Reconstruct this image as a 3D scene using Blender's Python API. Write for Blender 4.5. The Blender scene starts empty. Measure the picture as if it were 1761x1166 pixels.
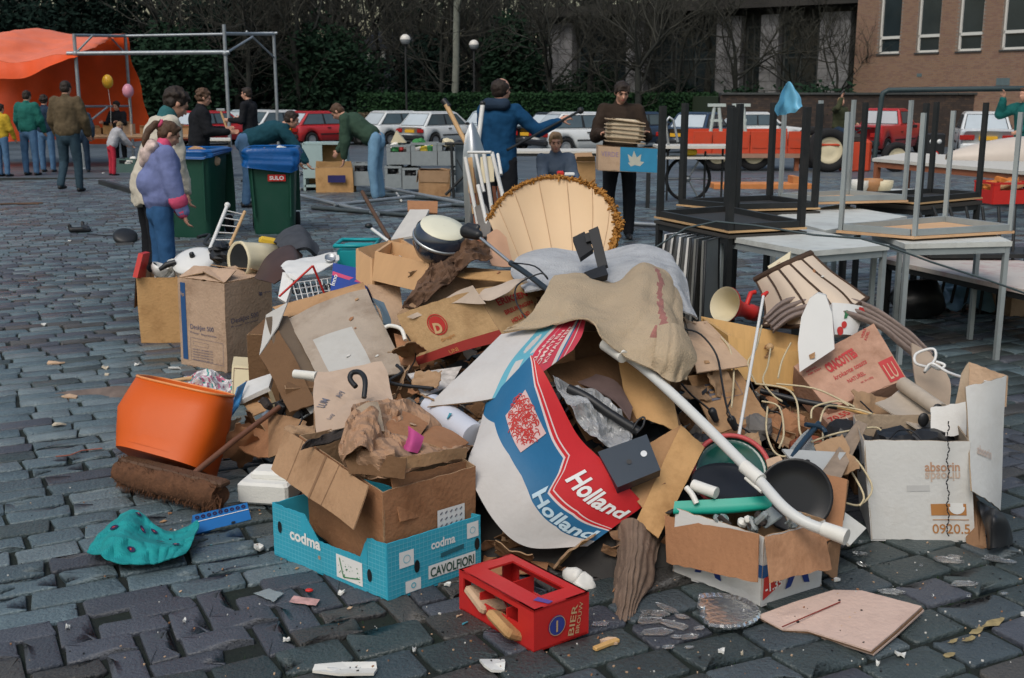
import bpy,math,random
import numpy as np
from mathutils import Vector,Matrix,noise,Euler
R=math.radians
V=Vector
sc=bpy.context.scene
col=bpy.data.collections.new('scene');sc.collection.children.link(col)
rnd=random.Random(7)
# -------------- camera, light, exposure
CAM_H,PITCH,F=1.6,R(12.3),1950.0
cd=bpy.data.cameras.new('camera');cam=bpy.data.objects.new('camera',cd);col.objects.link(cam)
cam.location=(0,0,CAM_H);cam.rotation_euler=(R(90)-PITCH,0,0)
cd.sensor_width=36;cd.lens=F/1761*36;cd.clip_end=2000;cd.clip_start=.05
cd.dof.use_dof=True;cd.dof.focus_distance=4.6;cd.dof.aperture_fstop=9.0
sc.camera=cam
SUN_EL,SUN_AZ=R(52),R(205)
w=bpy.data.worlds.new('World');sc.world=w;w.use_nodes=True
wn=w.node_tree;bg=wn.nodes['Background']
sky=wn.nodes.new('ShaderNodeTexSky');sky.sky_type='NISHITA';sky.sun_disc=False
sky.sun_elevation=SUN_EL;sky.sun_rotation=SUN_AZ;sky.air_density=1.6;sky.dust_density=4.0;sky.ozone_density=1.0
wn.links.new(sky.outputs[0],bg.inputs['Color']);bg.inputs['Strength'].default_value=0.1
sd=bpy.data.lights.new('sun','SUN');sun=bpy.data.objects.new('sun',sd);col.objects.link(sun)
sd.energy=1.15;sd.angle=R(32);sd.color=(.98,.98,.97)
dv=V((math.sin(SUN_AZ)*math.cos(SUN_EL),math.cos(SUN_AZ)*math.cos(SUN_EL),math.sin(SUN_EL)))
sun.rotation_euler=dv.to_track_quat('Z','Y').to_euler()
sc.view_settings.view_transform='Standard';sc.view_settings.look='None'
sc.view_settings.gamma=1;sc.view_settings.exposure=0.30
sc.cycles.max_bounces=5;sc.cycles.diffuse_bounces=3;sc.cycles.glossy_bounces=3
sc.cycles.transmission_bounces=4;sc.cycles.transparent_max_bounces=6;sc.cycles.use_denoising=True
# -------------- picture to place
CP,SP=math.cos(PITCH),math.sin(PITCH)
def ray(px,py):
 a,b=(px-880.5)/F,(583-py)/F
 return V((a,b*SP+CP,b*CP-SP))
def gz(y):
 return 0.0 if y<16 else-0.0207*(min(y,45)-16)
def P(px,py,Y):
 d=ray(px,py);t=Y/d.y
 return V((d.x*t,Y,CAM_H+d.z*t))
def PZ(px,py,z):
 d=ray(px,py);t=(z-CAM_H)/d.z
 return V((d.x*t,d.y*t,z))
def G(px,py,dz=0.0):
 p=PZ(px,py,dz)
 for _ in range(6):p=PZ(px,py,gz(p.y)+dz)
 return p
 # -------------- materials
_mats={}
def mat(name,c=(.5,.5,.5),rough=.75,var=.12,scale=9,bump=.0,bscale=60,metal=0,spec=.4,dirt=0,dcol=(.06,.045,.03),dscale=5,trans=0,coat=0,streak=None,emis=0,sub=0,ior=1.45,alpha=1):
 if name in _mats:return _mats[name]
 m=bpy.data.materials.new(name);m.use_nodes=True;nt=m.node_tree;n=nt.nodes;L=nt.links
 b=n['Principled BSDF']
 b.inputs['Roughness'].default_value=rough;b.inputs['Metallic'].default_value=metal
 b.inputs['Specular IOR Level'].default_value=spec;b.inputs['IOR'].default_value=ior
 if trans:b.inputs['Transmission Weight'].default_value=trans
 if coat:b.inputs['Coat Weight'].default_value=coat;b.inputs['Coat Roughness'].default_value=.08
 if alpha<1:b.inputs['Alpha'].default_value=alpha
 tc=n.new('ShaderNodeTexCoord');src=tc.outputs['Object']
 if streak:
  mp=n.new('ShaderNodeMapping');mp.inputs['Scale'].default_value=streak;L.new(src,mp.inputs[0]);src=mp.outputs[0]
 t=n.new('ShaderNodeTexNoise');t.inputs['Scale'].default_value=scale;t.inputs['Detail'].default_value=6;t.inputs['Roughness'].default_value=.62
 L.new(src,t.inputs['Vector'])
 mx=n.new('ShaderNodeMix');mx.data_type='RGBA'
 mx.inputs[6].default_value=(*[max(0,k*(1-var*1.6))for k in c],1)
 mx.inputs[7].default_value=(*[min(1,k*(1+var*1.6))for k in c],1)
 L.new(t.outputs['Fac'],mx.inputs[0]);out=mx.outputs[2]
 if dirt:
  t2=n.new('ShaderNodeTexNoise');t2.inputs['Scale'].default_value=dscale;t2.inputs['Detail'].default_value=8;t2.inputs['Roughness'].default_value=.7
  L.new(tc.outputs['Object'],t2.inputs['Vector'])
  rp=n.new('ShaderNodeMapRange');rp.inputs[1].default_value=.48;rp.inputs[2].default_value=.72;rp.inputs[4].default_value=dirt
  L.new(t2.outputs['Fac'],rp.inputs[0])
  m2=n.new('ShaderNodeMix');m2.data_type='RGBA';m2.inputs[7].default_value=(*dcol,1)
  L.new(rp.outputs[0],m2.inputs[0]);L.new(out,m2.inputs[6]);out=m2.outputs[2]
 L.new(out,b.inputs['Base Color'])
 if emis:L.new(out,b.inputs['Emission Color']);b.inputs['Emission Strength'].default_value=emis
 if bump:
  t3=n.new('ShaderNodeTexNoise');t3.inputs['Scale'].default_value=bscale;t3.inputs['Detail'].default_value=4
  L.new(tc.outputs['Object'],t3.inputs['Vector'])
  bp=n.new('ShaderNodeBump');bp.inputs['Strength'].default_value=bump;bp.inputs['Distance'].default_value=.01
  L.new(t3.outputs['Fac'],bp.inputs['Height']);L.new(bp.outputs[0],b.inputs['Normal'])
 _mats[name]=m
 return m
def cardm(k,c):return mat('cardboard_'+k,c,.85,.14,5,.35,60,spec=.15,dirt=.7,dcol=(c[0]*.45,c[1]*.38,c[2]*.32),dscale=4)
CB=cardm('tan',(.40,.24,.125));CBP=cardm('pale',(.50,.35,.235));CBR=cardm('red_brown',(.33,.165,.085))
CBO=cardm('ochre',(.47,.28,.125));CBG=cardm('grey',(.36,.28,.20));CBD=cardm('dusky',(.15,.085,.045))  # CBD: dark brown board, also standing in for shade inside boxes
CBI=cardm('inside',(.34,.22,.13));CBW=cardm('wet_edge',(.24,.14,.08))
WHC=mat('white_card',(.62,.62,.60),.7,.06,5,.15,60,dirt=.35,dcol=(.38,.33,.27),dscale=3)
BLK=mat('black_plastic',(.012,.013,.015),.45,.2,10,spec=.5)
WHP=mat('white_plastic',(.66,.65,.60),.4,.05,5,dirt=.35,dcol=(.35,.30,.22))
CREAM=mat('cream_plastic',(.62,.55,.38),.5,.06,5,dirt=.3,dcol=(.3,.24,.14))
STEEL=mat('dull_steel',(.42,.44,.45),.38,.12,12,metal=.85,dirt=.3,dcol=(.2,.19,.18))
GALV=mat('galvanised_tube',(.30,.33,.35),.5,.2,14,metal=.6,dirt=.4,dcol=(.12,.12,.12))
DKM=mat('black_steel',(.018,.02,.021),.5,.2,10,dirt=.3,dcol=(.05,.04,.035))
REDP=mat('red_paint',(.50,.025,.02),.45,.08,8)
WOODL=mat('light_wood',(.50,.32,.16),.6,.14,6,.1,40,streak=(1,1,8))
WOODY=mat('yellow_wood',(.55,.33,.12),.5,.14,6,.1,40,streak=(8,1,1))
WOODD=mat('dark_wood',(.085,.045,.025),.65,.3,12,.2,60)
WOODR=mat('red_wood',(.28,.10,.05),.6,.2,8,.1,50)
PINK=mat('print_red',(.42,.03,.025),.7,.08,20);PNAVY=mat('print_blue',(.02,.09,.26),.7,.08,20)
PGREY=mat('print_grey',(.14,.14,.17),.8,.1,20);PBLK=mat('print_black',(.02,.02,.02),.8)
PORG=mat('print_orange',(.42,.19,.06),.75,.1,20);PWHT=mat('print_white',(.70,.70,.68),.7,.05)
# -------------- mesh collector
class M:
 def __init__(s):s.v=[];s.f=[];s.mi=[];s.sm=[]
 def add(s,vs,fs,mi=0,sm=False):
  o=len(s.v);s.v.extend([tuple(p)for p in vs])
  for k,f in enumerate(fs):
   s.f.append(tuple(i+o for i in f));s.mi.append(mi[k]if isinstance(mi,list)else mi);s.sm.append(sm)
  return s
 def hexa(s,b,t,mi=0):
  return s.add(list(b)+list(t),[(3,2,1,0),(4,5,6,7),(0,1,5,4),(1,2,6,5),(2,3,7,6),(3,0,4,7)],mi)
 def box(s,c,d,rot=None,mi=0):
  c=V(c);x,y,z=d[0]/2,d[1]/2,d[2]/2
  q=rot if rot is not None else Matrix.Identity(3)
  p=lambda a,b_,e:c+q@V((a*x,b_*y,e*z))
  return s.hexa([p(-1,-1,-1),p(1,-1,-1),p(1,1,-1),p(-1,1,-1)],[p(-1,-1,1),p(1,-1,1),p(1,1,1),p(-1,1,1)],mi)
 def bbox(s,c,d,bev=.1,rot=None,mi=0):
  c=V(c);q=rot if rot is not None else Matrix.Identity(3);b_=min(d)*bev
  x,y,z=d[0]/2,d[1]/2,d[2]/2;vs=[]
  for zz,k in((-z,b_),(-z+b_,0),(z-b_,0),(z,b_)):
   X,Y=x-k,y-k;e=b_
   for a,bb in((-X+e,-Y),(X-e,-Y),(X,-Y+e),(X,Y-e),(X-e,Y),(-X+e,Y),(-X,Y-e),(-X,-Y+e)):
    vs.append(c+q@V((a,bb,zz)))
  fs=[tuple(range(7,-1,-1)),tuple(range(24,32))]
  for r in range(3):
   for i in range(8):fs.append((r*8+i,r*8+(i+1)%8,r*8+8+(i+1)%8,r*8+8+i))
  return s.add(vs,fs,mi)
 def tube(s,pts,r,n=8,mi=0,cap=True,close=False,sm=True):
  pts=[V(p)for p in pts];N=len(pts);rr=r if isinstance(r,(list,tuple))else[r]*N
  vs=[];up=None
  for i in range(N):
   a=pts[(i-1)%N]if(i>0 or close)else pts[i];b=pts[(i+1)%N]if(i<N-1 or close)else pts[i]
   d=(b-a).normalized()if(b-a).length>1e-9 else V((0,0,1))
   if up is None:up=V((0,0,1))if abs(d.z)<.9 else V((1,0,0))
   x=up.cross(d);x=x.normalized()if x.length>1e-6 else V((1,0,0));y=d.cross(x).normalized();up=y
   for k in range(n):
    t=2*math.pi*k/n;vs.append(pts[i]+(x*math.cos(t)+y*math.sin(t))*rr[i])
  fs=[]
  for i in range(N if close else N-1):
   j=(i+1)%N
   for k in range(n):fs.append((i*n+k,i*n+(k+1)%n,j*n+(k+1)%n,j*n+k))
  s.add(vs,fs,mi,sm)
  if cap and not close:
   s.add([vs[k]for k in range(n)],[tuple(range(n-1,-1,-1))],mi);s.add(vs[-n:],[tuple(range(n))],mi)
  return s
 def lathe(s,prof,n=24,mt=None,mi=0,sm=True,cap=False,wob=0):
  mt=mt or Matrix.Identity(4);vs=[];fs=[]
  for(r,z)in prof:
   for k in range(n):
    t=2*math.pi*k/n;rr=r*(1+wob*noise.noise(V((math.cos(t)*2,math.sin(t)*2,z*7))));vs.append(mt@V((rr*math.cos(t),rr*math.sin(t),z)))
  for i in range(len(prof)-1):
   for k in range(n):fs.append((i*n+k,i*n+(k+1)%n,(i+1)*n+(k+1)%n,(i+1)*n+k))
  s.add(vs,fs,mi,sm)
  if cap:s.add(vs[:n],[tuple(range(n-1,-1,-1))],mi);s.add(vs[-n:],[tuple(range(n))],mi)
  return s
 def ell(s,c,r,q=None,n=12,mi=0):
  c=V(c);q=q if q is not None else Matrix.Identity(3);vs=[];fs=[];m=n//2+1
  if not isinstance(r,(list,tuple)):r=(r,r,r)
  for i in range(1,m):
   a=math.pi*i/m
   for k in range(n):
    t=2*math.pi*k/n;vs.append(c+q@V((r[0]*math.sin(a)*math.cos(t),r[1]*math.sin(a)*math.sin(t),r[2]*math.cos(a))))
  tp=len(vs);vs.append(c+q@V((0,0,r[2])));vs.append(c-q@V((0,0,r[2])))
  for i in range(m-2):
   for k in range(n):fs.append((i*n+k,(i+1)*n+k,(i+1)*n+(k+1)%n,i*n+(k+1)%n))
  for k in range(n):
   fs.append((tp,k,(k+1)%n));b0=(m-2)*n;fs.append((tp+1,b0+(k+1)%n,b0+k))
  return s.add(vs,fs,mi,True)
 def sheet(s,fn,nu,nv,th,mf=None,back=None,sm=True,edge=None):
  g=[[V(fn(i/nu,j/nv))for j in range(nv+1)]for i in range(nu+1)];top=[];bot=[]
  for i in range(nu+1):
   for j in range(nv+1):
    du=g[min(i+1,nu)][j]-g[max(i-1,0)][j];dv_=g[i][min(j+1,nv)]-g[i][max(j-1,0)]
    nn=du.cross(dv_);nn=nn.normalized()if nn.length>1e-12 else V((0,0,1))
    top.append(g[i][j]-nn*0);bot.append(g[i][j]+nn*th)
  W=nv+1;id_=lambda i,j:i*W+j;K=len(top);fs=[];mi=[]
  for i in range(nu):
   for j in range(nv):
    k=mf((i+.5)/nu,(j+.5)/nv)if mf else 0
    fs.append((id_(i,j),id_(i,j+1),id_(i+1,j+1),id_(i+1,j)));mi.append(k)
    fs.append((K+id_(i,j),K+id_(i+1,j),K+id_(i+1,j+1),K+id_(i,j+1)));mi.append(back if back is not None else k)
  s.add(top+bot,fs,mi,sm)
  rim=[(i,0)for i in range(nu)]+[(nu,j)for j in range(nv)]+[(i,nv)for i in range(nu,0,-1)]+[(0,j)for j in range(nv,0,-1)]
  vs=[top[id_(*q_)]for q_ in rim]+[bot[id_(*q_)]for q_ in rim];m_=len(rim)
  s.add(vs,[(k,(k+1)%m_,m_+(k+1)%m_,m_+k)for k in range(m_)],edge if edge is not None else(back if back is not None else 0),False)
  return s
 def xf(s,mt):
  s.v=[tuple(mt@V(p))for p in s.v];return s
 def prism(s,pts,ext,mi=0):
  pts=[V(p)for p in pts];n=len(pts);e=V(ext)
  return s.add(pts+[p+e for p in pts],[tuple(range(n-1,-1,-1)),tuple(range(n,2*n))]+[(i,(i+1)%n,n+(i+1)%n,n+i)for i in range(n)],mi)
 def mesh(s,name,mats,off=V((0,0,0))):
  me=bpy.data.meshes.new(name)
  vs=np.array(s.v,dtype=float).reshape(-1,3)-np.array(off)if s.v else np.zeros((0,3))
  me.from_pydata(vs.tolist(),[],s.f)
  for m_ in(mats if isinstance(mats,(list,tuple))else[mats]):me.materials.append(m_)
  if s.f:
   me.polygons.foreach_set('material_index',s.mi);me.polygons.foreach_set('use_smooth',s.sm)
  return me
_root={}
def setp(o,label=None,cat=None,group=None,kind=None):
 if label:o['label']=label
 if cat:o['category']=cat
 if group:o['group']=group
 if kind:o['kind']=kind
 return o
def thing(name,label,cat,loc,group=None,m=None,mats=None,kind=None):
 """a top-level thing: an Empty at its base, or one mesh (vertices given in world metres)"""
 loc=V(loc);o=bpy.data.objects.new(name,m.mesh(name,mats,loc)if m else None);col.objects.link(o);o.location=loc
 if not m:o.empty_display_size=.1
 _root[o.name]=loc
 return setp(o,label,cat,group,kind)
def part(name,m,mats,parent,label=None,kind=None):
 off=_root[parent.name];o=bpy.data.objects.new(name,m.mesh(name,mats,off));col.objects.link(o);o.parent=parent
 _root[o.name]=off
 return setp(o,label,None,None,kind)
def struct(name,m,mats,label=None,kind='structure'):
 o=bpy.data.objects.new(name,m.mesh(name,mats));col.objects.link(o);_root[o.name]=V((0,0,0));o['kind']=kind
 return setp(o,label)
def copy_tree(o,parent=None,loc=None,rz=None,label=None,sc_=None):
 c=o.copy();col.objects.link(c);c.parent=parent;_root[c.name]=_root.get(o.name,V((0,0,0)))
 if loc is not None:c.location=loc
 if rz is not None:c.rotation_euler=(0,0,rz)
 if sc_ is not None:c.scale=(sc_,)*3
 if label:c['label']=label
 for ch in list(o.children):copy_tree(ch,c)
 return c
 # -------------- surfaces and print
def wobv(p,amp,f=4.0,seed=0.0):
 if not amp:return V((0,0,0))
 q=V(p)*f+V((seed,seed*.7,-seed));return V(noise.noise_vector(q))*amp
class Q:
 """four-cornered face TL, TR, BR, BL seen from outside; bul pushes the middle outwards"""
 def __init__(s,tl,tr,br,bl,bul=0,wob=0,seed=0):
  s.c=[V(k)for k in(tl,tr,br,bl)];s.bul=bul;s.wob=wob;s.seed=seed
  s.n=(s.c[3]-s.c[0]).cross(s.c[1]-s.c[0]);s.n=s.n.normalized()
 def __call__(s,u,v,off=0):
  a,b,c,d=s.c;p=(a*(1-u)+b*u)*(1-v)+(d*(1-u)+c*u)*v
  k=s.bul*math.sin(math.pi*min(1,max(0,u)))if s.bul else 0
  return p+s.n*(k+off)+wobv(p,s.wob,4,s.seed)
 def size(s):return(s.c[1]-s.c[0]).length,(s.c[3]-s.c[0]).length
def panel(q,th=.005,nu=8,nv=8,m=None,mf=None,back=None,edge=None,rag=.0055):
 m=m or M();nu,nv=max(nu,14),max(nv,10);W_,H_=q.size();W_,H_=max(W_,.05),max(H_,.05)
 def f(u,v):
  p=q(u,v);k=p*26
  if rag and th<.0085:
   if v in(0,1):v+=(1 if v==0 else-1)*abs(noise.noise(k))*rag/H_*1.6
   if u in(0,1):u+=(1 if u==0 else-1)*abs(noise.noise(k+V((7,0,0))))*rag/W_*.6
   p=q(u,v)
  return p
 return m.sheet(f,nu,nv,th,mf,back,True,edge)
_txt={}
def text_mesh(s,bold=0.0,shear=0.0):
 k=(s,bold,shear)
 if k not in _txt:
  cu=bpy.data.curves.new('t','FONT');cu.body=s;cu.offset=bold;cu.shear=shear;cu.resolution_u=3;cu.size=1
  o=bpy.data.objects.new('t',cu);col.objects.link(o);dg=bpy.context.evaluated_depsgraph_get()
  me=o.evaluated_get(dg).to_mesh()
  vs=[tuple(v.co)for v in me.vertices];fs=[tuple(p.vertices)for p in me.polygons]
  o.evaluated_get(dg).to_mesh_clear();bpy.data.objects.remove(o)
  _txt[k]=(vs,fs)
 return _txt[k]
def decal_text(m,q,s,u,v,h,width=None,ang=0,off=.0022,bold=.012,shear=0,mi=0,squash=1):
 """text on face q: left baseline at (u, v), letter height h metres"""
 vs,fs=text_mesh(s,bold,shear)
 if not vs:return m
 W,H=q.size();x1=max(p[0]for p in vs);k=h/.7;kx=(width/x1)if width else k*squash;ca,sa=math.cos(R(ang)),math.sin(R(ang));out=[]
 for(x,y,z)in vs:
  X,Y=x*kx,y*k;X,Y=X*ca-Y*sa,X*sa+Y*ca
  out.append(q(u+X/W,v-Y/H,off))
 return m.add(out,fs,mi)
def decal_poly(m,q,uv,off=.0018,mi=0,n=1):
 """convex patch given by four uv corners, cut n x n so that it follows the face"""
 a,b,c,d=uv;vs=[];fs=[]
 for i in range(n+1):
  for j in range(n+1):
   s_,t=i/n,j/n
   uu=(a[0]*(1-s_)+b[0]*s_)*(1-t)+(d[0]*(1-s_)+c[0]*s_)*t
   vv=(a[1]*(1-s_)+b[1]*s_)*(1-t)+(d[1]*(1-s_)+c[1]*s_)*t
   vs.append(q(uu,vv,off))
 for i in range(n):
  for j in range(n):k=i*(n+1)+j;fs.append((k,k+1,k+n+2,k+n+1))
 return m.add(vs,fs,mi)
def decal_rect(m,q,u0,v0,u1,v1,off=.0018,mi=0,n=4):return decal_poly(m,q,[(u0,v0),(u1,v0),(u1,v1),(u0,v1)],off,mi,n)
def decal_ring(m,q,u,v,r,r2,off=.0018,mi=0,n=28,a0=0,a1=360):
 W,H=q.size();vs=[];fs=[]
 for i in range(n+1):
  t=R(a0+(a1-a0)*i/n)
  for rr in(r,r2):vs.append(q(u+rr*math.cos(t)/W,v-rr*math.sin(t)/H,off))
 for i in range(n):fs.append((2*i,2*i+1,2*i+3,2*i+2))
 return m.add(vs,fs,mi)
def decal_line(m,q,pts,w_,off=.0018,mi=0):
 W,H=q.size()
 for(a,b)in zip(pts[:-1],pts[1:]):
  d=V(((b[0]-a[0])*W,(b[1]-a[1])*H));d=d.normalized()if d.length else V((1,0));nx,ny=-d.y*w_/2/W,d.x*w_/2/H
  decal_poly(m,q,[(a[0]+nx,a[1]+ny),(b[0]+nx,b[1]+ny),(b[0]-nx,b[1]-ny),(a[0]-nx,a[1]-ny)],off,mi,3)
 return m
class Carton:
 """open box of corrugated board: corner o, edges ex (right), ey (away), ez (up); flaps hinge on the top edges"""
 def __init__(s,name,label,o,ex,ey,ez,mats,cat='cardboard box',group=None,flaps={},wob=.006,th=.005,walls='0123',bottom=True,seed=None,flapmat=None,flapname='flap'):
  o,ex,ey,ez=V(o),V(ex),V(ey),V(ez);seed=seed if seed is not None else rnd.uniform(0,50)
  s.o,s.ex,s.ey,s.ez=o,ex,ey,ez
  c=[o,o+ex,o+ex+ey,o+ey]
  s.q=[Q(c[i]+ez,c[(i+1)%4]+ez,c[(i+1)%4],c[i],0,wob,seed)for i in range(4)]
  s.t=thing(name,label,cat,(o+ex/2+ey/2),group)
  mt=mats if isinstance(mats,(list,tuple))else[mats,CBI]
  m=M()
  for i in range(4):
   if str(i)in walls:panel(s.q[i],th,8,6,m,back=1,edge=1)
  if bottom:panel(Q(c[3],c[2],c[1],c[0],0,wob,seed),th,6,6,m,back=0)
  s.body=part('body',m,mt,s.t)
  s.flaps={}
  for i,fl in flaps.items():
   L_,a=fl[0],fl[1];tap=fl[2]if len(fl)>2 else .015
   A,B=c[i]+ez,c[(i+1)%4]+ez;al=(B-A).normalized();up=ez.normalized();inn=(c[(i+2)%4]-c[(i+1)%4]).normalized()
   d=(inn*math.cos(R(a))+up*math.sin(R(a)))*L_
   g=.004;A2=A+d.normalized()*g+al*g;B2=B+d.normalized()*g-al*g
   fq=Q(A2+d+al*tap,B2+d-al*tap,B2,A2,0,wob*1.6,seed+i)
   fm=panel(fq,th,6,5,M(),back=1,edge=1)
   s.flaps[i]=(part(flapname,fm,flapmat or mt,s.t),fq)
def box_from(corner_px,dx,dy,dz):pass
# -------------- voxel union (bodies, cloth)
def fuse(m,voxel,smooth=4,name='m',fac=.5):
 me=m.mesh(name,[]);o=bpy.data.objects.new('tmp',me);col.objects.link(o)
 r=o.modifiers.new('r','REMESH');r.mode='VOXEL';r.voxel_size=voxel;r.use_smooth_shade=True
 if smooth:s_=o.modifiers.new('s','SMOOTH');s_.iterations=smooth;s_.factor=fac
 dg=bpy.context.evaluated_depsgraph_get();ev=o.evaluated_get(dg);em=ev.to_mesh()
 out=M();n=len(em.vertices);a=np.empty(n*3);em.vertices.foreach_get('co',a)
 out.v=[tuple(x)for x in a.reshape(-1,3)];out.f=[tuple(p.vertices)for p in em.polygons]
 out.mi=[0]*len(out.f);out.sm=[True]*len(out.f);ev.to_mesh_clear();bpy.data.objects.remove(o);bpy.data.meshes.remove(me)
 return out
def rough_up(m,amp,f=12,seed=0):
 m.v=[tuple(V(p)+V(noise.noise_vector(V(p)*f+V((seed,seed,0))))*amp)for p in m.v];return m
def cap(m,a,ra,b,rb,n=10):
 """tapered limb piece with round ends, closed"""
 a,b=V(a),V(b);d=b-a;L_=d.length
 if L_<1e-6:return m.ell(a,ra,None,n)
 q=d.to_track_quat('Z','Y').to_matrix();prof=[]
 for k in range(0,4):t=math.pi/2*(1-k/4);prof.append((ra*math.cos(t),-ra*math.sin(t)))
 prof.append((ra,0));prof.append((rb,L_))
 for k in range(1,5):t=math.pi/2*k/4;prof.append((max(1e-4,rb*math.cos(t)),L_+rb*math.sin(t)))
 prof[0]=(1e-4,-ra);vs=[];fs=[]
 for(r_,z)in prof:
  for k in range(n):t=2*math.pi*k/n;vs.append(a+q@V((r_*math.cos(t),r_*math.sin(t),z)))
 for i in range(len(prof)-1):
  for k in range(n):fs.append((i*n+k,i*n+(k+1)%n,(i+1)*n+(k+1)%n,(i+1)*n+k))
 fs.append(tuple(range(n-1,-1,-1)));fs.append(tuple(len(vs)-n+k for k in range(n)))
 return m.add(vs,fs,0,True)
 # ============ THE SETTING
SOIL=mat('joint_soil',(.010,.014,.012),.95,.4,30,.4,80,dirt=.5,dcol=(.010,.024,.010),dscale=3)
FARP=mat('far_paving',(.062,.076,.088),.50,.28,2.2,.25,30,spec=.5,dirt=.55,dcol=(.035,.042,.05),dscale=.9)
S_A=mat('sett_blue_grey',(.068,.096,.108),.42,.26,9,.85,70,spec=.5,dirt=.6,dcol=(.038,.052,.060),dscale=14)
S_B=mat('sett_green_grey',(.036,.048,.049),.5,.3,9,.85,70,spec=.5,dirt=.4,dcol=(.02,.03,.026),dscale=14)
S_C=mat('sett_purple_grey',(.048,.053,.064),.5,.25,12,.7,90,spec=.5,dirt=.35,dcol=(.026,.026,.034),dscale=12)
S_D=mat('sett_brown_grey',(.046,.044,.041),.52,.28,9,.85,70,spec=.5,dirt=.4,dcol=(.03,.028,.026),dscale=14)
S_E=mat('sett_light_grey',(.095,.122,.132),.42,.25,9,.85,70,spec=.5,dirt=.35,dcol=(.05,.056,.06),dscale=14)
S_F=mat('sett_slate',(.046,.060,.067),.5,.3,9,.85,70,spec=.5,dirt=.5,dcol=(.03,.036,.04),dscale=16)
S_M=[S_A,S_B,S_C,S_D,S_E,S_F]
def wetten(m,lo=.24,hi=.52,amt=.5,sc_=1.1):
 nt=m.node_tree;n,L=nt.nodes,nt.links;b=n['Principled BSDF'];g=n.new('ShaderNodeNewGeometry');t=n.new('ShaderNodeTexNoise');t.inputs['Scale'].default_value=sc_;t.inputs['Detail'].default_value=5
 L.new(g.outputs['Position'],t.inputs['Vector']);r_=n.new('ShaderNodeMapRange');r_.inputs[1].default_value=.35;r_.inputs[2].default_value=.65;r_.inputs[3].default_value=lo;r_.inputs[4].default_value=hi;L.new(t.outputs['Fac'],r_.inputs[0]);L.new(r_.outputs[0],b.inputs['Roughness'])
 oi=n.new('ShaderNodeObjectInfo');a=n.new('ShaderNodeMath');a.operation='ADD';L.new(oi.outputs['Random'],a.inputs[0]);L.new(t.outputs['Fac'],a.inputs[1])
 r2=n.new('ShaderNodeMapRange');r2.inputs[1].default_value=.2;r2.inputs[2].default_value=1.6;r2.inputs[3].default_value=1-amt*.5;r2.inputs[4].default_value=1+amt;L.new(a.outputs[0],r2.inputs[0])
 src=b.inputs['Base Color'].links[0].from_socket;vm=n.new('ShaderNodeVectorMath');vm.operation='SCALE';L.new(src,vm.inputs[0]);L.new(r2.outputs[0],vm.inputs['Scale']);L.new(vm.outputs[0],b.inputs['Base Color'])
for m_ in S_M:wetten(m_)
wetten(FARP,.35,.65,.5,.35)
def build_ground():
 m=M();ys=[-6,0,1,16,20,24,24.001,30,38,45,60,90,160,400,900]
 for a,b in zip(ys[:-1],ys[1:]):
  near=b<=24;dz=-.0125 if near else 0;k=0 if near else 1
  if b-a<.01:continue
  Xs=[-700,-60,-20,20,60,700]
  for x0,x1 in zip(Xs[:-1],Xs[1:]):
   m.add([(x0,a,gz(a)+dz),(x1,a,gz(a)+dz),(x1,b,gz(b)+dz),(x0,b,gz(b)+dz)],[(0,1,2,3)],1 if(abs(x0+x1)/2>20 or b>24)else k)
 return struct('ground',m,[SOIL,FARP],'damp dark ground of the market square')
ground=build_ground()
TH=R(27);CU,SU=math.cos(TH),math.sin(TH)
def uv2(u,v):return V((u*CU-v*SU,u*SU+v*CU))
def outline(lx,ly,r_,n=2,jit=0,rg=rnd):
 pts=[]
 for sx,sy,a0 in((1,-1,-90),(1,1,0),(-1,1,90),(-1,-1,180)):
  jx,jy=rg.uniform(-jit,jit),rg.uniform(-jit,jit)
  for k in range(n+1):
   a=R(a0+90*k/n);pts.append((sx*(lx/2-r_)+r_*math.cos(a)+jx,sy*(ly/2-r_)+r_*math.sin(a)+jy))
 return pts
def sett_geo(lx,ly,hi,rg):
 """rounded stone block: skirt, shoulder, crown"""
 jit=.008 if hi>0 else .003
 o=outline(lx,ly,min(lx,ly)*(.11 if hi else .08),4 if hi==2 else(2 if hi else 1),jit,rg);n=len(o);vs=[];h=rg.uniform(-.0015,.002)
 rings=[(1.0,-.03),(.992,-.003+h),(.97,.0+h)]if hi<2 else[(1.0,-.03),(.997,-.009+h),(.986,-.001+h),(.95,.0006+h),(.62,.0012+h),(.3,.0014+h)]
 o=[(x+rg.gauss(0,.0022)*min(1,hi),y+rg.gauss(0,.0022)*min(1,hi))for x,y in o]
 for k,z in rings:
  for(x,y)in o:
   zz=z+(noise.noise(V((x*25+h*900,y*25,h*500)))*(.0035 if k>.9 else .0012)if hi==2 and z>-.02 else 0)
   vs.append((x*k,y*k,zz))
 fs=[]
 for i in range(len(rings)-1):
  for k in range(n):fs.append((i*n+k,i*n+(k+1)%n,(i+1)*n+(k+1)%n,(i+1)*n+k))
 fs.append(tuple(range(len(vs)-n,len(vs))))
 return vs,fs
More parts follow.
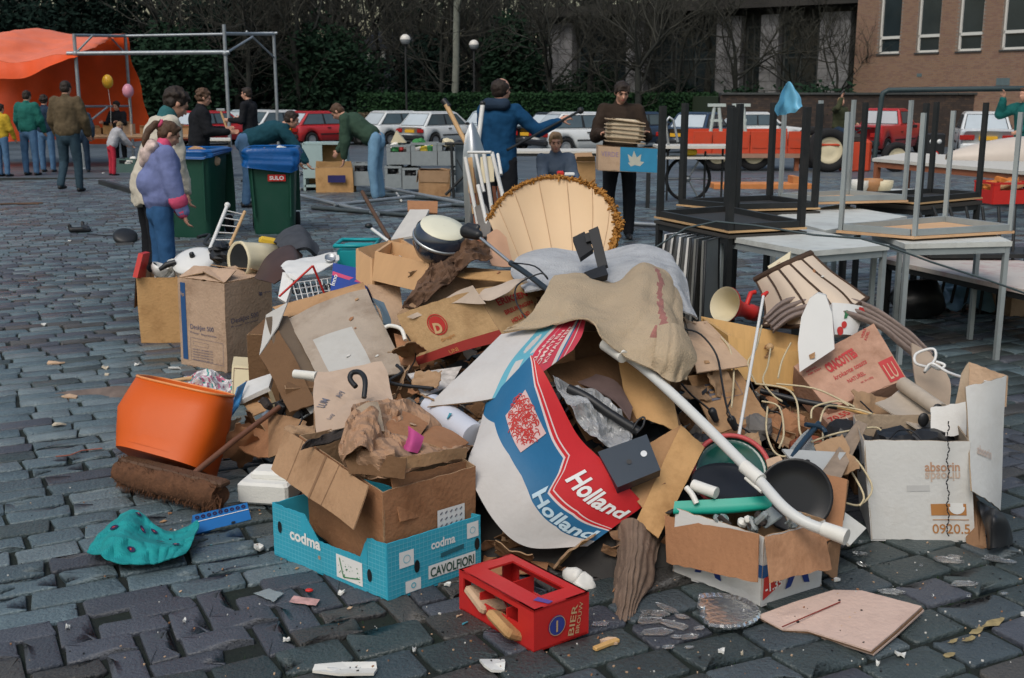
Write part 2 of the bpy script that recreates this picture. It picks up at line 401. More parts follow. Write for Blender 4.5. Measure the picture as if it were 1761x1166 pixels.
def build_setts():
 rg=random.Random(3);st=[]
 def vis(p,mrg=.5):return 2.3<p.y<24 and abs(p.x)<.50*p.y+mrg
 v=3.515
 while v<25:
  ly=.135 if v<9 else .115
  u=-14+rg.uniform(0,.3)
  while u<26:
   lx=rg.choice((.19,.22,.23,.25,.27,.29))if v<9 else rg.uniform(.17,.23)
   p=uv2(u+lx/2,v+ly/2)
   if vis(p):st.append((p,lx-.014,ly-.015,0,'a'))
   u+=lx
  v+=ly
 for a in range(-40,60):
  for b in range(-40,40):
   for(x0,y0,x1,y1)in((0,0,2,1),(0,1,1,3)):
    cx,cy=(x0+x1)/2+a+4*b,(y0+y1)/2+a
    u_,v_=cx*.105,3.02+cy*.105
    if 3.055<v_<3.5:
     p=uv2(u_,v_)
     if vis(p):st.append((p,.20 if x1-x0==2 else .097,.097 if x1-x0==2 else .20,0,'h'))
 v=3.04
 while v>-3:
  ly=.168;v-=ly;u=-6+rg.uniform(0,.3)
  while u<14:
   lx=rg.uniform(.17,.29);p=uv2(u+lx/2,v+ly/2)
   if vis(p):st.append((p,lx-.018,ly-.018,0,'b'))
   u+=lx
 def keyp(s):return s[0].y+.25*max(0,abs(s[0].x)-.45*s[0].y)*20+(0 if s[0].y>2.85 else 50)
 st.sort(key=keyp)
 near,rest=st[:300],st[300:]
 def midx(z,p):
  if z=='h':return rg.choice((2,2,2,3))
  if z=='b':return rg.choice((1,1,3,1,5,2))
  if p.x>1.2 and p.y<9:return rg.choice((1,2,1,0,3))
  if p.y>7:return rg.choice((0,2,2,0,4,3))
  return rg.choice((0,0,0,4,0,0,1,4,2))
 var={}
 names={'h':'clinker_brick','a':'paving_sett','b':'paving_sett'}
 for(p,lx,ly,r_,z)in near:
  k=(round(lx,2),round(ly,2),z,rg.randrange(3),midx(z,p))
  if k not in var:
   vs,fs=sett_geo(lx,ly,2,rg);me=bpy.data.meshes.new(names[z]);me.from_pydata(vs,[],fs);me.materials.append(S_M[k[4]])
   me.polygons.foreach_set('use_smooth',[True]*len(fs));var[k]=me
  o=bpy.data.objects.new(names[z],var[k]);col.objects.link(o);o.parent=ground
  o.location=(p.x,p.y,gz(p.y)+rg.uniform(-.0015,.0015));o.rotation_euler=(rg.uniform(-.007,.007),rg.uniform(-.007,.007),TH+rg.uniform(-.02,.02))
 m=M()
 for(p,lx,ly,r_,z)in rest:
  hi=1 if p.y<11 else 0
  vs,fs=sett_geo(lx,ly,hi,rg);a=TH+rg.uniform(-.02,.02);ca,sa=math.cos(a),math.sin(a);g=gz(p.y)+rg.uniform(-.0015,.0015)
  tx,ty=rg.uniform(-.008,.008),rg.uniform(-.008,.008)
  m.add([(p.x+x*ca-y*sa,p.y+x*sa+y*ca,g+zz+x*tx+y*ty)for x,y,zz in vs],fs,midx(z,p),hi==1)
 o=part('paving_setts',m,S_M,ground,'many small grey setts stretching away across the square','stuff')
build_setts()
# low moss and weeds in the joints of the foreground
def build_moss():
 rg=random.Random(9);m=M();MS=mat('joint_moss',(.02,.05,.018),.95,.3,30)
 for _ in range(2600):
  u=rg.uniform(-4,6);v=3.04-.168*rg.randrange(0,14)+rg.gauss(0,.006)if rg.random()<.7 else rg.uniform(1.2,3.6)
  p=uv2(u,v)
  if not(2.6<p.y<4.6 and abs(p.x)<.5*p.y):continue
  for _k in range(3):
   x,y=p.x+rg.gauss(0,.008),p.y+rg.gauss(0,.006);s_=rg.uniform(.003,.007);a=rg.uniform(0,6.3)
   m.add([(x+s_*math.cos(a),y+s_*math.sin(a),-.02),(x-s_*math.cos(a),y-s_*math.sin(a),-.02),(x,y,rg.uniform(-.009,-.002))],[(0,1,2)],0)
 part('moss',m,MS,ground,None,'stuff')
build_moss()
# -------------- trees, shrubs, hedge, woodland
BARK=mat('dark_bark',(.022,.024,.021),.95,.35,6,.6,25);BARKP=mat('pale_bark',(.15,.16,.135),.9,.4,5,.4,20)
LEAF1=mat('ivy_leaf',(.012,.028,.016),.95,.5,1.5,spec=.1);LEAF2=mat('dark_leaf',(.008,.018,.014),.95,.5,1.2,spec=.1)
LEAF3=mat('hedge_leaf',(.013,.036,.014),.9,.5,2.5,spec=.15);TWIG=mat('bare_twigs',(.046,.046,.038),.95,.3,3)
def leaves(m,c,rad,n,s_,rg,shell=.55,clump=40):
 cs=[]
 for _ in range(max(1,n//clump)):
  d=V((rg.gauss(0,1),rg.gauss(0,1),rg.gauss(0,1))).normalized()*(shell+(1-shell)*rg.random())
  cs.append(V(c)+V((d.x*rad[0],d.y*rad[1],d.z*rad[2])))
 sp=(rad[0]+rad[1]+rad[2])/3*.16
 for k in range(n):
  b=cs[k%len(cs)]+V((rg.gauss(0,sp),rg.gauss(0,sp),rg.gauss(0,sp)))
  a=V((rg.gauss(0,1),rg.gauss(0,1),rg.gauss(0,.7))).normalized()*s_*rg.uniform(.6,1.3);e=a.orthogonal().normalized()*s_*.55
  m.add([b-a,b+e,b+a,b-e],[(0,1,2,3)],0)
def bare_tree(seed,H=12,r=.22,fork=3.2,wide=1.0,low=False):
 rg=random.Random(seed);tr,tw=M(),M()
 def br(p,d,rr,L_,dep):
  n=4 if dep<3 else 3;pts=[p];q=p;dd=d
  for k in range(n):
   dd=(dd+V((rg.gauss(0,.16),rg.gauss(0,.16),rg.gauss(0,.10)+(.06 if dep else .02)))).normalized();q=q+dd*L_/n;pts.append(q)
  rs=[rr*(1-.45*i/n)for i in range(n+1)]
  (tr if dep<2 else tw).tube(pts,rs,7 if dep==0 else(5 if dep==1 else 3),cap=False)
  if dep>=5 or rr<.004:return
  nb=(3,4,4,3,3)[dep]
  for i in range(nb):
   t=rg.uniform(.35,1.0)if i else 1.0;k=min(n-1,int(t*n));b=pts[k].lerp(pts[k+1],t*n-k)
   ax=V((rg.gauss(0,1),rg.gauss(0,1),rg.gauss(0,.5))).normalized()
   nd=(dd+ax*(.75 if i else .35)*wide).normalized()
   br(b,nd,rr*(.55 if i else .62),L_*rg.uniform(.55,.8),dep+1)
 pts=[V((0,0,-.3))];d=V((rg.gauss(0,.04),rg.gauss(0,.04),1))
 for k in range(1,6):
  pts.append(V((d.x*k*fork/5+rg.gauss(0,.03),d.y*k*fork/5+rg.gauss(0,.03),fork*k/5)))
 tr.tube(pts,[r*1.35,r*1.08,r,r*.96,r*.92,r*.88],10,cap=False)
 for i in range(5):
  a=rg.uniform(0,6.28);br(pts[-1]-V((0,0,rg.uniform(0,fork*.35)if i else 0)),V((math.cos(a)*.7*wide,math.sin(a)*.7*wide,rg.uniform(.5,1))).normalized()if i else V((0,0,1)),r*(.5 if i else .75),H*.3,1)
 if low:
  for i in range(14):
   a=rg.uniform(0,6.28);z=rg.uniform(.25,1)*fork;br(V((0,0,z)),V((math.cos(a),math.sin(a),rg.uniform(0,.6))).normalized(),r*.16,H*.14,3)
 return tr,tw
tree_protos=[]
for i,(sd_,H,r_,fk,wd,lo)in enumerate([(1,13,.26,5.5,.9,1),(2,12,.17,4.5,1.1,1),(3,14,.32,7,.8,1),(4,9,.13,3.4,1.2,1)]):
 a,b=bare_tree(sd_,H,r_,fk,wd,lo);tree_protos.append((a.mesh('trunk',BARK),b.mesh('crown',TWIG)))
def put_tree(k,x,y,label,sc_=1.0,rz=0,group='bare trees behind the car park',pale=False):
 o=bpy.data.objects.new('bare_tree',None);col.objects.link(o);o.location=(x,y,gz(y));o.scale=(sc_,)*3;o.rotation_euler=(0,0,rz);_root[o.name]=V(o.location)
 setp(o,label,'tree',group)
 for nm,me in zip(('trunk','crown'),tree_protos[k]):
  c=bpy.data.objects.new(nm,me);col.objects.link(c);c.parent=o
 return o
def px2x(px,y):return(px-880.5)/F*y*CP
tl=[(60,62,2,'thick dark trunk'),(130,66,0,'dark trunk'),(215,70,1,'thin trunk'),(300,64,2,'dark trunk'),(352,72,1,'slim trunk'),(410,60,0,'trunk'),(455,75,2,'dark trunk'),(500,62,3,'spreading young tree'),(560,68,0,'mid trunk'),(612,73,1,'slim tree'),(668,78,2,'tree'),(735,66,1,'slim tree'),(850,72,0,'tree'),(905,63,3,'twiggy tree'),(1000,74,2,'tree'),(1180,66,3,'twiggy tree'),(1230,76,0,'tree'),(1330,72,1,'slim tree'),(20,74,0,'tree'),(540,80,2,'tree'),(700,70,3,'twiggy tree'),(960,68,1,'slim tree')]
where=['behind the orange stall, far left','behind the orange tarpaulin','above the right end of the tarpaulin','between tarpaulin and bare scaffold','behind the scaffold rail','right behind the scaffold post','beside the right scaffold post','above the red hatchback','left of the slate house','in front of the slate house','above the slate roof','between the two globe lamps','right of the right globe lamp','behind the man in blue','left of the first stone pier','left half of the stone pavilion','before the pavilion glass','between the middle stone piers','at the left edge of the picture','above the white hatchbacks','beside the left globe lamp','at the left end of the pavilion']
for i,((px,y,k,lb),wh)in enumerate(zip(tl,where)):
 put_tree(k,px2x(px,y),y,'bare '+lb+' with dense twigs '+wh,rnd.uniform(.9,1.15),rnd.uniform(0,6.28))
for i,(px,y,k,sc_)in enumerate(((945,58,3,1.0),(1010,60,1,.9),(1060,57,3,.8),(1130,59,1,.8),(1165,56,3,.85),(1215,60,0,.8),(1265,57,3,.95),(1320,59,1,.85),(1365,56,3,.8),(1420,58,1,.75),(1440,54,3,.7),(330,57,3,1),(430,57,3,1.1),(520,58,1,1),(590,60,3,1.1),(640,66,1,1),(690,62,3,1.1),(760,60,3,1.0),(830,62,1,1.0))):
 put_tree(k,px2x(px,y),y,'small bare tree with dense dark twigs '+['beside the left pier','between left pier and forked tree','left of the forked tree','right of the forked tree','before the pavilion glass, left','left of the second pier','before the second pier','before the narrow window','before the wide dark window','before the rightmost pier','at the corner of the brick building','above the man in black','over the scaffold post','left above the red hatchback','right above the red hatchback','before the slate house','beside the left globe lamp','between the globe lamps','right of the pale trunk'][i],sc_,i*1.3,'small bare trees before the pavilion and wood')
tree_protos.append((tree_protos[2][0],tree_protos[2][1]))
o=put_tree(0,px2x(1100,54),54,'bare tree with low forking limbs before the stone piers',.62,1.1)
# the pale plane tree by the lamps
a,b=bare_tree(31,13,.17,9.0,.8,1)
pl=thing('plane_tree','slender pale blotchy trunk leaning up between the two globe lamps','tree',(px2x(782,57),57,-.6))
a.xf(Matrix.Translation(pl.location));b.xf(Matrix.Translation(pl.location));part('trunk',a,BARKP,pl);part('crown',b,TWIG,pl)
def shrub(px,y,w_,h_,n,label,lf=LEAF2,s_=.16,name='evergreen_tree',cat='tree',group='evergreens behind the car park'):
 rg=random.Random(int(px)+7);x=px2x(px,y);t=thing(name,label,cat,(x,y,gz(y)),group)
 m=M();leaves(m,(x,y,gz(y)+h_*.5),(w_/2,w_/2*.8,h_*.5),n,s_,rg,.35);part('crown',m,lf,t)
 m=M();m.tube([(x,y,gz(y)-.2),(x+.05,y,gz(y)+h_*.5),(x,y,gz(y)+h_*.8)],[.16,.11,.04],7);part('trunk',m,BARK,t)
for a in[(30,58,6,7.5,9000,'tall dark evergreen behind the left end of the orange stall'),(300,56,5,5,7000,'bushy dark evergreen right of the orange tarpaulin',LEAF1),(400,62,7,8,9000,'broad dark evergreen behind the two scaffold posts'),(560,59,5,5.5,7000,'dark bush above the red hatchback',LEAF1),(735,63,5,5,6000,'dark bush right of the slate house'),(880,59,3.2,5.8,6000,'pointed dark yew behind the man in blue',LEAF1),(1020,64,6,3.6,5000,'dark bush at the foot of the left stone pier',LEAF1),(1150,60,4,2.6,4000,'low dark bush before the pavilion'),(1400,49,4.2,2.2,5200,'dark rounded bush at the corner of the brick building',LEAF1),(1290,56,5,2.0,4000,'low dark bush at the foot of the middle piers',LEAF1),(170,64,7,9,8000,'tall dark evergreen above the tarpaulin ridge')]:
 shrub(a[0],a[1],a[2],a[3],a[4],a[5],a[6]if len(a)>6 else LEAF2)
def build_wood():
 rg=random.Random(5);m=M()
 for _ in range(620):
  y=rg.uniform(84,112);x=rg.uniform(-48,48);z=abs(rg.gauss(0,5.5));dens=34
  if z>14:continue
  r_=rg.uniform(.8,2.2)
  for k in range(dens):
   b=V((x+rg.gauss(0,r_),y+rg.gauss(0,r_),max(0,z+rg.gauss(0,r_*.8))+gz(y)));a=V((rg.gauss(0,1),rg.gauss(0,1),rg.gauss(0,1))).normalized()*rg.uniform(.2,.5);e=a.orthogonal()*.6
   m.add([b-a,b+e,b+a,b-e],[(0,1,2,3)],rg.randrange(2))
 for _ in range(260):
  y=rg.uniform(80,110);x=rg.uniform(-48,48);r_=rg.uniform(.08,.25);m.tube([(x,y,-.6),(x+rg.gauss(0,.4),y,6),(x+rg.gauss(0,.9),y,14)],[r_,r_*.8,r_*.5],5,2,cap=False)
 struct('distant_woodland',m,[LEAF2,LEAF1,BARK],'dark far-off wood closing the view','stuff')
build_wood()
def build_hedge():
 rg=random.Random(8);y0=54.5;x0,x1=px2x(615,y0),px2x(1235,y0)
 t=thing('hedge','long clipped dark green ivy hedge behind the parked white cars','hedge',((x0+x1)/2,y0,gz(y0)))
 m=M();m.box(((x0+x1)/2,y0+.2,gz(y0)+1.0),(x1-x0,.7,1.95));part('core',m,LEAF2,t)
 m=M()
 for _ in range(15000):
  x=rg.uniform(x0,x1);f=rg.random();z=rg.uniform(0,2.1)if f<.75 else 2.05;y=y0-.22+rg.gauss(0,.07)if f<.75 else y0+rg.uniform(-.2,.6)
  b=V((x,y,gz(y0)+z+rg.gauss(0,.05)));a=V((rg.gauss(0,1),rg.gauss(0,.6),rg.gauss(0,1))).normalized()*rg.uniform(.04,.09);e=a.orthogonal()*.7
  m.add([b-a,b+e,b+a,b-e],[(0,1,2,3)],0)
 part('leaves',m,LEAF3,t,None,'stuff')
 t=thing('hedge','low brownish hedge behind the red hatchback','hedge',(px2x(640,52),52,gz(52)));m=M()
 for _ in range(3500):
  x=rg.uniform(px2x(590,52),px2x(700,52));b=V((x,52+rg.gauss(0,.25),gz(52)+rg.uniform(0,1.25)));a=V((rg.gauss(0,1),rg.gauss(0,.6),rg.gauss(0,1))).normalized()*rg.uniform(.05,.1);e=a.orthogonal()*.7
  m.add([b-a,b+e,b+a,b-e],[(0,1,2,3)],0)
 part('leaves',m,mat('brown_hedge_leaf',(.075,.055,.03),.8,.4,3),t,None,'stuff')
build_hedge()
# -------------- buildings and wall
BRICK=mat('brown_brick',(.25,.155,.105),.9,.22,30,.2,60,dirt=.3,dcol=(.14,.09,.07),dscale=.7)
MORT=mat('mortar',(.22,.19,.165),.95,.1);GLASSD=mat('window_glass',(.02,.03,.035),.06,.4,.6,spec=.8);WFR=mat('window_frame_white',(.60,.60,.57),.5,.05)
STONE=mat('pier_stone',(.27,.27,.28),.85,.45,1.6,.3,12,dirt=.55,dcol=(.08,.075,.08),dscale=.9)
DARKW=mat('pavilion_dark',(.022,.026,.027),.5,.4,1.0);SLATE=mat('slate',(.035,.045,.062),.6,.3,6,.2,30)
def brick_wall_mesh(m,o,du,L_,z0,z1,holes,cw=.21,ch=.0625*1.02,nrm=None,mi=0,big=1.0):
 """courses of separate bricks on a face; holes: list of (s0, s1, z0, z1)"""
 rg=random.Random(2);z=z0;r_=0;cw*=big;ch*=big
 while z<z1:
  s_=-(r_%2)*cw/2
  while s_<L_:
   a,b=max(0,s_+.005),min(L_,s_+cw-.006)
   mid=(a+b)/2;ok=b>a+.02
   for h in holes:
    if h[0]-cw*.5<mid<h[1]+cw*.5 and h[2]-ch*.7<z+ch/2<h[3]+ch*.5:
     if h[0]<mid<h[1]:ok=False
     elif a<h[0]<b:b=h[0]
     elif a<h[1]<b:a=h[1]
   if ok:
    e=rg.uniform(.002,.009);p=lambda s2,zz,k:o+du*s2+nrm*k+V((0,0,zz))
    q=[p(a,z+.005,0),p(b,z+.005,0),p(b,z+ch-.006,0),p(a,z+ch-.006,0)];q2=[x+nrm*e for x in q]
    m.add(q+q2,[(4,5,6,7),(0,1,5,4),(1,2,6,5),(2,3,7,6),(3,0,4,7)],mi+(1 if rg.random()<.3 else 0))
   s_+=cw
  z+=ch;r_+=1
def build_brick_building():
 p0=V((px2x(1466,52.5),52.5,0));d=V((3.4,-5.5,0)).normalized();n=V((d.y,-d.x,0));n=n if n.y<0 else-n
 L_=22.0;zb=.1;zt=11
 def s_at(px):
  a=(px-880.5)/F*CP;return(a*p0.y-p0.x)/(d.x-a*d.y)
 S=[s_at(1505),s_at(1571),s_at(1641),s_at(1714)];sp=(S[3]-S[0])/3;W=s_at(1541)-s_at(1505)
 S=[S[0]+i*sp for i in range(8)];yy=(p0+d*S[0]).y;zs=P(1508,93,yy).z;holes=[(s,s+W,zs,zs+4.2)for s in S]
 t=thing('brick_building','brown brick building with tall white framed windows, top right','building',(p0.x,p0.y,0))
 m=M();c=.06
 def slab(s0,s1,z0,z1,mm,th=.3,back=.0):
  a,b=p0+d*s0-n*back,p0+d*s1-n*back
  mm.hexa([a+V((0,0,z0)),b+V((0,0,z0)),b-n*th+V((0,0,z0)),a-n*th+V((0,0,z0))],[a+V((0,0,z1)),b+V((0,0,z1)),b-n*th+V((0,0,z1)),a-n*th+V((0,0,z1))])
 slab(0,L_,zb,zs,m);slab(0,L_,zs+4.2,zt,m);e=0
 for s in S:slab(e,s,zs,zs+4.2,m);e=s+W
 slab(e,L_,zs,zs+4.2,m)
 q=p0-n*.3;m.hexa([q+V((0,0,zb)),q+d*.3+V((0,0,zb)),q+d*.3-n*9+V((0,0,zb)),q-n*9+V((0,0,zb))],[q+V((0,0,zt)),q+d*.3+V((0,0,zt)),q+d*.3-n*9+V((0,0,zt)),q-n*9+V((0,0,zt))])
 wl=part('wall',m,MORT,t)
 m=M();brick_wall_mesh(m,p0,d,13.5,zb,8.2,holes,.22,.075,n,big=1.0);part('bricks',m,[BRICK,mat('brown_brick_dark',(.22,.13,.095),.9,.22,30)],wl,None,'stuff')
 for s in S:
  m=M();slab(s+.06,s+W-.06,zs+.08,zs+4.1,m,.02,.16);f=M()
  for a,b,z0,z1 in((s,s+.075,zs,zs+4.2),(s+W-.075,s+W,zs,zs+4.2),(s,s+W,zs,zs+.09),(s,s+W,zs+.62,zs+.74),(s,s+W,zs+4.1,zs+4.2)):slab(a,b,z0,z1,f,.07,.09)
  wp=part('window',f,WFR,t);part('pane',m,GLASSD,wp)
  g=M();slab(s-.05,s+W+.05,zs-.07,zs-.005,g,.22,-.05);part('sill',g,mat('sill_dark',(.05,.05,.05)),wp)
 g=M();s0=s_at(1712);slab(s0,s0+.6,P(1725,147,46).z,P(1725,134,46).z,g,.06,-.02);part('vent',g,mat('vent_grey',(.10,.14,.15)),t)
 g=M();s0=s_at(1575);slab(s0,s0+.25,P(1580,130,46).z,P(1580,124,46).z,g,.06,-.02);part('vent',g,mat('vent_grey'),t)
build_brick_building()
def build_pavilion():
 a,b=V((px2x(930,66),66,0)),V((px2x(1475,55),55,0));d=(b-a).normalized();L_=(b-a).length;n=V((d.y,-d.x,0));n=n if n.y<0 else-n
 def at(px):
  k=(px-880.5)/F*CP;return(k*a.y-a.x)/(d.x-k*d.y)
 t=thing('pavilion','dark low building with pale stone piers and dark glass, behind the trees','building',(a.x,a.y,0))
 def slab(s0,s1,z0,z1,mm,th,fwd):
  p,q=a+d*s0+n*fwd,a+d*s1+n*fwd
  mm.hexa([p+V((0,0,z0)),q+V((0,0,z0)),q-n*th+V((0,0,z0)),p-n*th+V((0,0,z0))],[p+V((0,0,z1)),q+V((0,0,z1)),q-n*th+V((0,0,z1)),p-n*th+V((0,0,z1))])
 m=M();slab(0,L_,-.6,5.6,m,6,-.4);part('wall',m,DARKW,t)
 for i,(x0,x1)in enumerate(((944,985),(1078,1108),(1231,1272),(1306,1336),(1406,1458))):
  z=.9;s0,s1=at(x0),at(x1);pr=M();slab(s0+.02,s1-.02,-.6,5.3,pr,.5,.08);pp=part('stone_pier',pr,STONE,t);g=M();rg=random.Random(i)
  z=-.6
  while z<5.3:
   h=rg.choice((.45,.6,.75));k=rg.uniform(.3,.7)*(s1-s0)
   for u0,u1 in((s0,s0+k-.012),(s0+k+.012,s1)):slab(u0,u1,z+.012,min(5.3,z+h)-.012,g,.3,.12+rg.uniform(0,.04))
   z+=h
  part('stone_block',g,STONE,pp)
 for x0,x1 in((990,1072),(1112,1150),(1155,1226),(1276,1302),(1340,1400)):
  f=M();s0,s1=at(x0),at(x1)
  for u0,u1,z0,z1 in((s0,s0+.08,.3,4.8),(s1-.08,s1,.3,4.8),(s0,s1,.3,.42),(s0,s1,3.2,3.28),(s0,s1,4.7,4.8),((s0+s1)/2-.03,(s0+s1)/2+.03,.3,4.8)):slab(u0,u1,z0,z1,f,.08,-.3)
  w_=part('window',f,mat('pavilion_frame',(.07,.08,.08)),t);g=M();slab(s0+.05,s1-.05,.35,4.75,g,.02,-.36);part('pane',g,GLASSD,w_)
 m=M();slab(-1,L_+.4,5.6,6.1,m,7,.9);part('roof',m,mat('eaves_dark',(.03,.028,.026)),t)
build_pavilion()
def build_house():
 y=78;x=px2x(668,y);t=thing('slate_house','dark slate-roofed house with small pale dormer behind the left globe lamp','house',(x,y,gz(y)))
 m=M();m.box((x,y+2,1),(6.2,5,3.2));part('wall',m,mat('house_wall',(.05,.055,.06)),t)
 a=M();hw=3.3;z0=2.5;z1=5.6
 a.add([(x-hw,y-.8,z0),(x+hw,y-.8,z0),(x+hw*.35,y+2,z1),(x-hw*.35,y+2,z1),(x-hw,y+4.8,z0),(x+hw,y+4.8,z0)],[(0,1,2,3),(1,5,2),(0,3,4),(3,2,5,4)]);r_=part('roof',a,SLATE,t)
 s_=M();rg=random.Random(4)
 for i in range(16):
  k=i/16;k2=(i+1)/16
  for j in range(18):
   u0,u1=j/18,(j+.93)/18;w0=hw*(1-.65*k);zz=z0+(z1-z0)*k;y_=y-.8+2.8*k;zz2=z0+(z1-z0)*k2;y2=y-.8+2.8*k2;e=rg.uniform(.01,.03)
   s_.add([(x-w0+2*w0*u0,y_-.03,zz+e),(x-w0+2*w0*u1,y_-.03,zz+e),(x-w0+2*w0*u1,y2-.01,zz2+.01),(x-w0+2*w0*u0,y2-.01,zz2+.01)],[(0,1,2,3)])
 part('slate_course',s_,SLATE,r_,None,'stuff')
 dx=px2x(651,y);dz=P(651,93,y).z;g=M();g.box((dx,y-.6,dz),(1.15,.9,.7));dm=part('dormer',g,mat('dormer_white',(.38,.38,.34),.7),t)
 g=M();g.box((dx,y-1.06,dz+.05),(.75,.04,.35));part('pane',g,GLASSD,dm);g=M();g.prism([(dx-.8,y-1.15,dz+.3),(dx+.8,y-1.15,dz+.3),(dx,y-1.15,dz+.95)],(0,1.3,0));part('roof',g,SLATE,dm)
build_house()
def build_low_wall():
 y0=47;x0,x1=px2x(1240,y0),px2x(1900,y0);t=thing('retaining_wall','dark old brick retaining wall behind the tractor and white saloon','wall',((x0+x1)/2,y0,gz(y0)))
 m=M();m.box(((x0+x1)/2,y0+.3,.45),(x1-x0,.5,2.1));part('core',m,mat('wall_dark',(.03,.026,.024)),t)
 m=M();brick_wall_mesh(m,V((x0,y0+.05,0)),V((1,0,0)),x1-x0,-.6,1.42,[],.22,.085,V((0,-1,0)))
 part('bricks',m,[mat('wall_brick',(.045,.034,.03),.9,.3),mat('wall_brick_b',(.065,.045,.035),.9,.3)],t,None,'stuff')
 m=M()
 k=x0
 while k<x1:m.box((k+.3,y0+.25,1.53),(.585,.62,.08));k+=.6
 part('coping',m,mat('coping_dark',(.05,.055,.055)),t)
 m=M();m.box(((x0+x1)/2,53,.55),(x1-x0,11.4,1.7));struct('raised_lawn',m,mat('lawn_dark',(.02,.035,.015),.95,.3,8),'raised dark ground behind the retaining wall')
build_low_wall()
# -------------- lamps
GLOBE=mat('lamp_globe',(.62,.60,.55),.3,.05);GLOBE2=mat('lamp_globe_grey',(.22,.24,.25),.3,.05)
def lamp(px,py,y,label):
 c=P(px,py,y);t=thing('street_lamp',label,'lamp',(c.x,y,gz(y)),'globe street lamps');r_=.23
 m=M();m.tube([(c.x,y,gz(y)),(c.x,y,gz(y)+1),(c.x,y,c.z-.2)],[.07,.05,.045],10);part('pole',m,DKM,t)
 m=M();m.lathe([(.06,-.28),(.1,-.24),(.13,-.17),(.12,-.14)],14,Matrix.Translation(c));part('collar',m,DKM,t)
 m=M();pr=[(r_*math.sin(a),-r_*math.cos(a))for a in[R(20+k*10)for k in range(8)]];m.lathe(pr,20,Matrix.Translation(c));g=part('globe',m,GLOBE2,t)
 m=M();pr=[(r_*1.02*math.sin(a),-r_*math.cos(a))for a in[R(90+k*10)for k in range(10)]];pr[-1]=(.001,r_);m.lathe(pr,20,Matrix.Translation(c));part('globe_cap',m,GLOBE,g)
lamp(697,68,52,'left globe street lamp on a thin dark pole before the slate house');lamp(815,77,55,'right globe street lamp on a thin dark pole beside the pale trunk')
# ============ PARKED CARS
def paint(nm,c):return mat('car_'+nm,c,.35,.03,3,spec=.5,coat=.6,dirt=.15,dcol=(c[0]*.6,c[1]*.6,c[2]*.6))
CGL=mat('car_glass',(.07,.10,.115),.06,.3,1.2,spec=.8);CGLL=mat('car_glass_lit',(.42,.47,.50),.12,.12,1.2,spec=.8)  # bright copy has the light on the rear pane painted in
TYRE=mat('tyre',(.014,.014,.015),.9,.2,20);RIM=mat('wheel_rim',(.35,.36,.37),.4,.1,metal=.5);TLR=mat('tail_light',(.30,.012,.01),.25,.1)
PLY=mat('yellow_plate',(.60,.33,.02),.5,.05);HLT=mat('head_light',(.6,.62,.62),.1,.1)
def wheel(parent,c,r_,w_,ax=V((1,0,0)),rim=RIM,spokes=0,off=V((0,0,0)),name='wheel'):
 q=ax.to_track_quat('Z','Y').to_matrix().to_4x4();mt=Matrix.Translation(V(c))@q;m=M()
 m.lathe([(r_*.62,-w_/2),(r_*.94,-w_/2),(r_,-w_*.3),(r_,w_*.3),(r_*.94,w_/2),(r_*.62,w_/2),(r_*.6,0),(r_*.62,-w_/2)],24,mt)
 t=part(name,m,TYRE,parent);m=M()
 m.lathe([(r_*.63,-w_*.35),(r_*.6,-w_*.42),(r_*.45,-w_*.2),(r_*.2,-w_*.3),(.001,-w_*.3)],20,mt);m.lathe([(r_*.63,w_*.35),(r_*.6,w_*.42),(r_*.45,w_*.2),(r_*.2,w_*.3),(.001,w_*.3)],20,mt)
 part('rim',m,rim,t)
